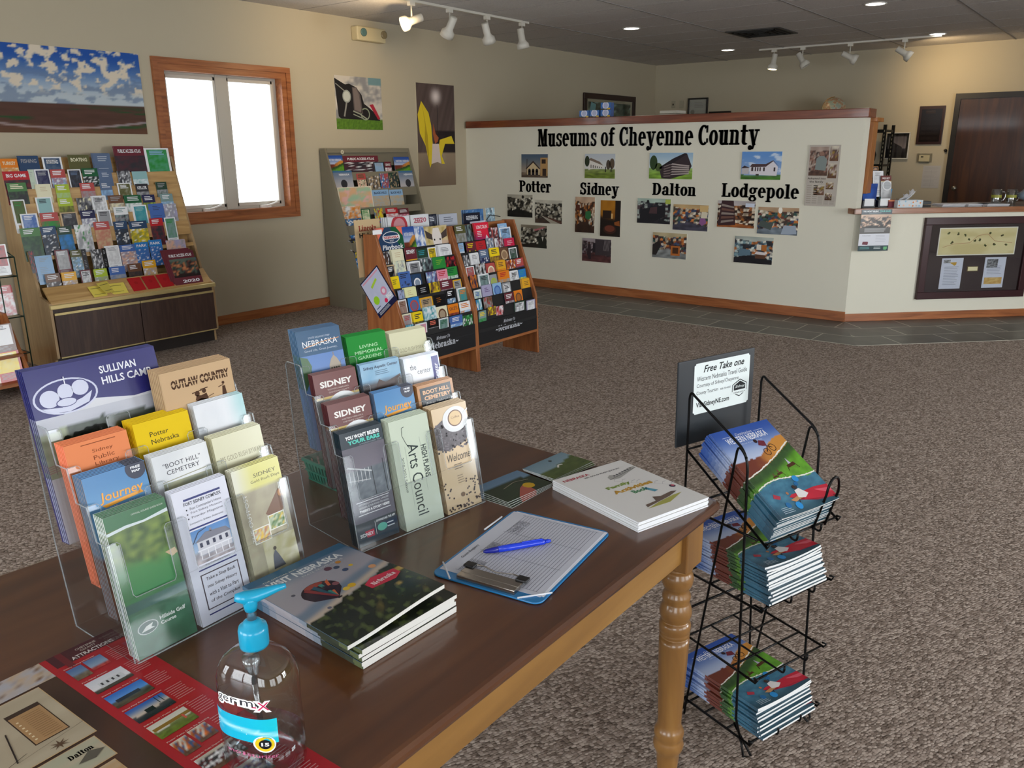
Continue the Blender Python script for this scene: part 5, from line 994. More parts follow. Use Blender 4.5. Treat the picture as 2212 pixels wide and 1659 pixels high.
for k, (x, z, w, c, kind, lab, title, y, h, n) in enumerate(bk):
    c2 = {'tn': ('cfb48a', 'cfb48a', 'b03a2a'), 'wh': ('dfe2e6', 'b8404a' if kind == 'round' else 'dfe2e6', 'b05060'), 'bk': ('1c2030', '1c2030', 'd8dce4'), 'gy': ('b4bac8', 'b4bac8', '3a3e4a'), 'ff': ('d0d4e4', 'd0d4e4', 'b8bccc'), 'sb': ('3a68a0', '4f7cb0', '88a8cc'), 'sk': ('a8c8d8', '5a6a74', 'dfe8ec')}[c]
    me = leaf_mesh(kind, c2, title, w, h, .004, 90 + k)
    if lab.startswith('large tan'):
        a = Art(w, h, .004, 'b8a07a'); a.rect(0, 0, 1, 1, 'cfb48a', 1); a.text('Lincoln', .15, .8, .85, .9, 'b03a2a', 2, slabf=True); a.text('Highway', .15, .66, .98, .77, '2a2420', 2, bold=.04); me = a.mesh('guide', MATTE)
    for j in range(n + 1):
        o = link('travel_guide', me, None, lean(x + w / 2 - .008 * j, y - .03 + .012 * j, z - h, 4)); tag(o, lab if j == 0 else lab.split(' behind')[0].split(' standing')[0] + [', second copy back behind the rack', ', third copy back behind the rack', ', rearmost copy behind the rack'][j - 1], 'guide', 'guides behind the oak rack')
e2 = empty('wire_pocket', (3.6, 3.98, .8)); tag(e2, 'black wire pocket hung on the back of the oak rack', 'wire holder')
m = MB()
for xx in (3.6, 3.73, 3.99, 4.17, 4.27, 4.46): m.tube([(xx - 3.6, .09, -.03), (xx - 3.6, .09, .2), (xx - 3.6, .06, .215)], .003, 6); m.tube([(xx - 3.6, .09, -.03), (xx - 3.6, -.015, -.03), (xx - 3.6, -.018, .12)], .003, 6)
m.tube([(-.12, -.01, .15), (-.08, .09, .15), (.86, .09, .2)], .003, 6); m.tube([(-.12, -.01, .09), (-.06, .09, .09)], .003, 6); m.tube([(0, -.015, -.03), (.86, -.015, -.03)], .003, 6); m.tube([(0, .09, -.03), (.86, .09, -.03)], .003, 6)
obj('wires', m, WIRE, e2)
e2 = empty('wire_stand', (4.6, 4.0, .78)); tag(e2, 'black wire stand holding guides behind the right bay', 'wire holder')
m = MB()
m.tube([(-.17, 0, 0), (-.17, .02, .28), (-.1, .02, .285), (-.1, .02, .27)], .003, 6); m.tube([(.13, -.06, 0), (.12, -.06, .2), (.2, -.06, .26), (.32, -.06, .24)], .003, 6); m.tube([(-.17, 0, 0), (.33, 0, 0), (.33, 0, .2)], .003, 6); m.tube([(-.17, 0, .0), (-.17, -.06, 0), (.33, -.06, 0), (.33, 0, 0)], .003, 6)
obj('wires', m, WIRE, e2)
# slanted sheet in a dark sleeve fixed to the rack's left side
a = Art(.215, .265, .006, '10183a'); a.rect(0, 0, 1, 1, '131c44', 1); a.grid(.03, .13, .97, .97, 20, 20, lambda u, v: mixc(hx('b4bcd8'), hx('c8cce0'), fb(u * 5, v * 5, 70)), 2)
a.line([(.08, .92), (.92, .92)], .05, 'd89ab0', 3); a.line([(.35, .7), (.7, .78)], .08, 'a8cc3c', 3); a.ell(.27, .38, .13, None, '9ad02a', 3); a.ell(.72, .42, .13, None, 'd88aa8', 3); a.ell(.72, .42, .07, None, 'e8dce8', 4); a.ell(.62, .2, .07, None, 'e02858', 4); a.text('BINGO', .7, .18, .97, .3, 'f0f0f4', 4, bold=.04); a.rect(.1, .2, .3, .22, '3a4468', 4)
a.lines(.1, .02, .7, .1, 3, 'c8ccd8', 3, .4, .1)
flat('sleeved_sheet', a, TR(3.549, 3.8415, .639, -PI / 2) @ Matrix.Rotation(math.radians(-40), 4, 'Y') @ Matrix.Translation((0, 0, -.1325)), 'lilac poster in a navy sleeve tilted on the oak rack side', 'sign', m=GLOSS)

# left edge: green wire rack and small wooden magazine rack
GW = mat('dark_green_wire', '1f3a30', .4, .4)
e = empty('wire_rack', (2.05, 6.1, 0)); tag(e, 'dark green wire rack at the left edge beside the light wood display', 'wire rack')
m = MB()
for xx in (-.3, -.17, -.04, .09, .2):
    m.tube([(xx, -.2, .0), (xx, -.2, .845)], .004, 6); 
for zz_ in (.2, .45, .72, .845): m.tube([(-.3, -.2, zz_), (.2, -.2, zz_), (.2, .2, zz_), (-.3, .2, zz_)], .004, 6, closed=True)
for xx in (-.3, .2): m.tube([(xx, .2, 0), (xx, .2, .95), (xx, -.2, .845)], .004, 6)
obj('frame', m, GW, e)
for k in range(6):
    me = leaf_mesh('band' if k % 2 else 'frame', [('yl', 'gn', 'wh'), ('te', 'wh', 'dk'), ('wh', 'rd', 'dk'), ('gn', 'yl', 'wh'), ('wh', 'nb', 'gy'), ('rd', 'wh', 'wh')][k], '', .1, .2, .003, 300 + k)
    o = link('leaflet', me, None, lean(1.96 + .11 * (k % 3), 5.93 + .02 * (k // 3), (.73 if k < 3 else .46), 6)); tag(o, ['yellow and green', 'teal and white', 'white and red', 'green and yellow', 'white and navy', 'red and white'][k] + ' leaflet in the ' + ('upper' if k < 3 else 'lower') + ' pocket of the green wire rack', 'leaflet', 'leaflets in the green wire rack')
e = empty('magazine_rack', (1.75, 5.6, 0), 0); tag(e, 'small orange brown wooden magazine rack at the left edge', 'magazine rack')
for xx in (-.25, .345): obj('side_panel', MB().prism([(-.1, 0), (.3, 0), (.3, .5), (.22, .5)], xx, xx + .02, 0), RACKW, e)
obj('shelf', MB().box(-.23, -.06, .08, .345, .28, .1).box(-.23, -.0, .25, .345, .28, .265), RACKX, e); obj('back_panel', MB().box(-.23, .28, .08, .345, .3, .48), RACKX, e)
for k in range(4):
    me = leaf_mesh('frame' if k % 2 else 'band', [('or', 'wh', 'wh'), ('rd', 'yl', 'wh'), ('wh', 'or', 'dk'), ('br', 'wh', 'wh')][k], '', .15, .19, .004, 320 + k)
    o = link('magazine', me, None, lean(1.87 + .14 * (k % 2), 5.62 + .04 * (k // 2), .1 if k < 2 else .27, 10)); tag(o, ['orange', 'red', 'white and orange', 'brown'][k] + ' magazine in the small wooden rack at the left edge, ' + ('lower' if k < 2 else 'upper') + ' shelf', 'magazine', 'magazines in the small wooden rack')

# ------------------------------------------------------------------ the table
TOPW = wood('dark_stained_top', '44250f', '563118', '674022', 0, .3, .5, .5, 9)
PINE = wood('honey_pine', '77522a', '8f6635', 'a07742', 2, .3, .6, .4, 10)
PINEX = wood('honey_pine_apron', '7c572a', '956c37', 'a47c45', 0, .3, .6, .4, 10)
e = empty('wooden_table', (.6, 1.1, 0)); tag(e, 'dark topped wooden table with honey pine turned legs in the foreground', 'table')
TZ = .75
m = MB()
cor = [(1.612, .660), (1.650, 1.555), (-.45, 1.62), (-.45, .66)]
def rc(pts, r, n=5):
    out = []
    for i, p in enumerate(pts):
        p = Vector(p); a = (Vector(pts[i - 1]) - p).normalized(); b = (Vector(pts[(i + 1) % len(pts)]) - p).normalized()
        for k in range(n + 1):
            t = k / n; out.append(tuple(p + a * r * (1 - t) ** 2 + b * r * t ** 2))
    return out
def inset(pts, d):
    c = Vector((.6, 1.12)); out = []
    for p in pts:
        v = Vector(p); s = Vector((1 if v.x > c.x else -1, 1 if v.y > c.y else -1)); out.append(tuple(v - s * d))
    return out
ring = rc(cor, .03); lv = [(.0, .012, .0), (.0, .0, .0)]
prof = [(.012, TZ), (.006, TZ - .0015), (.001, TZ - .006), (0, TZ - .012), (.002, TZ - .018), (.008, TZ - .022), (.012, TZ - .03), (.03, TZ - .03)]
vs = []; 
for d, z in prof: vs += [(x, y, z) for x, y in inset(ring, d)]
n = len(ring); fs = [list(range(n))[::1]]
for k in range(len(prof) - 1):
    for i in range(n): fs.append((k * n + i, (k + 1) * n + i, (k + 1) * n + (i + 1) % n, k * n + (i + 1) % n))
fs.append([(len(prof) - 1) * n + i for i in range(n)][::-1]); m.add(vs, fs)
def cht(name, mb, mt, par=e, bevel=0):
    o = obj(name, mb, mt, par, bevel=bevel); o.matrix_basis = par.matrix_world.inverted(); return o
cht('tabletop', m, TOPW)
cht('apron', MB().box(-.36, .695, .635, 1.49, .718, .72).box(-.36, 1.5, .635, 1.49, 1.522, .72).box(1.545, .75, .635, 1.567, 1.48, .72).box(-.4, .75, .635, -.378, 1.48, .72), PINEX, bevel=.002)
LP = [(.017, .0), (.02, .012), (.022, .05), (.026, .09), (.0275, .112), (.030, .118), (.034, .126), (.0365, .139), (.033, .150), (.0315, .154), (.0345, .162), (.0355, .172), (.032, .182), (.0285, .188), (.0275, .2), (.030, .26), (.0325, .34), (.0345, .41), (.0345, .431), (.0335, .434), (.0348, .437), (.0348, .441), (.0335, .444), (.036, .449), (.0362, .462), (.033, .47), (.0295, .4725), (.032, .476), (.036, .486), (.0368, .495), (.034, .508), (.031, .516), (.0295, .52), (.0315, .526), (.0325, .532), (.0315, .538), (.0275, .546), (.0275, .552), (.031, .558), (.0345, .566), (.0365, .578), (.034, .59), (.030, .597), (.0325, .601), (.0325, .605), (.031, .608), (.036, .612)]
for x, y in ((1.523, .72), (1.53, 1.5), (-.39, 1.5), (-.39, .72)):
    l_ = MB(); l_.lathe(LP, n=32); l_.box(-.0385, -.0385, .612, .0385, .0385, .72); o = obj('leg', l_, PINE, e, bevel=.004); o.matrix_basis = e.matrix_world.inverted() @ Matrix.Translation((x, y, 0))

# ------------------------------------------------------------------ clear tiered holders
def semi(name, c, op, rough=.2):
    m = bpy.data.materials.new(name); m.use_nodes = True; n = m.node_tree.nodes; l = m.node_tree.links; b = n['Principled BSDF']
    b.inputs['Base Color'].default_value = srgb(*hx(c)); b.inputs['Roughness'].default_value = rough; b.inputs['Alpha'].default_value = op; MATS[name] = m; return m
AEDGE = semi('acrylic_cut_edge', 'b4bcc0', .42)
SIDEP = [(0, 0), (.178, 0), (.203, .141), (.222, .338), (.215, .345), (.168, .345), (.163, .338), (.152, .29), (.12, .29), (.107, .238), (.076, .238), (.062, .186), (.035, .186)]
def tilt12(v0, w0, L, th=.0025): 
    t = math.radians(12); return v0 + L * math.sin(t), w0 + L * math.cos(t)
def holder(ox, oy, ang, label):
    M = TR(ox, oy, TZ + .0008, ang); e = empty('brochure_holder', M=M); tag(e, label, 'brochure holder', None); W = .338
    for a_, b_ in ((0, .003), (W - .003, W)): obj('side_panel', MB().prism([(p[0], p[1]) for p in SIDEP], a_, b_, 0), ACRYL, e)
    m_ = MB(); m_.prism([(.178, 0), (.181, 0), (.206, .141), (.225, .343), (.222, .343), (.203, .141)], .003, W - .003, 0); obj('back_panel', m_, ACRYL, e)
    for k in range(4):
        v0, w0 = -.003 + .044 * k, .001 + .0515 * k; L = .19; t = math.radians(12)
        # face with a finger cut-out per column: outline in (u, s) then leaned back
        out = [(.003, 0), (W - .003, 0), (W - .003, L)]; cw = (W - .006) / 3; ear = .019; r = .01; lo = .098
        for c in (2, 1, 0):
            a_, b_ = .003 + cw * (c + 1) - ear, .003 + cw * c + ear
            if c == 2: out += []
            out += [(a_ + r, L), (a_ + .003, L - .003), (a_, L - r), (a_, lo + r), (a_ - .003, lo + .003), (a_ - r, lo), (b_ + r, lo), (b_ + .003, lo + .003), (b_, lo + r), (b_, L - r), (b_ - .003, L - .003), (b_ - r, L)]
        out += [(.003, L)]
        # split into strips so the cut-outs stay clean
        m_ = MB()
        def strip(u0, u1, s0, s1):
            pts = [(u0, v0 + s0 * math.sin(t), w0 + s0 * math.cos(t)), (u1, v0 + s0 * math.sin(t), w0 + s0 * math.cos(t)), (u1, v0 + s1 * math.sin(t), w0 + s1 * math.cos(t)), (u0, v0 + s1 * math.sin(t), w0 + s1 * math.cos(t))]
            bk_ = [(x, y + .0025, z) for x, y, z in pts]; m_.add(pts + bk_, [(0, 1, 2, 3), (7, 6, 5, 4), (0, 4, 5, 1), (1, 5, 6, 2), (2, 6, 7, 3), (3, 7, 4, 0)])
        strip(.003, W - .003, 0, lo)
        for c in range(4):
            u = .003 + cw * c; a_, b_ = max(.003, u - ear), min(W - .003, u + ear); strip(a_, b_, lo, L - .006); strip(a_ + .005 * (c > 0), b_ - .005 * (c < 3), L - .006, L)
        obj('front_panel', m_, ACRYL, e)
        if k: obj('pocket_floor', MB().box(.003, v0, w0, W - .003, v0 + .04, w0 + .002), ACRYL, e)
    for a_ in (.0015, W - .0015): obj('panel_edge', MB().tube([(a_, p[0], p[1]) for p in SIDEP], .0013, 6, closed=True), AEDGE, e)
    t = math.radians(12); EF = lambda k, u, s: (u, -.0042 + .044 * k + s * math.sin(t), .001 + .0515 * k + s * math.cos(t)); cw = (W - .006) / 3
    for k in range(4):
        m_ = MB()
        if k == 0: m_.tube([EF(0, .003, 0), EF(0, W - .003, 0)], .0014, 6)
        for c in range(3):
            a_, b_ = .003 + cw * c + .019, .003 + cw * (c + 1) - .019
            m_.tube([EF(k, a_ - .019 + .004 * (c > 0), .19), EF(k, a_ - .004, .19), EF(k, a_, .186), EF(k, a_, .104), EF(k, a_ + .004, .0985), EF(k, b_ - .004, .0985), EF(k, b_, .104), EF(k, b_, .186), EF(k, b_ + .004, .19), EF(k, b_ + .019 - .004 * (c < 2), .19)], .0007, 5)
        obj('face_edge', m_, AEDGE, e)
    return e, M
def place_in(M, k, col_, art, w, h, n, label, th=.0028, du=0, dv=0, dw=0, tl=12, grp='leaflets in the clear holders', gloss=True, name='leaflet', fan=.0007, m=None):
    """front copy plus n behind it"""
    me = art.mesh(name, m or (GLOSS if gloss else MATTE)); cw = (.338 - .006) / 3
    u = .003 + cw * (col_ + .5) + du; v0 = .001 + .044 * k + dv; w0 = .0015 + .0515 * k + dw
    for j in range(n + 1):
        o = link(name, me, None, M @ TR(u - fan * j * (1 if j else 0), v0 + (th + .0006) * j, w0 + .0008 * j) @ Matrix.Rotation(-math.radians(tl), 4, 'X'))
        q = ['', 'second', 'third', 'fourth', 'fifth', 'sixth', 'seventh', 'eighth'][j]
        tag(o, label if j == 0 else q + ' in the pile behind the ' + label.split(' in the ')[0].split(' at the ')[0] + (', left holder' if M is M1 else ', right holder'), 'leaflet' if name == 'leaflet' else name, grp)
def tree(a, cx, cy, r, c, L=3, n=7, seed=0):
    q = random.Random(seed)
    for _ in range(n): a.ell(cx + (q.random() - .5) * r * 1.6, cy + (q.random() - .5) * r * .9 * a.w / a.h, r * (.4 + .3 * q.random()), None, mixc(col(c), (.9, .95, .9), q.random() * .14), L, 9)
# covers ------------------------------------------------------------
W_, H_ = .1, .229
def c_golf():
    a = Art(W_, H_, .0028, 'cdd2cf'); a.rect(0, 0, 1, 1, '2f6a40', 1)
    a.grid(0, .32, 1, .9, 26, 40, lambda u, v: mixc(mixc(hx('2c7444'), hx('4c8c40'), v), mixc(hx('24401f'), hx('8aa044'), nz(u * 8, v * 14, 82)), sm(.42, .62, v + .18 * (nz(u * 3, v * 3, 80) - .5)) ) if v > .12 else mixc(hx('2c5a50'), hx('4f7a74'), u), 2)
    a.poly([(0, .89), (.3, .905), (.6, .9), (1, .925), (1, .9), (.6, .885), (.3, .885), (0, .87)], 'c9d6da', 3); a.poly([(.8, .63), (.97, .64), (1, .6), (.9, .585)], 'c9b08a', 3)
    a.text('OFFICIAL COURSE GUIDE BOOK', .42, .955, .95, .966, 'd4e0d4', 3); a.rect(0, 0, 1, .32, '3a6a50', 3); a.grid(0, 0, 1, .3, 8, 6, f_noise('35654a', '4b7c60', 3, 4), 4)
    a.ell(.25, .19, .17, .045, 'd6ddd9', 5); a.ell(.25, .19, .155, .04, '3f5f58', 6); a.poly([(.13, .17), (.22, .2), (.34, .21), (.3, .185), (.36, .175)], 'dfe6e2', 7)
    a.text('Hillside Golf', .46, .2, .9, .228, 'dfe8e2', 5, bold=.03); a.text('Course', .46, .165, .72, .19, 'dfe8e2', 5, bold=.03); return a
def c_fort():
    a = Art(W_, H_, .0028, 'dcdde2'); a.rect(0, 0, 1, 1, 'd9dcea', 1); N = '2c3474'
    a.rect(.18, .915, .86, .93, N, 2); a.text('FORT SIDNEY COMPLEX', .17, .88, .86, .905, '2a2c38', 2, bold=.02)
    for k, s_ in enumerate(("Post Commander's Home", 'Fort Sidney Museum', 'Powder Magazine')): a.text(s_, .26, .842 - .033 * k, .84, .862 - .033 * k, '4a4c58', 2); a.ell(.2, .85 - .033 * k, .015, None, '2a2c38', 2, 5)
    a.text('Located in Sidney, Nebraska', .2, .735, .82, .752, '3a3c48', 2, shear=.2); a.rect(.16, .7, .88, .712, N, 2)
    a.grid(.16, .44, .88, .69, 12, 10, f_land('5a8ac4', 'a8c0dc', '9a9498', .3, 5), 2); a.poly([(.24, .5), (.24, .6), (.86, .6), (.86, .5)], 'c9cbd4', 3); a.poly([(.2, .6), (.42, .655), (.8, .64), (.88, .6)], '7c7e8c', 4); a.rect(.5, .645, .54, .67, '8c8a94', 4)
    for k in range(5): a.rect(.28 + .12 * k, .555, .33 + .12 * k, .588, '3a3e54', 4); a.rect(.26 + .13 * k, .47, .275 + .13 * k, .54, 'e8eaf0', 5)
    a.rect(.22, .53, .88, .54, 'e4e6ee', 5); a.rect(.22, .46, .88, .47, 'b8bac4', 4); a.line([(.17, .6), (.3, .67), (.45, .685)], .012, '3a3a48', 5)
    a.text('Post Commanders Home', .3, .418, .75, .43, '4a4c58', 2); a.rect(.16, .393, .88, .403, N, 2)
    a.rect(.16, .1, .88, .365, '4a3e48', 2); a.rect(.18, .108, .86, .357, 'd9dcea', 3)
    for k, s_ in enumerate(('Take a Step Back', 'into Sidney History', 'with a Visit to Part', 'of the Complex')): a.text(s_, .24, .305 - .055 * k, .8, .335 - .055 * k, '3a3238', 4, bold=.01, shear=.25)
    a.rect(.16, .06, .88, .07, N, 2); return a
def c_days():
    a = Art(.098, H_, .0028, 'b8b49c'); a.grid(0, 0, 1, 1, 14, 30, lambda u, v: mixc(hx('d8d47c'), hx('dcdccc'), sm(.5, .0, u)) if v > .8 else mixc(hx('8c8474'), hx('c9c4a4'), fb(u * 5, v * 9, 33)))
    a.text('SIDNEY', .42, .9, .9, .93, '5a5430', 2); a.text('Gold Rush Days', .34, .855, .96, .882, '5a5430', 2)
    a.poly([(.5, .6), (.86, .76), (.96, .72), (.9, .6), (.7, .52)], '7a5a48', 2); a.ell(.9, .72, .07, None, 'c08a5a', 3)
    for x0_, y0_, c in ((.52, .46, '4a7040'), (.16, .4, 'b8785a')):
        a.rect(x0_, y0_, x0_ + .36, y0_ + .12, 'e6e6dc', 3); a.grid(x0_ + .02, y0_ + .008, x0_ + .34, y0_ + .112, 8, 6, f_noise(c, 'c8d0b8', 7, int(x0_ * 50), 'e0c050'), 4)
    a.grid(.3, .1, 1, .4, 8, 8, f_noise('b0a878', 'd0ccb0', 3, 6), 2); a.poly([(.42, .16), (.46, .27), (.52, .31), (.58, .26), (.68, .16)], '5c606c', 4); a.ell(.52, .32, .035, None, '4a4038', 5)
    a.rect(0, 0, 1, .1, '4c4a34', 3); a.text('TOURIST TOWN', .3, .085, .98, .115, '35332a', 5); a.text('THE OUTPOST', .12, .42, .2, .8, 'dcdcd4', 4, rot=90); return a
def c_journey(sign=True):
    a = Art(W_, H_, .0028, '7a7c84'); a.grid(0, 0, 1, 1, 10, 24, lambda u, v: mixc(hx('6fa4cc'), hx('3f7db4'), sm(.6, 1, v)) if v > .45 else mixc(hx('6a3a24'), hx('9a5a34'), nz(u * 5, v * 8, 3)))
    a.ell(.84, .965, .17, None, '1c2440', 2, 20); a.rect(.6, .999, 1, 1.04, '1c2440', 0) if 0 else None
    a.text('FREE', .76, .965, .92, .982, 'e8eaf0', 3, bold=.03); a.text('MAP', .77, .94, .91, .957, 'e8eaf0', 3, bold=.03)
    a.text('Journey', .18, .79, .88, .87, 'e8a02c', 3, bold=.015, shear=.3); a.poly([(.2, .785), (.5, .8), (.85, .81), (.88, .79), (.5, .775), (.25, .765)], 'e8a02c', 3); a.text('to Western Nebraska', .3, .745, .85, .765, 'd4dcec', 3, shear=.3); return a
def c_hill():
    a = Art(.1, .16, .0015, 'c8ccd0'); a.grid(0, 0, 1, 1, 18, 26, lambda u, v: mixc(mixc(hx('6f8fae'), hx('d8dce0'), fb(u * 4, v * 6, 41)), hx('e0c8a0'), sm(.75, .5, v) * u) if v > .42 else mixc(hx('2c3a1e'), mixc(hx('5a5a6c'), hx('6a8a34'), nz(u * 9, v * 12)), nz(u * 6, v * 16, 7)), 1)
    a.text('Sidney Hillside Golf Course', .1, .78, .96, .88, '2f5a30', 2, bold=.02); a.text('308-254-2311', .4, .68, .7, .71, '4a5a6a', 2); a.text('www.hillsidegolf.com', .3, .6, .8, .63, '6a5a3a', 2); a.rect(.3, .53, .35, .565, '3a5a9a', 2); a.rect(.37, .53, .42, .565, '5aa0d8', 2); return a
def c_boothill():
    a = Art(W_, H_, .0028, 'd8dad8'); a.grid(0, 0, 1, 1, 6, 12, f_noise('d2d6da', 'e4e6e8', 2, 4)); a.text('"BOOT HILL"', .16, .895, .84, .93, '3a3c44', 2, slabf=False); a.text('CEMETERY', .2, .845, .8, .878, '3a3c44', 2)
    a.grid(.1, .7, .98, .79, 10, 4, f_noise('8c9484', 'a8aa8c', 5, 8), 2); a.line([(.1, .8), (.98, .82)], .012, '9a9a7c', 3); return a
def c_byway(g=1):
    a = Art(W_, H_, .0028, 'cfcaa8'); a.rect(0, 0, 1, 1, 'd4d2b2', 1); a.text('385 GOLD RUSH BYWAY', .08, .8, .92, .84, '9a9478', 2, bold=-.0); a.line([(.1, .72), (.4, .73), (.9, .76)], .01, '6a6450', 2)
    a.grid(0, .45, 1, .68, 10, 8, f_noise('2c2a26', '8a8468', 8, 3), 2); return a
def c_plain(c, lines, tc, tx0=.3, sl=False, side=None, y=.9, size=.03, gap=.045, rules=None):
    a = Art(W_, H_, .0028, side or mixc(col(c), (.8, .7, .6), .25)); a.rect(0, 0, 1, 1, c, 1)
    for k, s_ in enumerate(lines): a.text(s_, tx0, y - gap * k, min(.95, tx0 + .055 * len(s_)), y + size - gap * k, tc, 2, slabf=sl)
    for r_ in rules or []: a.rect(r_[0], r_[1], r_[2], r_[1] + .005, tc, 2)
    return a
def c_silver():
    a = Art(W_, H_, .0028, 'c8ccd0'); a.grid(0, 0, 1, 1, 12, 24, lambda u, v: mixc(mixc(hx('c9ced6'), hx('e4e6ea'), fb(u * 3, v * 5, 3)), hx('8fc0c4'), sm(.6, 1, u) * sm(.6, .95, v))); a.rect(0, .5, 1, .66, '3a2a30', 2); return a
def c_sull():
    a = Art(.216, .279, .005, '20225c'); a.rect(0, 0, 1, 1, 'cfd2da', 1)
    a.poly([(0, .62), (0, 1), (1, 1), (1, .74), (.75, .73), (.45, .77), (.2, .72), (.08, .64)], '2a2a6e', 2)
    a.grid(0, .38, 1, .72, 34, 18, lambda u, v: hx('b8bcc8') if v > .75 + .15 * math.sin(u * 3.4) * nz(u * 14, 1) else (mixc(hx('2f3a34'), hx('5a6458'), nz(u * 22, v * 18, 7)) if v > .34 + .1 * u and .2 < u < .97 else mixc(hx('7f8a6c'), hx('a9b498'), nz(u * 6, v * 9, 3))), 3)
    for k in range(16): tree(a, .16 + .052 * k + .01 * math.sin(k * 5), .55 + .035 * math.sin(k * .42) * (1 if k < 11 else .2) + .0018 * k, .045, ['2c3630', '3c463c', '4a5448'][k % 3], 3, 8, k)
    for k in range(4): a.line([(.0, .45 - .012 * k), (.5, .49 - .012 * k)], .006, '9a6a68', 4)
    for k in range(6): a.line([(.05 + .09 * k, .4), (.05 + .09 * k, .49)], .006, '6a5454', 4)
    a.ell(.25, .82, .235, .1, 'c9cee4', 4, 30); a.ell(.25, .82, .22, .091, '2a2a6e', 5, 30)
    for cx_, cy_, rx, ry in ((.13, .82, .075, .055), (.25, .845, .062, .05), (.36, .85, .068, .05)): a.ell(cx_, cy_, rx, ry, '2a2a6e', 6, 22); a.ell(cx_, cy_, rx - .006, ry - .006, 'c9cee4', 7, 22)
    a.poly([(.06, .775), (.2, .76), (.36, .79), (.44, .82), (.4, .76), (.25, .73), (.12, .74)], 'c9cee4', 8); a.ell(.24, .785, .075, .026, '2a2a6e', 9); a.ell(.24, .785, .069, .022, 'c9cee4', 10); a.line([(.26, .88), (.26, .93)], .008, 'dfe3f0', 9); a.line([(.235, .915), (.285, .915)], .008, 'dfe3f0', 9)
    a.text('SULLIVAN', .53, .9, .82, .945, 'e4e6f0', 4, slabf=False, bold=.02); a.text('HILLS CAMP', .53, .835, .93, .88, 'e4e6f0', 4, bold=.02); a.text('People - Sacred Places - Significant Events', .16, .325, .95, .355, '33343c', 4); return a
def c_outlaw():
    a = Art(.138, H_, .003, 'c0a27c'); a.rect(0, 0, 1, 1, 'c9aa84', 1); B_ = '4a2f1c'
    a.text('OUTLAW COUNTRY', .12, .86, .95, .93, B_, 2, bold=.05); a.rect(.1, .893, .97, .898, 'c9aa84', 3)
    a.poly([(.3, .66), (.33, .72), (.5, .75), (.62, .72), (.64, .69), (.5, .66)], B_, 2); a.ell(.45, .79, .035, None, B_, 2); a.ell(.55, .8, .03, None, B_, 2); a.poly([(.41, .74), (.44, .78), (.5, .77), (.58, .78), (.6, .73)], B_, 2); a.line([(.38, .8), (.52, .81)], .012, B_, 3); a.line([(.5, .815), (.61, .82)], .012, B_, 3)
    a.line([(.55, .74), (.68, .76)], .008, B_, 3); a.poly([(.8, .73), (.82, .8), (.86, .8), (.87, .73)], B_, 2); a.ell(.84, .825, .02, None, B_, 2); a.line([(.76, .8), (.84, .81)], .01, B_, 2)
    for k in range(3): a.rect(.33 + .1 * k, .665, .4 + .1 * k, .7, 'b8966c', 3)
    a.line([(.6, .7), (.85, .725)], .004, B_, 2); return a
def c_nebmap():
    a = Art(W_, .24, .003, '5f7a94'); a.rect(0, 0, 1, 1, '2a5478', 1); a.text('STATE HIGHWAY MAP', .25, .925, .75, .94, 'b8c8d8', 2); a.text('NEBRASKA', .1, .86, .9, .91, 'e8ecf0', 2); a.text('Good Life. Great Journey.', .12, .815, .88, .838, 'b8c8d8', 2)
    a.line([(.12, .855), (.5, .885), (.95, .9)], .012, 'd89a5a', 3); a.grid(0, 0, 1, .79, 8, 12, lambda u, v: mixc(hx('8fa4d0'), hx('5a80bc'), v), 2); a.poly([(.6, .6), (.62, .68), (.68, .73), (.75, .76), (.82, .73), (.88, .68), (.9, .6)], 'a89c8c', 3); a.line([(.75, .76), (.75, .785)], .02, '8c8274', 3); a.rect(.62, .4, .88, .62, 'b8a894', 4)
    for k in range(4): a.rect(.65 + .055 * k, .62, .68 + .055 * k, .66, '4a443c', 5)
    a.poly([(0, .5), (0, .79), (.15, .77), (.22, .7), (.15, .6)], '4a6a48', 4); return a
def c_sid(shiny=False):
    a = Art(W_, H_, .0028, '4a2028'); a.grid(0, 0, 1, 1, 6, 12, lambda u, v: mixc(hx('5c2a2c'), hx('7a4a44'), v * .6)); a.text('SIDNEY', .13, .875, .88, .93, 'e8e4e0', 2, bold=.035); a.text('WESTERN NEBRASKA', .28, .845, .78, .858, 'c8b8b0', 2); a.text('CHEYENNE COUNTY', .3, .82, .78, .833, 'c8b8b0', 2)
    a.rect(0, .775, 1, .795, 'd0b468', 2); a.grid(0, 0, 1, .775, 8, 12, f_noise('a8aaac', 'c8cacc', 3, 2), 2); a.ell(.6, .62, .45, None, 'e0e2e4', 3, 26); a.ell(.6, .62, .36, None, 'b0b4b8', 4, 26); a.text('THE TOWN', .35, .6, .85, .63, '8c9094', 5); return a
def c_lmg():
    a = Art(W_, H_, .0028, '1c6a2c'); a.rect(0, 0, 1, 1, '1f8a34', 1)
    for k, s_ in enumerate(('LIVING', 'MEMORIAL', 'GARDENS')): a.text(s_, [.3, .16, .22][k], .875 - .05 * k, [.76, .88, .82][k], .905 - .05 * k, 'a8d8a8', 2, slabf=False, bold=.02)
    a.rect(.1, .4, .9, .66, '1a6a2a', 2); return a
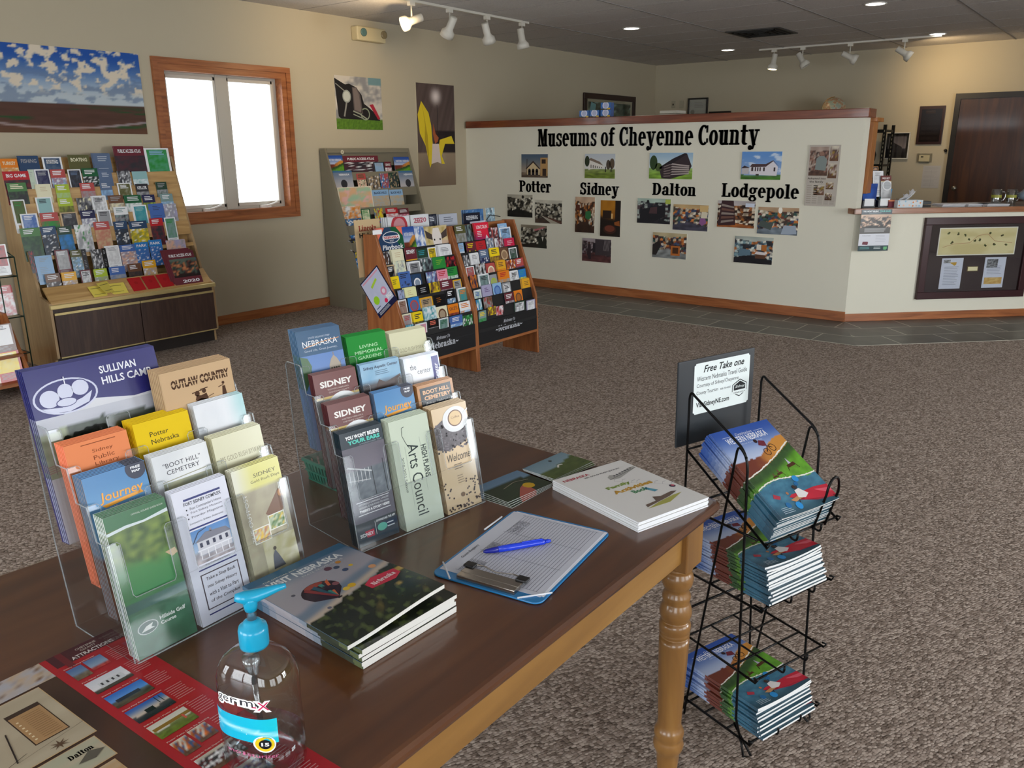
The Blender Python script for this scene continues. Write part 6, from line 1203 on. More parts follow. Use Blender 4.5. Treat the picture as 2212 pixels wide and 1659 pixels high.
def c_aqua():
    a = Art(W_, H_, .0028, '5a7a94'); a.grid(0, .0, 1, 1, 10, 20, lambda u, v: mixc(hx('a8c8dc'), hx('5f94bc'), fb(u * 3, v * 5, 4) ) if v > .8 else mixc(hx('34343a'), hx('6a6468'), nz(u * 12, v * 20)))
    a.text('Sidney Aquatic Center', .08, .935, .95, .97, '22304c', 2, bold=.02); a.lines(.35, .87, .75, .92, 3, '4a6a84', 2, .3); a.poly([(.3, .76), (.42, .84), (.58, .8), (.98, .85), (.98, .76)], '4a3a38', 3); a.ell(.38, .68, .04, None, 'a83a4a', 4); return a
def c_center():
    a = Art(.098, H_, .0028, 'd8dce0'); a.grid(0, 0, 1, 1, 8, 12, f_noise('c8d4e8', 'eceef4', 2, 3)); a.text('the', .15, .88, .32, .93, '4a4c54', 2); a.text('center', .34, .83, .72, .87, '6a6c74', 2); a.rect(.78, .5, .97, .97, '2c3080', 2); a.text('Fitness Center', .82, .54, .93, .9, 'e4e6f4', 3, rot=90, bold=.02); return a
def c_boot2():
    a = Art(W_, H_, .0028, 'b07a48'); a.rect(0, 0, 1, 1, 'b8824e', 1); a.rect(.07, .5, .93, .97, '2c343c', 2); a.text('BOOT HILL', .14, .905, .88, .945, 'dcae86', 3, bold=.04); a.text('CEMETERY', .16, .85, .9, .89, 'dcae86', 3, bold=.04); a.text('Sidney, Nebraska', .2, .805, .86, .83, 'dfe0e0', 3); return a
def c_ears():
    a = Art(W_, H_, .0028, '24343c'); a.rect(0, 0, 1, 1, '1c2c38', 1); a.text("YOU WON'T BELIEVE", .12, .93, .92, .965, 'eef0f2', 2, bold=.04); a.text('YOUR EARS', .16, .885, .92, .922, '4fc4b4', 2, bold=.05); a.text('A WALKING AUDIO TOUR', .42, .865, .95, .876, '9aa8b0', 2)
    a.grid(0, .4, 1, .86, 18, 24, lambda u, v: mixc(hx('8c8490'), hx('5c5864'), v) if v > .55 else mixc(hx('3c444c'), hx('8c949c'), fb(u * 7, v * 9, 3)), 2); a.line([(.05, .7), (.6, .62)], .03, 'b4b8bc', 3); a.line([(.05, .58), (.55, .55)], .02, 'a4a8ac', 3)
    for k in range(6): a.line([(.08 + .09 * k, .55), (.08 + .09 * k, .66)], .012, 'c4c8cc', 3)
    a.line([(.62, .4), (.6, .66)], .014, '24282c', 4); a.line([(.9, .4), (.88, .7)], .014, '24282c', 4); a.rect(0, .2, 1, .4, '5a5a68', 3)
    a.rect(.12, .375, .9, .381, 'd8dce0', 4); a.text('NOTORIOUS CRIMINALS, LAWLESS', .16, .345, .88, .362, 'd0d4d8', 4); a.text('LEGENDS, & THE ROAD TO GOLD.', .16, .318, .88, .335, 'd0d4d8', 4); a.text("THERE'S A STORY HERE!", .16, .285, .88, .308, 'eef0f2', 4, bold=.03); a.rect(.12, .262, .9, .268, 'd8dce0', 4)
    a.rect(0, 0, 1, .2, '26343e', 4); a.text('DOWNLOAD THE APP', .5, .165, .96, .185, 'dfe3e6', 5, bold=.02); a.ell(.62, .11, .12, .035, '5fae98', 5); a.rect(.74, .12, .9, .13, 'b8c0c8', 5); a.rect(.74, .09, .92, .1, 'b8c0c8', 5); a.rect(.46, .06, .47, .18, 'c8ccd0', 5); a.poly([(.24, .06), (.42, .06), (.42, .12), (.2, .12)], 'b02840', 5); a.text('SIDNEY', .08, .075, .4, .105, 'dfe3e6', 6, bold=.02); return a
def c_arts():
    a = Art(W_, H_, .0028, 'b8c0ac'); a.rect(0, 0, 1, 1, 'c9d4c2', 1); D_ = '2f3a3a'
    a.text('Arts Council', .36, .1, .64, .76, D_, 2, rot=-90, shear=.0); a.line([(.3, .92), (.28, .85), (.34, .78), (.42, .72)], .012, D_, 2); a.line([(.3, .92), (.36, .925)], .012, D_, 2)
    a.text('HIGH PLAINS', .7, .42, .84, .72, D_, 2, rot=-90, bold=.02); a.text('2020-2021 Season', .16, .34, .23, .66, D_, 2, rot=-90); a.rect(.3, .2, .306, .75, '8c988c', 2); a.rect(.7, .3, .706, .8, '8c988c', 2); return a
def c_welc():
    a = Art(.098, H_, .0028, 'b89a74'); a.rect(0, 0, 1, 1, 'd2b994', 1); q = random.Random(4)
    a.poly([(0, .62), (0, .83), (.25, .88), (.8, .84), (1, .8), (1, .68), (.75, .62), (.45, .6), (.3, .58)], '4a4248', 2)
    for _ in range(170):
        x, y = q.random(), .58 + .27 * q.random(); a.ell(x, y, .03, .01, ['5c545c', '3a3238', '6c646a'][_ % 3], 3, 6)
    for _ in range(60):
        x = q.random(); y = .02 + .17 * q.random() ** 1.5 * (1.6 if x > .6 or x < .25 else .2); a.ell(x, y, .028, .01, ['5c4a44', '3a2c28'][_ % 2], 3, 6)
    a.ell(.62, .86, .36, .12, 'dcdee0', 4, 26); a.ell(.62, .865, .25, .09, 'f0f0f0', 5, 26); a.ell(.62, .87, .21, .078, '6a4630', 6, 26); a.ell(.62, .87, .18, .068, 'd8b884', 7, 26); a.poly([(.86, .9), (1.0, .935), (1.0, .92), (.88, .88)], 'e8eaec', 7); a.text('Coffee', .5, .87, .74, .89, '7a5430', 8)
    a.text('Welcome', .2, .47, .88, .545, '33281f', 3, shear=.3); a.lines(.38, .38, .66, .44, 3, '6a5a48', 3, .35); a.lines(.42, .24, .62, .33, 4, '8a7860', 3, .3); a.ell(.5, .14, .05, None, '7a5c40', 4); a.ring(.5, .14, .06, .022, .012, '5a4030', 4); return a
h1, M1 = holder(.497, 1.119, math.radians(1.7), 'left clear tiered holder of leaflets on the dark table')
F = 'left clear holder'; cH = .0
place_in(M1, 0, 0, c_golf(), W_, H_, 5, 'green golf course booklet in the front row of the left clear holder')
place_in(M1, 0, 1, c_fort(), W_, H_, 3, 'white leaflet with a porch house photo in the front row of the left clear holder')
place_in(M1, 0, 2, c_days(), W_, H_, 3, 'yellow and grey festival leaflet in the front row of the left clear holder')
place_in(M1, 1, 0, c_journey(), W_, H_, 5, 'blue map leaflet with gold script in the second row of the left holder', dv=.003)
hm = c_hill(); o = link('leaflet', hm.mesh('leaflet', GLOSS), None, M1 @ TR(.062, .0395, .06, 0) @ Matrix.Rotation(-math.radians(12), 4, 'X')); tag(o, 'cloudy sky golf card in front of the blue map leaflets', 'leaflet')
place_in(M1, 1, 1, c_boothill(), W_, H_, 4, 'white cemetery leaflet in the second row of the left clear holder')
place_in(M1, 1, 2, c_byway(), W_, H_, 4, 'pale olive byway leaflet in the second row of the left clear holder')
place_in(M1, 2, 0, c_plain('e88c5c', ['Sidney', 'Public', 'Library'], '8a4424', .4, rules=[(.25, .97, .8), (.3, .775, .85)], side='e07a5c'), W_, H_, 5, 'orange library leaflet in the third row of the left clear holder', dw=-.008, gloss=False)
place_in(M1, 2, 1, c_plain('e6c410', ['Potter', ' Nebraska'], '33301c', .25, side='d8b000', y=.88, size=.035, gap=.055), W_, H_, 6, 'bright yellow leaflet in the third row of the left clear holder', gloss=False, dw=-.004)
place_in(M1, 2, 2, c_silver(), W_, H_, 3, 'shiny silver leaflet in the third row of the left clear holder')
place_in(M1, 3, 2, c_outlaw(), .138, H_, 6, 'thick tan leaflet with brown western lettering at the back of the left holder', dv=-.006, dw=.008, du=-.022, tl=8, gloss=False, th=.0035)
place_in(M1, 3, 0, c_sull(), .216, .279, 3, 'large navy camp booklet at the back left of the left holder', dv=.018, dw=.0, du=.05, tl=13, name='booklet', th=.003, fan=.001)
h2, M2 = holder(.949, 1.119, math.radians(-6.75), 'right clear tiered holder of leaflets on the dark table')
place_in(M2, 0, 0, c_ears(), W_, H_, 4, 'dark teal audio tour leaflet in the front row of the right clear holder', dv=.012, dw=-.0, tl=11)
place_in(M2, 0, 1, c_arts(), W_, H_, 5, 'pale green leaflet with sideways script in the front row of the right holder', gloss=False)
place_in(M2, 0, 2, c_welc(), W_, H_, 5, 'tan coffee cup leaflet in the front row of the right clear holder', th=.0034)
place_in(M2, 1, 0, c_sid(), W_, H_, 4, 'maroon town leaflet in the second row of the right holder, nearly hidden')
place_in(M2, 1, 1, c_journey(), W_, H_, 3, 'blue map leaflet with gold script in the second row of the right holder')
place_in(M2, 1, 2, c_boot2(), W_, H_, 3, 'black and tan cemetery leaflet in the second row of the right holder', dw=-.008)
place_in(M2, 2, 0, c_sid(), W_, H_, 3, 'maroon and grey town leaflet in the third row of the right holder')
place_in(M2, 2, 1, c_aqua(), W_, H_, 2, 'pale blue pool leaflet in the third row of the right clear holder')
place_in(M2, 2, 2, c_center(), W_, H_, 3, 'white leaflet with a navy stripe in the third row of the right holder', dw=-.008)
place_in(M2, 3, 0, c_nebmap(), W_, .24, 5, 'navy state highway map at the back left of the right clear holder', dw=.018, du=-.002, fan=.001)
place_in(M2, 3, 1, c_lmg(), W_, H_, 4, 'green gardens leaflet at the back of the right clear holder', gloss=False)
place_in(M2, 3, 2, c_byway(), W_, H_, 4, 'cream byway leaflet at the back right of the right clear holder', gloss=False, dw=-.01)

# ------------------------------------------------------------------ things lying on the table
def flatM(x, y, z, rz): return TR(x, y, z, rz) @ Matrix.Rotation(-PI / 2, 4, 'X')    # sheet height -> +y, face up
# stack of state travel guides
def f_visit(u, v):
    hz = .42 + .12 * (1 - u) * 0 - .1 * u + .03 * nz(u * 9, 2, 3)
    tr = .3 + .16 * u + .05 * nz(u * 11, 5)
    if v > .93: return mixc(hx('34607f'), hx('2b5878'), u)
    q = mixc(mixc(hx('a8a0a2'), hx('8c8c98'), v), hx('4f6a86'), sm(.75, .95, v))
    q = mixc(q, hx('6c7a8c'), sm(.5, .44, v - .16 * u + .02 * nz(u * 8, 1)) * sm(.2, .4, v)); q = mixc(q, hx('b8a898'), sm(.06, .0, abs(v - .34 - .18 * u)))
    if v < tr:
        q = mixc(hx('1c2218'), hx('46502c'), sm(.45, .75, nz(u * 18, v * 20, 6))); q = mixc(q, hx('b09048'), sm(.56, .66, nz(u * 6 + 3, v * 9, 12)) * sm(.35, .7, u) * sm(.02, .12, v))
    return q
def c_visit():
    a = Art(.205, .275, .0065, 'e9e8e2', seg=(8, 10)); a.grid(0, 0, 1, 1, 48, 60, f_visit, 1)
    a.box(-.1027, -.0003, .0, -.1023, .0066, .275, '5a7896'); 
    for k in range(14): a.box(-.1031, 0, .275 * k / 14, -.1026, .0065, .275 * (k + 1) / 14, mixc(col(f_visit(.02, (k + .5) / 14)), (1, 1, 1), .12))
    a.text('VISIT NEBRASKA', .12, .83, .86, .9, 'cfd4d8', 2, bold=.03); a.text('STATE TRAVEL GUIDE', .4, .795, .82, .815, 'b8bcc0', 2); a.text('THE OFFICIAL 2020', .12, .915, .45, .928, 'd0d4c8', 2)
    a.poly([(.36 + .17 * math.cos(t_ * PI / 12), .57 + .115 * math.sin(t_ * PI / 12)) for t_ in range(0, 13)] + [(.22, .5), (.38, .42), (.5, .51)], '2a1c28', 2)
    for k, c in enumerate(('7a2a2c', '1f4a5a', '3a7a70', 'b85a34')): a.poly([(.25 + .07 * k, .64), (.29 + .07 * k, .66), (.4, .44), (.38, .44)], c, 3)
    a.ell(.36, .655, .09, .025, '8a3a30', 3); a.rect(.37, .415, .41, .43, '2a2220', 3)
    for x, y, r_, c in ((.62, .76, .035, '5a3a48'), (.68, .73, .028, '3a4458'), (.75, .78, .026, 'b07a34'), (.7, .66, .028, '3a4a68'), (.78, .68, .02, 'c8a838'), (.5, .57, .03, '7a4a50'), (.56, .47, .035, 'c8a028'), (.5, .465, .03, 'd0b040'), (.87, .55, .034, 'c89060'), (.17, .66, .018, '4a4a58'), (.24, .38, .018, '5a5a68')): a.ell(x, y, r_, None, c, 3, 12)
    a.poly([(.62, .33), (.62, .4), (.72, .44), (.94, .41), (.94, .34), (.84, .3)], 'c02c44', 3); a.text('Nebraska', .66, .345, .9, .385, 'ecdcdc', 4, slabf=True); return a
vm = c_visit().mesh('magazine', GLOSS)
va = c_visit(); va.warp(lambda p: Vector((p.x, p.y - .012 * sm(.0, 1, (p.x + .1) / .2) * sm(.275, 0, p.z), p.z))); vt = va.mesh('magazine', GLOSS)
cx_, cy_ = .797, .966
for k in range(6):
    z = TZ + .0073 * (k + 1) + (.0015 if k == 5 else 0)
    jit = [(.006, .002, .01), (.002, -.001, .0), (.004, .001, .008), (-.001, .001, -.004), (.003, -.002, .006), (-.012, .012, .0)][k]
    o = link('magazine', vt if k == 5 else vm, None, flatM(cx_ + jit[0], cy_ - .1375 + jit[1], z, math.radians(-2) + jit[2]))
    tag(o, ['bottom magazine of the balloon cover stack on the table', 'second magazine from the bottom of the balloon cover stack', 'third magazine from the bottom of the balloon cover stack', 'fourth magazine from the bottom of the balloon cover stack', 'fifth magazine up, just under the top balloon cover', 'top magazine with a hot-air balloon cover on the table stack'][k], 'magazine', 'balloon cover magazines on the table')
# white activity books
def c_act():
    a = Art(.212, .277, .003, 'eef0f4'); a.rect(0, 0, 1, 1, 'dcdcda', 1); a.text('NEBRASKA', .06, .9, .42, .94, 'a83444', 2, bold=.03); a.text('385 GOLD RUSH BYWAY', .3, .86, .82, .88, '3a3c44', 2, bold=.02)
    q = random.Random(3); a.poly([(.5, .72), (.52, .77), (.58, .8), (.64, .77), (.9, .83), (.98, .83), (.98, .8), (.62, .7)], 'a8a8a4', 2); a.line([(.5, .72), (.98, .8)], .006, '3a3c40', 3)
    for k in range(7): a.rect(.6 + .05 * k, .755 + .008 * k, .625 + .05 * k, .775 + .008 * k, '4a4c50', 3)
    for x, y, s_, c in ((.3, .56, 'Family', '8aa83c'), (.28, .47, 'Activities', 'd8a82c'), (.46, .395, 'Book', '5a9a60')): a.text(s_, x, y, x + .055 * len(s_), y + .06, c, 2, bold=.05); a.text(s_, x + .004, y + .004, x + .055 * len(s_) - .004, y + .055, mixc(col(c), hx('5a4a9a'), .25), 3, bold=.0)
    pts = [(.5 + .06 * k + .02 * q.random(), .66 - .045 * k + .03 * q.random()) for k in range(8)]; a.line(pts, .002, '8c8c90', 2)
    for x, y in pts: a.line([(x, y), (x + .04, y + .03)], .003, '9a9a9e', 2); a.lines(x + .04, y + .02, x + .1, y + .035, 1, 'b0b0b4', 2)
    a.poly([(.62, .42), (.66, .44), (.72, .34), (.66, .33)], '5a9ab0', 3); a.ell(.92, .33, .035, None, '3a3048', 3); a.ell(.93, .335, .02, None, 'c85a6a', 4)
    a.poly([(.3, .13), (.5, .17), (.75, .2), (.88, .2), (.6, .12)], 'a8a858', 2); a.poly([(.32, .15), (.34, .19), (.5, .2), (.54, .27), (.62, .24), (.8, .26), (.86, .24), (.7, .2)], '6a5a50', 3); return a
am = c_act().mesh('activity_book', MATTE)
for k in range(6):
    o = link('activity_book', am, None, flatM(1.494 + .0012 * ((k * 7) % 3 - 1), .836 - 0 + .001 * ((k * 5) % 3 - 1), TZ + .0036 * (k + 1), math.radians(-16)) @ Matrix.Translation((0, 0, -.1385)))
    tag(o, (['bottom', 'second from bottom', 'third from bottom', 'fourth from bottom', 'fifth from bottom', 'topmost'][k]) + ' white activity book in the stack at the table corner', 'book', 'white activity books at the table corner')
# clipboard with guest register and pen
CB = mat('blue_plastic', '1479b8', .35, coat=.2); STL = mat('polished_steel', 'a8a29a', .2, 1); ELA = mat('white_elastic', 'dfe2e8', .6)
ang = math.atan2(.972 - .951 + (.772 - .724), (1.3 - .983))    # board length runs along +x
Mc2 = TR(.9865, .8375, TZ + .001, math.radians(8.5))
e = empty('clipboard', M=Mc2); tag(e, 'blue clipboard with a guest sign-in sheet on the table', 'clipboard')
w_, l2 = .226, .316
def rrect(x0, y0, x1, y1, r, n=5):
    out = []
    for cx2, cy2, a0 in ((x1 - r, y1 - r, 0), (x0 + r, y1 - r, 90), (x0 + r, y0 + r, 180), (x1 - r, y0 + r, 270)):
        for k in range(n + 1): t_ = math.radians(a0 + 90 * k / n); out.append((cx2 + r * math.cos(t_), cy2 + r * math.sin(t_)))
    return out
m = MB(); m.prism(rrect(0, -w_ / 2, l2, w_ / 2, .018), 0, .0035, 2); obj('board', m, CB, e, bevel=.0012)
a = Art(.2, .283, .0006, 'e8eaf0'); a.rect(0, 0, 1, 1, 'c3c7d4', 1); a.text('Guest Registry', .12, .86, .28, .9, '33343c', 2) if 0 else None
pm = Mc2 @ TR(.02, 0, .0042) 
# page: short side across the board, ruled lines across, writing starts at the far left edge
b = MB(); b.box(0, -.105, 0, .283, .105, .0005, 'd4d7e0'); 
def pr(x0, y0, x1, y1, c, z=.0006): b.add([(x0, y0, z), (x1, y0, z), (x1, y1, z), (x0, y1, z)], [(0, 1, 2, 3)], c)
pr(.0, -.105, .283, .105, 'c6cad6')
for k in range(25): y_ = .072 - .0068 * k; pr(.012, y_, .276, y_ + .0009, '6a6e80', .0008)
for x_ in (.012, .1, .19, .275): pr(x_, -.095, x_ + .0008, .078, '6a6e80', .0008)
def put(txt, x0, y0, L_, h_, c): vs, fs = glyphs(txt, 0, 2); b.add([(x0 + u * L_, y0 + v * h_, .001) for u, v in vs], fs, c)
put('Guest Registry', .055, .087, .06, .008, '33343c')
for k, s_ in enumerate(('Craig Allman', 'Jim Polotto', 'Bob Smith', 'Ed Braun', 'Ann Dale')): put(s_, .016, .0665 - .0068 * k, .045, .006, '3a3c4a')
for k in range(4): put(['Lincoln', 'Omaha', 'Denver', 'Kearney'][k], .104, .0665 - .0068 * k, .035, .006, '3a3c4a')
for k in range(4): put(['Nice displays', 'Great visit', 'Thank you', 'Lovely stop'][k], .194, .0665 - .0068 * k, .055, .006, '3a3c4a')
link('sign_in_sheet', b.mesh('sign_in_sheet', MATTE), e, TR(.022, .002, .0038))
link('sheet_under', MB().box(0, -.105, 0, .283, .105, .0003, 'dfe2ea').mesh('sheet_under', MATTE), e, TR(.026, -.003, .0035))
m = MB(); m.box(.006, -.06, .003, .03, .06, .012); m.box(.02, -.06, .01, .042, .06, .0125); o = obj('clip_plate', m, STL, e, bevel=.002)
m = MB(); m.tube([(.04, .055, .014), (.052, .052, .013), (.055, .03, .013), (.046, .0, .013), (.055, -.03, .013), (.052, -.052, .013), (.04, -.055, .014)], .0013, 6); obj('clip_wire', m, STL, e)
BP = mat('black_plastic', '121214', .4)
for yy in (.055, -.055): obj('clip_cap', MB().box(.038, yy - .011, .011, .056, yy + .011, .016), BP, e, bevel=.002)
for p, q2 in (((.0, .07, .0045), (.045, .115, .0045)), ((.0, -.07, .0045), (.045, -.115, .0045)), ((.27, .117, .0045), (.2, .1175, .0045))): obj('elastic_band', MB().tube([p, q2], .0017, 6), ELA, e)
PB = mat('blue_pen', '1c3fd8', .25, coat=.3); PD = mat('dark_blue_pen', '141f8c', .3)
e = empty('ballpoint_pen', M=TR(1.075, .918, TZ + .0128, math.radians(-33))); tag(e, 'bright blue ballpoint pen lying across the guest sheet', 'pen')
q = Matrix.Rotation(PI / 2, 4, 'Y')
def lat(nm, pr_, mt): obj(nm, MB().lathe(pr_, n=20), mt, e, q)
lat('barrel', [(.006, .035), (.0067, .06), (.0063, .09), (.0056, .125), (.0054, .132)], PB); lat('grip', [(.0018, .006), (.0042, .012), (.0056, .025), (.0061, .036)], PD); lat('tip', [(.0004, .0), (.0012, .003), (.002, .007)], STL); lat('button', [(.004, .132), (.004, .14), (.0025, .145)], PB); obj('pocket_clip', MB().box(.085, -.0015, .005, .128, .0015, .0078), PB, e, bevel=.0005)
# golf and bridge leaflets fanned at the far edge
def c_golfer():
    a = Art(.15, .1, .0009, 'dfe2e2'); a.grid(0, 0, 1, 1, 16, 12, lambda u, v: mixc(hx('8fa4ac'), hx('6f8c9c'), v) if v > .45 + .25 * u * u else mixc(hx('3a4a24'), hx('5a6a34'), nz(u * 6, v * 9))); a.line([(.42, .4), (.5, .5), (.58, .46)], .03, 'd8d8d0', 2); a.ell(.55, .82, .03, None, '33343a', 2); return a
def c_bridge():
    a = Art(.15, .115, .0009, 'dfe2e2'); a.grid(0, 0, 1, 1, 16, 12, lambda u, v: mixc(hx('7a94a8'), hx('5f7f9c'), v) if v > .72 - .2 * (u - .3) ** 2 else mixc(hx('1c2a1c'), hx('33442a'), nz(u * 12, v * 12))); a.poly([(.25, .0), (.5, .3), (.62, .38), (.66, .3), (.62, 0)], 'a8584c', 2); a.ell(.68, .28, .1, None, 'c8a024', 3, 10); a.line([(.3, .5), (.6, .6), (.85, .5)], .015, '8a8474', 3)
    return a
gm = c_golfer().mesh('leaflet', GLOSS); bm_ = c_bridge().mesh('leaflet', GLOSS)
for k in range(3): 
    o = link('leaflet', gm, None, flatM(1.54 - .004 * (2 - k), 1.012 - .004 * (2 - k), TZ + .0014 * (k + 4), math.radians(-4 - 2 * (2 - k)))); tag(o, ['lowest green golfer leaflet at the far edge of the table', 'middle green golfer leaflet at the far edge of the table', 'topmost green golfer leaflet at the far edge of the table'][k], 'leaflet', 'golfer leaflets at the far table edge')
for k in range(4):
    o = link('leaflet', bm_, None, flatM(1.376 - .0035 * (3 - k), 1.02 - .004 * (3 - k), TZ + .0013 * (k + 1), math.radians(-6 + 2 * (3 - k)))); tag(o, ['lowest', 'second lowest', 'third lowest', 'topmost'][k] + ' dark leaflet with an orange path photo beside the white books', 'leaflet', 'dark park leaflets beside the white books')
# red and brown unfolded map at the near left
def map_sheet():
    b = MB(); x0_, x1_, y0_, y1_ = -.12, .52, .66, 1.25
    b.box(x0_, y0_, 0, x1_, y1_, .0006, 'c8b8a0')
    def R_(xa, ya, xb, yb, c, L=1): b.add([(xa, ya, .0006 + .00025 * L), (xb, ya, .0006 + .00025 * L), (xb, yb, .0006 + .00025 * L), (xa, yb, .0006 + .00025 * L)], [(0, 1, 2, 3)], c)
    def G_(xa, ya, xb, yb, nx, ny, fn, L=2):
        vs = [(xa + (xb - xa) * i / nx, ya + (yb - ya) * j / ny, .0006 + .00025 * L) for j in range(ny + 1) for i in range(nx + 1)]
        k0 = b.add(vs, [(j * (nx + 1) + i, j * (nx + 1) + i + 1, (j + 1) * (nx + 1) + i + 1, (j + 1) * (nx + 1) + i) for j in range(ny) for i in range(nx)])
        for j in range(ny + 1):
            for i in range(nx + 1): b.c[k0 + j * (nx + 1) + i] = tuple(cl01(q_) for q_ in fn(i / nx, j / ny))
    def T_(t_, xa, ya, xb, yb, c, L=3, sl=False):
        vs, fs = slab(t_) if sl else glyphs(t_, .02, 2); b.add([(xa + (xb - xa) * u, ya + (yb - ya) * v, .0006 + .00025 * L) for u, v in vs], fs, c)
    G_(x0_, y0_, .41, y1_, 14, 24, f_noise('33221a', '4a3426', 3, 5), 1); R_(.405, y0_, x1_, y1_, 'a81c26', 2); R_(.415, 1.212, x1_, y1_, '4a1c24', 3); R_(.427, 1.2, .437, y1_, '6a2028', 4)
    T_('CHEYENNE', .455, 1.236, .487, 1.2415, 'b8a8a0', 4); T_('COUNTY', .459, 1.228, .483, 1.2335, 'b8a8a0', 4); T_('ATTRACTIONS', .44, 1.214, .505, 1.224, 'd8d0cc', 4)
    # photos with captions down the red column
    y = 1.195; fnl = [f_land('4a6a9a', '6a84a4', '6a5a44', .4, 61), f_land('c8ccd4', 'dcdce0', '3a3a30', .3, 62), f_land('2c6cc0', '5a94d8', '4a4430', .45, 63), f_land('2a5aa8', 'c8b8a8', '22242c', .4, 64), f_land('c8c4b8', 'd8d4c8', '5a6a24', .5, 65), f_room(['c8682c', '3a5a8a', 'd8d0c4', '8a4a2c'], 66), f_room(['e0e0e0', '5a1c24', '3a3a3c', 'c8c8c8'], 67), f_room(['3a4a7a', 'c8c4bc', '7a7470'], 68), f_land('7a94b8', 'a8b8c8', '4a5a34', .4, 69)]
    caps = ['Sidney Living Memorial', 'Fort Sidney Museum', 'Sidney Legion Park / Trail', 'Sidney Pony Express Monument', 'Sidney Golf / Potter Golf Course', 'Potter Tasty, Duck Pin Bowling', 'Lodgepole Train Depot Museum', 'Dalton Log Cabin Museum', 'Gurley']
    for k in range(9):
        yt = y - .054 * k
        T_(caps[k], .418, yt + .003, .418 + .0021 * len(caps[k]), yt + .0065, 'd8b8b0', 4)
        if k in (0, 5): G_(.418, yt - .038, .441, yt, 8, 6, fnl[k], 4); G_(.445, yt - .032, .472, yt + .002, 8, 6, f_land('5a7aa8', '8aa0b8', 'a83a34', .3, 70 + k) if k == 0 else fnl[5], 4)
        else: G_(.418, yt - .038, .474, yt, 18, 10, fnl[k], 4)
        if k == 1: R_(.43, yt - .03, .466, yt - .014, 'c8ccd0', 5); [R_(.433 + .008 * j, yt - .024, .436 + .008 * j, yt - .017, '3a3c40', 6) for j in range(4)]
        if k == 2: R_(.425, yt - .026, .46, yt - .018, '22303c', 5)
        if k == 3: R_(.437, yt - .027, .45, yt - .017, '1a1c22', 5); R_(.46, yt - .02, .461, yt - .002, '22242a', 5); R_(.466, yt - .02, .467, yt - .003, '22242a', 5)
        if k == 4: R_(.42, yt - .018, .474, yt - .011, '8a6a2c', 5); R_(.461, yt - .026, .464, yt - .014, 'c85a4a', 6)
        q_ = random.Random(k)
        for j in range(7): R_(.479, yt - .001 - .0055 * j, .479 + .028 - .006 * q_.random(), yt + .0005 - .0055 * j, 'c88484', 4)
    # tan panels
    G_(.30, 1.196, .405, y1_, 12, 8, f_noise('b8a084', 'a8a8b0', 4, 7, '6a4c34'), 3)
    def panel(xa, ya, xb, yb, c='a89c84'):
        R_(xa - .0012, ya - .0012, xb + .0012, yb + .0012, 'c8a878', 3); G_(xa, ya, xb, yb, 10, 14, f_noise(c, 'b4a890', 3, 9), 4)
    panel(x0_, 1.03, .376, 1.19); R_(.315, 1.066, .36, 1.158, '3a2a20', 5); R_(.3165, 1.0675, .3585, 1.148, 'a8845a', 6)
    for k in range(14): R_(.33, 1.074 + .005 * k, .354, 1.0748 + .005 * k, '7a5c3c', 7)
    for k in range(7): R_(.32, 1.076 + .009 * k, .323, 1.079 + .009 * k, 'dcc8a0', 7)
    for xa, ya, xb, yb in ((.285, 1.05, .3, 1.12), (.285, 1.05, .376, 1.064), (.27, 1.05, .3, 1.06)): b.add([(xa, ya, .0022), (xa + .002, ya, .0022), (xb + .002, yb, .0022), (xb, yb, .0022)], [(0, 1, 2, 3)], '2c221c')
    b.add([(.335 + (.013 if k % 2 == 0 else .004) * math.cos(k * PI / 8), 1.043 + (.011 if k % 2 == 0 else .003) * math.sin(k * PI / 8), .0022) for k in range(16)], [list(range(16))], '5a4430')
    panel(x0_, .966, .369, 1.022, 'a8a890'); T_('Dalton', .327, 1.0, .358, 1.01, '24221c', 5, True); panel(x0_, .86, .362, .958, 'b08c60')
    b.add([(.33, .985, .0022), (.35, 1.0, .0022), (.366, .99, .0022), (.35, .98, .0022)], [(0, 1, 2, 3)], '5a564a')
    return b
o = link('unfolded_map', map_sheet().mesh('unfolded_map', GLOSS), None, Matrix.Translation((.52, 1.25, 0)) @ Matrix.Rotation(math.radians(2.2), 4, 'Z') @ Matrix.Translation((-.52 + .003, -1.25 - .008, TZ + .0002))); tag(o, 'red and brown unfolded county map lying at the near left of the table', 'map')
# teal plastic basket
TEAL = mat('teal_plastic', '0f6a58', .4); m = MB(); bx_, by_, bz_ = .17, .13, .055
for s0, s1, s2, s3 in ((-bx_ / 2, -by_ / 2, bx_ / 2, -by_ / 2), (bx_ / 2, -by_ / 2, bx_ / 2, by_ / 2), (bx_ / 2, by_ / 2, -bx_ / 2, by_ / 2), (-bx_ / 2, by_ / 2, -bx_ / 2, -by_ / 2)):
    for i in range(10):
        for (fa, fb_, z0_, z1_) in ((i / 10, (i + .55) / 10, 0, bz_), ):
            pa = (s0 + (s2 - s0) * fa, s1 + (s3 - s1) * fa); pb = (s0 + (s2 - s0) * fb_, s1 + (s3 - s1) * fb_); k_ = .88
            m.add([(pa[0] * k_, pa[1] * k_, 0), (pb[0] * k_, pb[1] * k_, 0), (pb[0], pb[1], z1_), (pa[0], pa[1], z1_), (pa[0] * k_ * .97, pa[1] * k_ * .97, 0), (pb[0] * k_ * .97, pb[1] * k_ * .97, 0), (pb[0] * .97, pb[1] * .97, z1_), (pa[0] * .97, pa[1] * .97, z1_)], [(0, 1, 2, 3), (7, 6, 5, 4), (0, 3, 7, 4), (1, 5, 6, 2)])
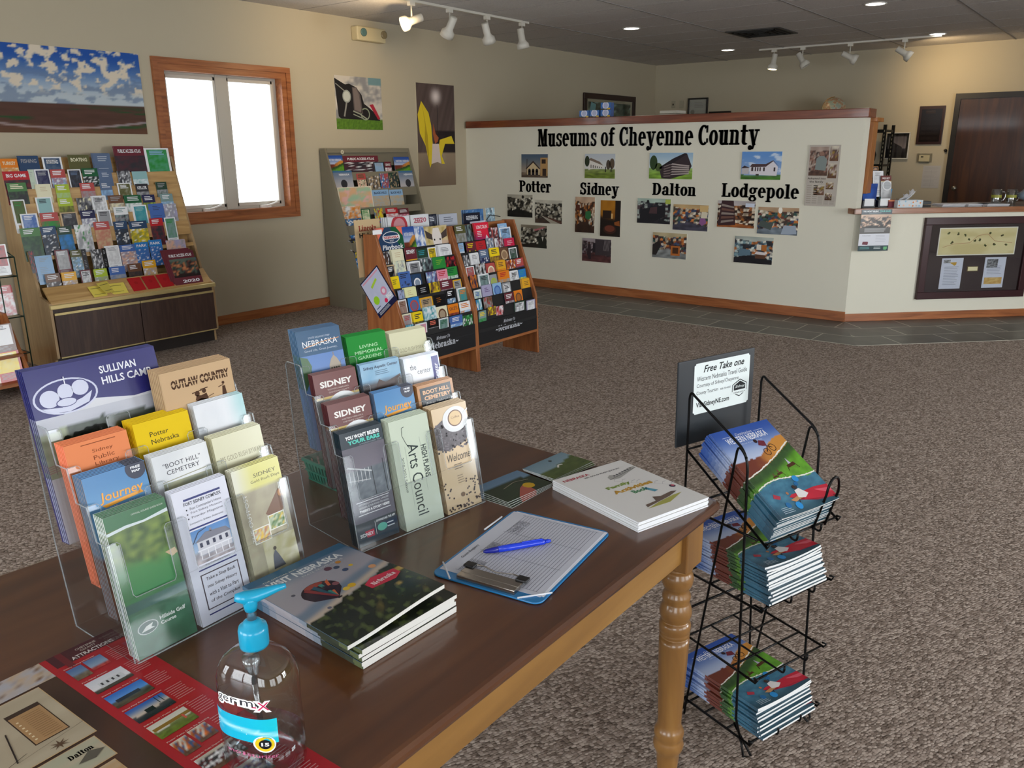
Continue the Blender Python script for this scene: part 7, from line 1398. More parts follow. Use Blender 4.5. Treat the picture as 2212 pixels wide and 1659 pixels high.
for z_, t_, k_ in ((0, .004, .88), (.024, .004, .94), (.048, .008, 1.0)):
    for sx_, sy_, ex_, ey_ in ((-1, -1, 1, -1), (-1, 1, 1, 1), (-1, -1, -1, 1), (1, -1, 1, 1)):
        xa, xb = sorted((sx_ * bx_ / 2 * k_, ex_ * bx_ / 2 * k_)); ya, yb = sorted((sy_ * by_ / 2 * k_, ey_ * by_ / 2 * k_)); m.box(xa - .002, ya - .002, z_, xb + .002, yb + .002, z_ + t_)
m.box(-bx_ * .44, -by_ * .44, 0, bx_ * .44, by_ * .44, .003)
o = obj('plastic_basket', m, TEAL); o.matrix_world = TR(1.2, 1.43, TZ + .001, math.radians(-5)); tag(o, 'teal plastic basket on the table behind the right clear holder', 'basket')

# ------------------------------------------------------------------ pump bottle
def gl(name, c, ior, rough=.0):
    m = mat(name, c, rough); b = m.node_tree.nodes['Principled BSDF']; b.inputs['Transmission Weight'].default_value = 1; b.inputs['IOR'].default_value = ior; return m
PET = clear('clear_bottle_plastic', (.95, .96, .965), .03, 1.5, .12); GEL = clear('clear_gel', (.82, .86, .88), .02, 1.36, .06)
e = empty('pump_bottle', M=TR(.4945, .787, TZ + .001, math.radians(-72))); tag(e, 'clear pump bottle of gel with a blue pump head in the foreground', 'bottle')
def sup(prof, sx, sy, n=40, pw=2.6):
    m = MB(); vs = []; fs = []
    for r, z, k in prof:
        for i in range(n):
            t_ = 2 * PI * i / n; c, s_ = math.cos(t_), math.sin(t_); ex = 2 / (2 + (pw - 2) * k)
            vs.append((r * (sx * k + (1 - k)) * math.copysign(abs(c) ** ex, c), r * (sy * k + (1 - k)) * math.copysign(abs(s_) ** ex, s_), z))
    for j in range(len(prof) - 1):
        for i in range(n): fs.append((j * n + i, j * n + (i + 1) % n, (j + 1) * n + (i + 1) % n, (j + 1) * n + i))
    fs.append(tuple(range(n - 1, -1, -1))); fs.append(tuple((len(prof) - 1) * n + i for i in range(n))); m.sm = True; m.add(vs, fs); m.smooth[-2:] = [False, False]; return m
BPf = [(.030, 0, 1), (.0375, .003, 1), (.040, .010, 1), (.040, .05, 1), (.0388, .09, 1), (.0395, .118, 1), (.0388, .132, 1), (.0365, .144, 1), (.032, .154, .95), (.0245, .162, .75), (.0165, .167, .3), (.0135, .17, 0), (.0135, .178, 0)]
obj('bottle_body', sup(BPf, 1.28, .98), PET, e)
obj('gel', sup([(.028, .003, 1), (.036, .006, 1), (.0385, .012, 1), (.0385, .05, 1)], 1.28, .98), GEL, e)
CY = mat('cyan_pump_plastic', '0c9cc4', .3, coat=.3)
capm = MB(); capm.lathe([(.0172, .170), (.0177, .173), (.0177, .192), (.0165, .197), (.0115, .199), (.0105, .203), (.006, .206)], n=40); obj('screw_cap', capm, CY, e)
obj('pump_stem', MB().lathe([(.0058, .203), (.0058, .222), (.0065, .224)], n=24), mat('silver_collar', 'b4b8bc', .25, .9), e)
hd = MB(); hd.lathe([(.0072, .218), (.0082, .224), (.009, .232), (.008, .236)], n=24)
sp_ = [((-.017, 0, .2385), .0045), ((-.006, 0, .236), .0085), ((.006, 0, .2355), .0085), ((.02, 0, .2375), .0065), ((.034, 0, .24), .0045), ((.043, 0, .2405), .0032)]
hd.tube([p for p, _ in sp_], [r for _, r in sp_], 14); obj('pump_head', hd, CY, e, Matrix.Rotation(math.radians(44), 4, 'Z'))
DT = clear('frosted_tube', (.72, .76, .78), .2, 1.4, .5); dt = MB(); dt.lathe([(.0035, .012), (.0035, .13)], n=16); dt.lathe([(.0105, .16), (.0105, .148), (.0075, .146), (.0075, .136), (.005, .134), (.005, .122)][::-1], n=20); obj('dip_tube', dt, DT, e, TR(0, 0, 0, 0, .06))
# label wraps round the side that faces the room's left
def wrap(mb, ang0, off=.0004):
    out = []
    for p in mb.v:
        t_ = math.radians(ang0) + p[0] / .038; c, s_ = math.cos(t_), math.sin(t_); ex = 2 / 2.6; r = .0400 + off - p[1]
        out.append((r * 1.28 * math.copysign(abs(c) ** ex, c), r * .98 * math.copysign(abs(s_) ** ex, s_), p[2]))
    mb.v = out; return mb
lab = Art(.07, .1, .0002, 'ffffff', body=False); lab.dl = .0001
lab.grid(.0, .26, 1, .6, 26, 10, lambda u, v: mixc(mixc(hx('18a8d8'), hx('20c8dc'), u), hx('c4ecf4'), sm(.14, .0, abs(v - .62 + .3 * u)) * .9 + .5 * sm(.6, .7, fb(u * 5, v * 4, 3))), 1)
for s_, xa, xb, c in (('germ', .2, .66, '34343c'), ('-X', .64, .9, 'c8285a')): lab.text(s_, xa - .03, .7, xb + .03, .86, 'ffffff', 1, bold=.09); lab.text(s_, xa, .73, xb, .84, c, 2, bold=.0)
lab.ell(.78, .25, .17, None, 'eef4f8', 3, 24); lab.ell(.78, .25, .145, None, 'e8c824', 4, 24); lab.ell(.78, .25, .095, None, '202024', 5, 20); lab.text('15', .72, .225, .84, .275, 'f0f0f0', 6, bold=.04); lab.lines(.1, .34, .6, .44, 3, 'c8f0f8', 4, .35)
lab.text('moisturizer', .3, .05, .98, .1, 'd06a94', 2)
link('label', wrap(lab, -90).mesh('label', GLOSS), e, Matrix.Translation((0, 0, .036)))

# ------------------------------------------------------------------ black wire rack of travel guides beside the table
th = math.radians(-18); MW = TR(1.742, .624, 0, th)
e = empty('wire_magazine_rack', M=MW); tag(e, 'black wire floor rack holding travel guides at the table corner', 'magazine rack')
RW = .27; r0 = .0032
def arc(p0, c, p1, n=5):
    p0, c, p1 = Vector(p0), Vector(c), Vector(p1); return [tuple(p0.lerp(c, t / n).lerp(c.lerp(p1, t / n), t / n)) for t in range(n + 1)]
for x in (0, RW):
    m = MB()
    m.tube([(x, .0, .045), (x, .02, .1)] + arc((x, .045, .77), (x, .047, .806), (x, .07, .825)) + arc((x, .225, .912), (x, .238, .925), (x, .24, .9)) + [(x, .238, .66), (x, .2, .02), (x, .21, .004)], r0)
    obj('side_frame', m, WIRE, e)
    m = MB(); m.tube(arc((x, .05, .80), (x, .075, .835), (x, .08, .81)) + [(x, .19, .05), (x, .195, .005)], r0)
    m.tube([(x, .0, .05), (x, -.012, .006), (x + (.02 if x == 0 else -.02), -.02, .004), (x + (.03 if x == 0 else -.03), .05, .055)], r0)
    obj('brace_wire', m, WIRE, e)
def tray(yb, zb, yf, zf, name='tray'):
    m = MB()
    for x in (0.0, RW): m.tube([(x, yb, zb), (x, yf, zf), (x, yf - .006, zf + .012), (x, yf + .006, zf + .01)], r0)
    for t in (0, .33, .66, .97): m.tube([(0, yb + (yf - yb) * t, zb + (zf - zb) * t), (RW, yb + (yf - yb) * t, zb + (zf - zb) * t)], r0 * .85)
    for x in (.09, .18): m.tube([(x, yb, zb), (x, yf, zf)] + arc((x, yf - .004, zf), (x, yf - .016, zf - .004), (x, yf - .014, zf + .02)), r0 * .85)
    obj(name, m, WIRE, e)
tray(.24, .765, -.03, .6, 'top_tray'); tray(.215, .432, -.03, .432); tray(.2, .245, -.03, .235); tray(.2, .052, -.03, .052)
m = MB(); m.tube([(0, .235, .61), (0, .0, .61)], r0); m.tube([(RW, .235, .61), (RW, .0, .61)], r0); m.tube([(0, .235, .61), (RW, .235, .61)], r0); obj('rest_wire', m, WIRE, e)
m = MB(); m.tube([(.175, -.025, .6)] + arc((.175, -.052, .7), (.178, -.055, .74), (.198, -.055, .742)) + arc((.2, -.055, .742), (.22, -.055, .74), (.222, -.052, .7)) + [(.222, -.025, .6)], r0); obj('front_loop', m, WIRE, e)
for zz_ in (.33, .03): m = MB(); m.tube([(0, .2, zz_), (RW, .2, zz_)], r0); obj('cross_wire', m, WIRE, e)
# header board with its card
hb = empty('header_board', M=MW @ TR(.125, .262, .765, 0, -.02)); tag(hb, 'black header board with a white card standing at the back of the wire rack', 'sign')
HB = mat('black_board', '20262c', .4); obj('board', MB().box(-.142, 0, 0, .142, .006, .225), HB, hb, bevel=.002)
a = Art(.21, .135, .0005, 'f0f4f4', body=False); c_ = .04
a.poly([(0, c_), (.02, c_ - .01), (.03, 0), (.97, 0), (.98, c_ - .01), (1, c_), (1, 1 - c_), (.98, 1 - c_ + .01), (.97, 1), (.03, 1), (.02, 1 - c_ + .01), (0, 1 - c_)], 'dfe8e8', 1)
K_ = '1c1e22'; a.text('Free Take one', .16, .8, .88, .94, K_, 2, bold=.02, shear=.2); a.text('Western Nebraska Travel Guide', .05, .645, .95, .74, '3a3e44', 2); a.text('Courtesy of Sidney/Cheyenne', .05, .5, .8, .595, '3a3e44', 2); a.text('County Tourism', .05, .36, .43, .45, '3a3e44', 2); a.text('308-254-4030', .47, .38, .66, .42, '5a5e64', 2); a.text('VisitSidneyNE.com', .05, .1, .64, .23, K_, 2, bold=.02)
a.poly([(.69, .25), (.69, .42), (.83, .52), (.96, .42), (.96, .25), (.83, .16)], K_, 2); a.poly([(.7, .26), (.7, .41), (.83, .5), (.95, .41), (.95, .26), (.83, .18)], 'dfe8e8', 3); a.poly([(.72, .3), (.72, .4), (.83, .48), (.93, .4), (.93, .3)], K_, 4); a.text('Sidney', .74, .33, .91, .4, 'dfe8e8', 5, shear=.2); a.rect(.67, .22, .98, .28, 'dfe8e8', 5); a.text('NEBRASKA', .72, .235, .93, .265, K_, 6)
link('card', a.mesh('card', MATTE), hb, TR(.018, -.0008, .078))
# the travel guides
def c_west2():
    a = Art(.212, .273, .0052, 'eef0f0', seg=(8, 10)); a.grid(0, 0, 1, 1, 60, 76, f_west, 1)
    for k in range(20): a.box(-.1066, 0, .273 * k / 20, -.106, .0052, .273 * (k + 1) / 20, mixc(col(tuple(f_west(.02, (k + .5) / 20))), (.8, .85, 1), .12))
    for y0_, tf in ((0, lambda u: .44 + .16 * u + .1 * u * u), (1, lambda u: .3 + .04 * math.sin(u * 5) + .06 * u)):
        q = random.Random(4 + y0_); n_ = 44; lo = [(i / n_, tf(i / n_) + .006 * q.random()) for i in range(n_ + 1)]; up = [(x, y + .009 + .008 * q.random()) for x, y in lo]
        for i in range(n_): a.poly([lo[i], lo[i + 1], up[i + 1], up[i]], 'e8e6dc', 2)
    a.text('WESTERN NEBRASKA', .14, .83, .82, .9, 'dfe4ec', 2, bold=.015); a.text('Destination', .34, .905, .62, .935, 'ccd4e4', 2, shear=.3); a.line([(.12, .915), (.3, .915)], .006, 'b8c4dc', 2); a.line([(.66, .915), (.82, .915)], .006, 'b8c4dc', 2); a.text('Official Visitors Guide', .3, .8, .68, .815, 'b8c4d8', 2)
    D_ = '2a1618'
    a.ring(.6, .66, .05, .042, .008, D_, 3); a.ring(.72, .69, .05, .042, .008, D_, 3); a.line([(.6, .66), (.66, .72), (.72, .69)], .012, D_, 3); a.poly([(.55, .75), (.6, .8), (.68, .78), (.66, .72), (.6, .73)], '6a2434', 4); a.ell(.55, .8, .028, None, D_, 4)
    for x, y, s_ in ((.5, .42, 1), (.4, .4, .8), (.75, .47, 1.5)): a.poly([(x - .04 * s_, y), (x + .05 * s_, y + .012 * s_), (x + .06 * s_, y - .012 * s_), (x - .03 * s_, y - .02 * s_)], '4a2a18', 3); a.line([(x - .03 * s_, y), (x - .05 * s_, y - .04 * s_)], .006 * s_, '3a2014', 3); a.line([(x + .05 * s_, y), (x + .07 * s_, y - .04 * s_)], .006 * s_, '3a2014', 3); a.poly([(x - .01 * s_, y + .008), (x, y + .05 * s_), (x + .02 * s_, y + .01)], 'b8b4c8' if s_ > 1 else '6a4438', 4)
    a.poly([(.36, .17), (.5, .11), (.72, .06), (1, .03), (1, .17), (.8, .19), (.6, .185), (.42, .19)], 'c0283c', 3); a.poly([(.36, .17), (.5, .11), (.72, .06), (1, .03), (1, .045), (.72, .085), (.5, .13)], '8c1a2c', 4); a.ell(.7, .145, .1, .02, '4a1420', 5); a.poly([(.74, .17), (1, .13), (1, .09), (.82, .12)], 'd85a6c', 4); a.poly([(.48, .14), (.5, .215), (.58, .225), (.66, .15), (.58, .12)], 'e0dcdc', 6); a.ell(.53, .245, .028, None, '3a2c28', 7); a.poly([(.34, .14), (.5, .16), (.56, .13), (.4, .11)], 'b8885c', 5); a.ell(.37, .21, .02, None, 'a87858', 5)
    a.line([(.42, .06), (.62, .3)], .01, '2c2428', 5); a.ell(.65, .32, .045, None, '2c8cd0', 6, 12); a.ell(.4, .07, .05, None, '2c8cd0', 6, 12); a.ell(.25, .1, .04, None, '2468a0', 6, 12); a.ell(.6, .27, .03, None, '2468a0', 6, 12); a.poly([(.12, .2), (.16, .24), (.24, .2), (.2, .17)], 'a83848', 4)
    a.lines(.1, .02, .3, .09, 4, 'a8bcc8', 3, .3); return a
wm = c_west2().mesh('magazine', GLOSS)
wb = c_west2(); wb.warp(lambda p: Vector((p.x, p.y + .02 * (1 - sm(0, .2, p.z)) * sm(.02, .2, abs(p.x) + .0) * 0 - .006 * (p.x / .106) ** 2 * (1 - p.z / .273), p.z))); wmb = wb.mesh('magazine', GLOSS)
def stack(n, base, yb, tilt, lab, jit, xs=.135, rot0=0, dz=.0058, lean_=.0018, last=None):
    # base: point on tray plane at the front; magazines lie face up, lower edge to the front
    for k in range(n):
        r = random.Random(k * 13 + n); t = math.radians(tilt); h = .004 + dz * (k + 1)
        y = yb + (-math.sin(t)) * h + lean_ * k + (r.random() - .5) * jit; z = base + math.cos(t) * h; x = xs + (r.random() - .5) * jit * .9 - .0016 * k * 0
        M = MW @ TR(x, y, z, (r.random() - .5) * jit * 2.5 + rot0 - .0 * k) @ Matrix.Rotation(-PI / 2 + t, 4, 'X')
        o = link('magazine', wmb if k >= n - 2 else wm, None, M)
        tag(o, ('topmost travel guide' if k == n - 1 else 'bottom travel guide' if k == 0 else ORD2[n - k] + ' travel guide from the top') + ' in the ' + lab, 'magazine', 'travel guides in the wire rack')
ORD2 = ['', 'first', 'second', 'third', 'fourth', 'fifth', 'sixth', 'seventh', 'eighth', 'ninth', 'tenth', 'eleventh', 'twelfth', 'thirteenth', 'fourteenth', 'fifteenth', 'sixteenth']
stack(14, .608, -.018, 31.5, 'sloping top tray of the wire rack', .008, lean_=.001, xs=.119, dz=.0054)
stack(15, .436, -.035, 0, 'second tray of the wire rack', .01)
stack(13, .056, -.04, 0, 'bottom tray of the wire rack', .012)

# ------------------------------------------------------------------ framed map and poster on the counter front; things on the counter
def on_counter(s, z, d=.0): return Mc @ TR(s, -d, z)
mw, mh = 1.045, .722
e = framed('framed_map_display', mw, mh, on_counter(1.172, .192, .001), .062, MAH, lambda a: (a.rect(0, 0, 1, 1, '33282a', 1)), 'large mahogany framed map and letters hanging on the counter front', d=.035)
a = Art(.75, .245, .003, 'dfdccf'); a.rect(0, 0, 1, 1, 'e0ddd2', 1); a.grid(.012, .035, .988, .965, 40, 14, f_noise('c9ba86', 'd8cc9c', 3, 5), 2)
q = random.Random(2)
for k in range(12):
    x, y = .08 + .07 * k + .03 * q.random(), .2 + .62 * q.random()
    for j in range(5): a.ell(x + .02 * q.random(), y + .06 * q.random(), .012, .03, ['6a7448', '5a4a30', '7a8a58'][j % 3], 3, 7)
a.line([(.06, .3), (.2, .42), (.4, .45), (.5, .7), (.62, .76), (.72, .5), (.95, .42)], .004, 'a8644c', 3); link('long_map', a.mesh('long_map', MATTE), e, TR(.005, -.012, .385)) 
for s0, hd_, lab_ in ((-.207, 0, 1), (.21, 1, 2)):
    a = Art(.205, .275, .002, 'dfe2e8'); a.rect(0, 0, 1, 1, 'c8ccdc', 1); a.lines(.15, .1 if not hd_ else .42, .85, .72, 12 if not hd_ else 6, '9a9eac', 2, .35, .2, 3)
    if hd_: a.grid(.1, .66, .62, .94, 8, 8, f_noise('3a3c40', '9a9ca0', 5, 3), 2); a.grid(.08, .12, .92, .34, 12, 6, f_noise('b8904a', 'd0b070', 5, 4), 2)
    else: a.grid(.08, .84, .4, .95, 5, 4, f_noise('4a4c50', 'a8aaae', 5, 3), 2); a.poly([(.35, .86), (.7, .87), (.68, .78), (.6, .75), (.5, .8)], 'b89030', 3)
    link('letter', a.mesh('letter', MATTE), e, TR(s0, -.012, .087))
a = Art(.105, .045, .002, 'a8945c'); a.rect(0, 0, 1, 1, '7a6a44', 1); a.rect(.06, .12, .94, .88, 'e8deb4', 2); link('brass_plate', a.mesh('brass_plate', GLOSS), e, TR(-.003, -.012, .24))
# audio tour poster taped over the counter edge
a = Art(.28, .355, .0008, 'dfe2e2'); a.rect(0, 0, 1, 1, 'd4d6de', 1); a.rect(0, .88, 1, 1, '1c3038', 2); a.text("YOU WON'T BELIEVE", .05, .935, .55, .975, 'e8ecee', 3, bold=.04); a.text('YOUR EARS', .58, .935, .95, .975, '5ab8b0', 3, bold=.04); a.lines(.25, .9, .75, .92, 1, '9aa8ac', 3)
a.grid(0, .5, 1, .88, 24, 14, f_room(['2c2a28', 'c8a890', '5a4438', 'd8bca4', '3a3c40'], 31, 'c8a890', '3a3634', .3), 2); a.rect(0, .42, 1, .56, '55524f', 3); a.lines(.15, .45, .9, .55, 5, 'c8c8c8', 4, .35, .2, 3); a.text('TRAVEL JOURNEY', .1, .355, .38, .38, '4a4c54', 3); a.lines(.55, .2, .92, .38, 5, 'b4b6c0', 2, .25); a.poly([(.12, .16), (.14, .23), (.3, .23), (.32, .2), (.3, .15)], '6a1c30', 3); a.rect(0, 0, 1, .13, '223c42', 3); a.lines(.06, .03, .45, .1, 2, '5a9a98', 4, .4); a.lines(.52, .03, .8, .1, 2, 'b8c4c4', 4, .4); a.poly([(.84, .03), (.84, .1), (.96, .1), (.96, .05), (.92, .02)], '6ab078', 4)
flat('audio_tour_poster', a, on_counter(.16, .64, .0625), 'dark and white poster hanging over the left end of the counter edge', 'poster', m=GLOSS)
# on the countertop
def onc(x, y, z=1.0, rz=-PI / 4): return TR(x, y, z + .0005, rz)
def simple(name, mb, m, M, label, cat, group=None, bevel=0): o = obj(name, mb, m, bevel=bevel); o.matrix_world = M; return tag(o, label, cat, group)
BXM = mat('black_card', '14161a', .5); WHM = mat('white_card', 'd8dadc', .5)
for k, (x, y, lab_) in enumerate(((7.72, 2.03, 'left of the two black card boxes with white fronts on the counter'), (7.84, 1.93, 'right of the two black card boxes with white fronts on the counter'))):
    e = empty('card_holder', M=onc(x, y)); tag(e, lab_, 'card holder', 'card boxes on the counter'); obj('box', MB().box(-.06, 0, 0, .06, .06, .06), BXM, e, bevel=.002); obj('cards', MB().box(-.045, -.004, .012, .045, .0, .075), WHM, e)
a = Art(.13, .2, .01, '1f3a78'); a.grid(0, 0, 1, 1, 5, 6, f_noise('1c3a80', '2c56a8', 3, 2)); flat('blue_folder', a, onc(7.83, 2.06), 'dark blue folder standing behind the card boxes', 'folder')
def rackleaf(me, x, y, z, lab_, nm='leaflet'): o = link(nm, me, None, TR(x, y, z, -PI / 4) @ Matrix.Rotation(-.2, 4, 'X')); tag(o, lab_, nm, 'leaflets in the counter stand')
rackleaf(c_boot2().mesh('leaflet', GLOSS), 8.0, 2.08, 1.12, 'black and tan leaflet at the top of the counter stand'); rackleaf(leaf_mesh('frame', ('wh', 'wh', 'gy'), '', .1, .229, .003, 5), 7.99, 2.03, 1.08, 'white leaflet in the middle of the counter stand'); rackleaf(c_sid().mesh('leaflet', GLOSS), 8.02, 1.965, 1.04, 'maroon and grey town leaflet at the front of the counter stand')
e = empty('leaflet_stand', M=onc(7.99, 1.98)); tag(e, 'clear stand of leaflets on the counter behind the card boxes', 'leaflet stand')
obj('back', MB().prism([(0, 0), (.12, 0), (.16, .3), (.155, .3), (.02, .03)], -.065, -.062, 0).prism([(0, 0), (.12, 0), (.16, .3), (.155, .3), (.02, .03)], .062, .065, 0), ACRYL, e); obj('front', MB().box(-.062, -.01, 0, .062, -.007, .06), ACRYL, e)
simple('leaflet_box', MB().box(-.07, -.03, 0, .07, .04, .055, 'mr').box(-.07, -.032, .05, .07, .04, .062, 'c8805a'), MATTE, onc(7.92, 1.87), 'low dark maroon box with an orange lid on the counter', 'box')
e = empty('candy_jar', M=onc(8.12, 1.86)); tag(e, 'small clear jar of coloured candy beside the tissue box', 'jar'); obj('jar', MB().lathe([(.04, 0), (.045, .005), (.045, .06), (.04, .065)], n=20), ACRYL, e)
m = MB(); q = random.Random(9)
for k in range(26): t_ = q.random() * 6.28; r_ = .036 * q.random() ** .5; x_, y_, z_ = r_ * math.cos(t_), r_ * math.sin(t_), .008 + .042 * q.random(); m.box(x_ - .006, y_ - .006, z_ - .006, x_ + .006, y_ + .006, z_ + .006, ['c8642c', '3a5a9a', 'b83a3a', 'd8c8a0'][k % 4])
o = obj('candy', m, MATTE, e); o['kind'] = 'stuff'
e = empty('blue_tub', M=onc(8.24, 2.03)); tag(e, 'bright blue tub with a white mark on the counter', 'tub'); obj('tub', MB().lathe([(.045, 0), (.052, .13), (.054, .14)], n=24), mat('bright_blue_plastic', '2a98d0', .3), e); obj('label', MB().lathe([(.0485, .03), (.0515, .09)], n=24, cap=False), mat('green_blue_label', '30a8b8', .4), e)
e = empty('tissue_box', M=onc(7.93, 1.74, 1.0)); tag(e, 'floral white tissue box with a tissue pulled up on the counter', 'tissue box')
a = Art(.235, .062, .11, 'ccd2d6'); q = random.Random(5)
for k in range(16): a.ell(q.random() * .9 + .05, q.random() * .8 + .1, .035, None, ['d89060', '8fb8d0', 'e8c0a8', 'b0c8d8'][k % 4], 1, 8)
link('box', a.mesh('box', MATTE), e)
t_ = MB(); vs = []; fs = []
for i in range(9):
    for j in range(7): s_ = i / 8; w2 = .012 + .045 * s_; vs.append((-.02 + .06 * s_ + .02 * math.sin(s_ * 3), .055 + (j - 3) / 3 * w2, .06 + .085 * s_ + .012 * math.sin(j * 1.6 + s_ * 3)))
for i in range(8):
    for j in range(6): fs.append((i * 7 + j, i * 7 + j + 1, (i + 1) * 7 + j + 1, (i + 1) * 7 + j))
t_.sm = True; t_.add(vs, fs, 'dfe2e6'); vs2 = [(x - .05, y * 1.0, z * .55 + .03) for x, y, z in vs]; t_.add(vs2, fs, 'd4d8e0'); ts = link('tissue', t_.mesh('tissue', MATTE), e); md = ts.modifiers.new('thickness', 'SOLIDIFY'); md.thickness = .0008
simple('stapler', MB().box(-.07, -.02, 0, .07, .02, .012).prism([(-.07, .016), (.07, .02), (.07, .045), (-.04, .05), (-.07, .03)], -.018, .018, 1), BXM, onc(8.12, 1.68), 'small black stapler right of the tissue box', 'stapler', bevel=.003)
for k, (x, y, rz, w2, lab_) in enumerate(((8.34, 1.52, -.9, .2, 'pale papers lying right of the stapler'), (8.53, 1.36, -.6, .28, 'stack of white papers lying mid counter'), (8.6, 1.22, -.75, .22, 'white envelope pile beside the glass mugs'))):
    m = MB()
    for j in range(4): m.box(-w2 / 2 + .006 * j, -.1 + .004 * j, .004 * j, w2 / 2 + .006 * j, .1, .004 * j + .003, 'c8c8cc' if j < 3 else 'd8d8dc')
    simple('paper_stack', m, MATTE, TR(x, y, 1.001, rz), lab_, 'papers')
def mug(x, y, lab_, rz):
    e = empty('glass_mug', M=TR(x, y, 1.001, rz)); tag(e, lab_, 'glass mug', 'glass mugs on the counter')
    m = MB(); m.lathe([(.04, 0), (.042, .004), (.042, .135), (.039, .138), (.037, .134), (.037, .02), (.0001, .018)], n=28, cap=False); m.lathe([(.04, .0), (.0001, .0001)], n=28, cap=False); obj('glass_body', m, MUG, e)
    m = MB(); m.tube([(.04, 0, .115), (.062, 0, .118), (.078, 0, .105), (.08, 0, .07), (.07, 0, .045), (.042, 0, .03)], .0065, 10); obj('handle', m, MUG, e)
    l_ = MB(); l_.lathe([(.0425, .065), (.0425, .09)], n=28, cap=False); obj('printed_mark', l_, mat('yellow_green_print', '8a8a30', .5), e)
MUG = clear('mug_glass', (.86, .88, .88), .03, 1.5, .5)
mug(8.665, 1.19, 'left of the two clear glass mugs on the counter', -.9); mug(8.735, 1.082, 'right of the two clear glass mugs on the counter', -.75)
e = empty('plastic_bag', M=TR(8.95, .95, 1.0)); 
m = MB(); 
for i in range(9):
    for j in range(9): pass
vs = []; fs = []
for i in range(13):
    for j in range(16): t2 = 2 * PI * j / 16; r_ = .12 * math.sin(PI * (i + .4) / 13) * (1 + .25 * noise.noise(Vector((i * .5, j * .7, 2)))); vs.append((r_ * math.cos(t2), r_ * math.sin(t2) * 1.2, .004 + .2 * i / 12 * (.9 + .1 * math.sin(j))))
for i in range(12):
    for j in range(16): fs.append((i * 16 + j, i * 16 + (j + 1) % 16, (i + 1) * 16 + (j + 1) % 16, (i + 1) * 16 + j))
m.sm = True; m.add(vs, fs, '8c9cb0'); bpy.data.objects.remove(e); simple('plastic_bag', m, GLOSS, TR(8.84, .9, 1.0), 'crumpled grey blue plastic bag at the right end of the counter', 'bag')
# wooden cabinet beyond the end of the low wall, shelving, globe and boxes
OC = wood('orange_oak_cabinet', '8a5426', 'a0642e', 'b0743c', 2, .4, 1, .1)
e = empty('wall_cabinet', (7.86, 2.17, 1.12)); tag(e, 'orange oak cabinet behind the right end of the low wall', 'cabinet')
obj('body', MB().box(-.18, -.12, 0, -.05, .3, .6), OC, e, bevel=.003); obj('top_board', MB().box(-.18, -.145, .6, .02, .31, .635), OC, e, bevel=.003); obj('post', MB().box(-.16, .2, -1.115, -.07, .24, 0), OC, e)
e = empty('metal_shelving', (11.7, 3.19, 0)); tag(e, 'black slotted metal shelving unit near the dark door', 'shelving'); BM = mat('black_metal', '15130f', .45, .5)
for x, y in ((-.2, -.26), (.2, -.26), (-.2, .3), (.2, .3)):
    m = MB(); m.box(x - .018, y - .018, 0, x + .018, y - .015, 1.79); m.box(x - .018, y - .018, 0, x - .015, y + .018, 1.79); [m.box(x - .0185, y - .004, .75 + .05 * k, x - .0179, y + .004, .775 + .05 * k, '8c866c') for k in range(20)]; m.m = [0] * 12 + [1] * (len(m.f) - 12); obj('post', m, [BM, mat('slot_light', '8c866c', .6)], e)
for z_ in (1.73, 1.3, .86, .3): obj('shelf', MB().box(-.2, -.27, z_ - .025, .2, .31, z_).box(-.205, -.275, z_ - .04, -.2, .315, z_ + .002), BM, e)
simple('dark_pot', MB().lathe([(.05, 0), (.1, .05), (.11, .12), (.085, .19), (.06, .2), (.065, .215)], n=28), mat('brown_glaze', '2c211c', .25), TR(11.68, 3.16, 1.3005), 'round dark glazed pot on the metal shelving', 'pot')
simple('storage_cabinet', MB().box(-.25, -.6, 0, .25, .45, 1.8), mat('putty_metal', '8c8470', .5), TR(11.7, 4.15, 0), 'tall putty cabinet hidden behind the low wall under the globe', 'cabinet')
e = empty('globe', (11.62, 3.63, 1.8)); tag(e, 'pale desk globe peeking above the right part of the low wall', 'globe')
def globemat():
    m = mat('globe_print', None, .35, coat=.2); n, l, b = nodes(m); t = n.new('ShaderNodeTexNoise'); t.inputs['Scale'].default_value = 3.2; t.inputs['Detail'].default_value = 3; l.new(coords(n, l, (6, 6, 6)), t.inputs[0]); o = ramp(n, l, t.outputs[0], [(.44, '9aa89a'), (.5, 'b8b49a'), (.56, 'a8745c'), (.66, 'a89c7c')]); l.new(o, b.inputs[0]); return m
m = MB(); m.lathe([(.15 * math.sin(PI * k / 16) + .0005, .2 - .15 * math.cos(PI * k / 16)) for k in range(17)], n=32); obj('ball', m, globemat(), e)
obj('base', MB().lathe([(.09, 0), (.09, .01), (.03, .02), (.012, .05)], n=24), OAK, e); m = MB(); m.tube([(0, .158 * math.sin(t_ * PI / 12), .2 - .158 * math.cos(t_ * PI / 12)) for t_ in range(0, 13)], .006, 8); obj('meridian', m, mat('brass_ring', 'a8804c', .3, .8), e)
simple('filing_cabinet', MB().box(-.25, -.35, 0, .25, .35, 1.86), mat('putty_metal', '8c8470', .5), TR(9.45, 4.8, 0), 'putty filing cabinet hidden behind the low wall', 'cabinet')
simple('paper_tray', MB().box(-.12, -.11, 0, .12, .11, .05, 'b8b4a8').box(-.12, -.11, .055, .12, .11, .085, 'd8d4c8'), MATTE, TR(9.3, 4.79, 1.8605), 'pale paper tray peeking over the left part of the low wall', 'tray')
a = Art(.115, .07, .07, '2c5a9c'); a.rect(0, 0, 1, 1, '2f66ac', 1); a.rect(0, 0, 1, .18, '33301c', 2); a.ell(.5, .6, .32, None, 'd0d4e4', 2); a.ell(.5, .6, .22, None, 'a8b0d0', 3, 14); a.rect(.68, .04, .95, .26, 'c8a430', 3); bm2 = a.mesh('small_box', GLOSS)
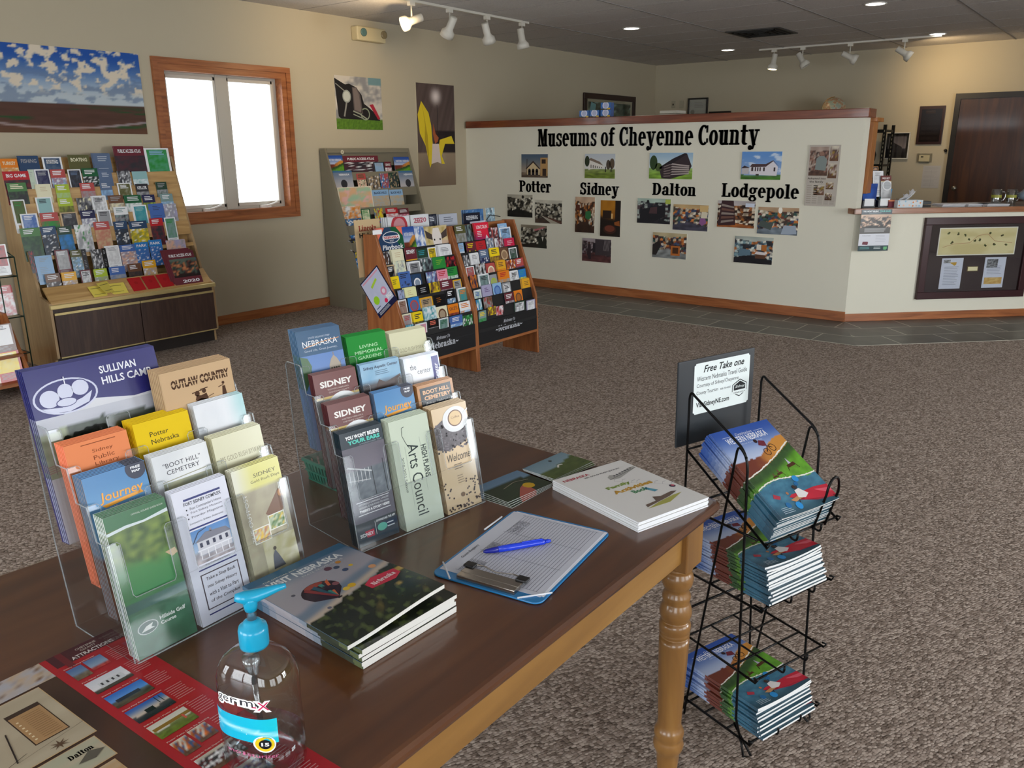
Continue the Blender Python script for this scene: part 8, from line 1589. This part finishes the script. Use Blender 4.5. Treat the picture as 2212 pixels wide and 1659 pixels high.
for y, z, lab_ in ((4.905, 1.8255, 'leftmost small blue and white box on the low wall cap'), (4.78, 1.8255, 'second small blue and white box on the low wall cap'), (4.645, 1.8255, 'third small blue and white box on the low wall cap'), (4.645, 1.896, 'small blue and white box stacked on top of another on the low wall cap')):
    o = link('small_box', bm2, None, TR(XL + .02, y, z, -PI / 2 + .05)); tag(o, lab_, 'box', 'small boxes on the low wall')

# ------------------------------------------------------------------ daylight, lamps, camera
DAY_NEAR, DAY_RIGHT = (50, 68, 76), (22, 38, 200)
w = bpy.data.worlds.new('sky'); bpy.context.scene.world = w; w.use_nodes = True
w.node_tree.nodes['Background'].inputs[0].default_value = (.93, .96, 1, 1); w.node_tree.nodes['Background'].inputs[1].default_value = 5.0
def area(name, loc, rot, sx, sy, power, c=(1, 1, 1), spread=180):
    l = bpy.data.lights.new(name, 'AREA'); l.shape = 'RECTANGLE'; l.size = sx; l.size_y = sy; l.energy = power; l.color = c; l.spread = math.radians(spread)
    o = bpy.data.objects.new(name, l); C.objects.link(o); o.location = loc; o.rotation_euler = rot; return o
for i, (a_, b_) in enumerate([(-2.6, -.6), (.4, 2.4), (3.4, 5.2)]):
    area('daylight_near', (X0 - .3, (a_ + b_) / 2, 1.4), (0, math.radians(-66), 0), 1.9, b_ - a_, DAY_NEAR[i], (.95, .975, 1))
for i, (a_, b_) in enumerate([(-1.8, .4), (1.2, 3.4), (4.4, 6.4)]):
    area('daylight_right', ((a_ + b_) / 2, Y0 - .3, 1.4), (math.radians(66), 0, 0), b_ - a_, 1.9, DAY_RIGHT[i], (.95, .975, 1))
def spot(name, loc, to, power, deg, c, blend=.6, r=.03):
    l = bpy.data.lights.new(name, 'SPOT'); l.energy = power; l.spot_size = math.radians(deg); l.spot_blend = blend; l.color = c; l.shadow_soft_size = r
    o = bpy.data.objects.new(name, l); C.objects.link(o); o.location = loc; o.rotation_euler = (Vector(to) - Vector(loc)).to_track_quat('-Z', 'Y').to_euler(); return o
WC = (1, .72, .38)
spot('warm_wash', (5.3, 5.2, 2.5), (5.6, 6.5, 2.35), 30, 130, WC, 1)
spot('warm_wash_far', (11.1, 2.5, 2.52), (12.0, 2.1, 2.2), 30, 150, WC, 1)
spot('warm_wash_far', (11.1, 4.2, 2.5), (11.6, 3.6, 1.0), 10, 90, WC, 1)
for x, y, _ in spots: spot('downlight', (x, y, ZC - .02), (x, y, 0), 28, 110, (1, .95, .88), .8, .08)
cam = bpy.data.cameras.new('camera'); co = bpy.data.objects.new('camera', cam); C.objects.link(co)
F_, pit, roll, yaw = 1765.646, .278180994, -.00588944544, .662240361
cy, sy, cp, sp = math.cos(yaw), math.sin(yaw), math.cos(pit), math.sin(pit)
Fw = Vector((cy * cp, sy * cp, -sp)); Rt = Vector((sy, -cy, 0)); Up = Rt.cross(Fw); c_, s_ = math.cos(roll), math.sin(roll)
R2, U2 = Rt * c_ + Up * s_, Up * c_ - Rt * s_
co.matrix_world = Matrix(((R2.x, U2.x, -Fw.x, 0), (R2.y, U2.y, -Fw.y, 0), (R2.z, U2.z, -Fw.z, 1.5), (0, 0, 0, 1)))
cam.sensor_width = 36; cam.lens = F_ * 36 / 2212; cam.clip_start = .02
sc = bpy.context.scene; sc.camera = co
sc.view_settings.view_transform = 'Standard'; sc.view_settings.look = 'None'; sc.view_settings.gamma = 1; sc.view_settings.use_curve_mapping = False
sc.view_settings.exposure = 0.0
sc.cycles.max_bounces = 10; sc.cycles.transparent_max_bounces = 40; sc.cycles.sample_clamp_indirect = 6
sc.cycles.caustics_reflective = False; sc.cycles.caustics_refractive = False
for k_, v_ in LABELS.items():
    if len(v_) > 1: print('DUPLICATE LABEL', k_, v_)
    if not 4 <= len(k_.split()) <= 16: print('LEN', len(k_.split()), k_)
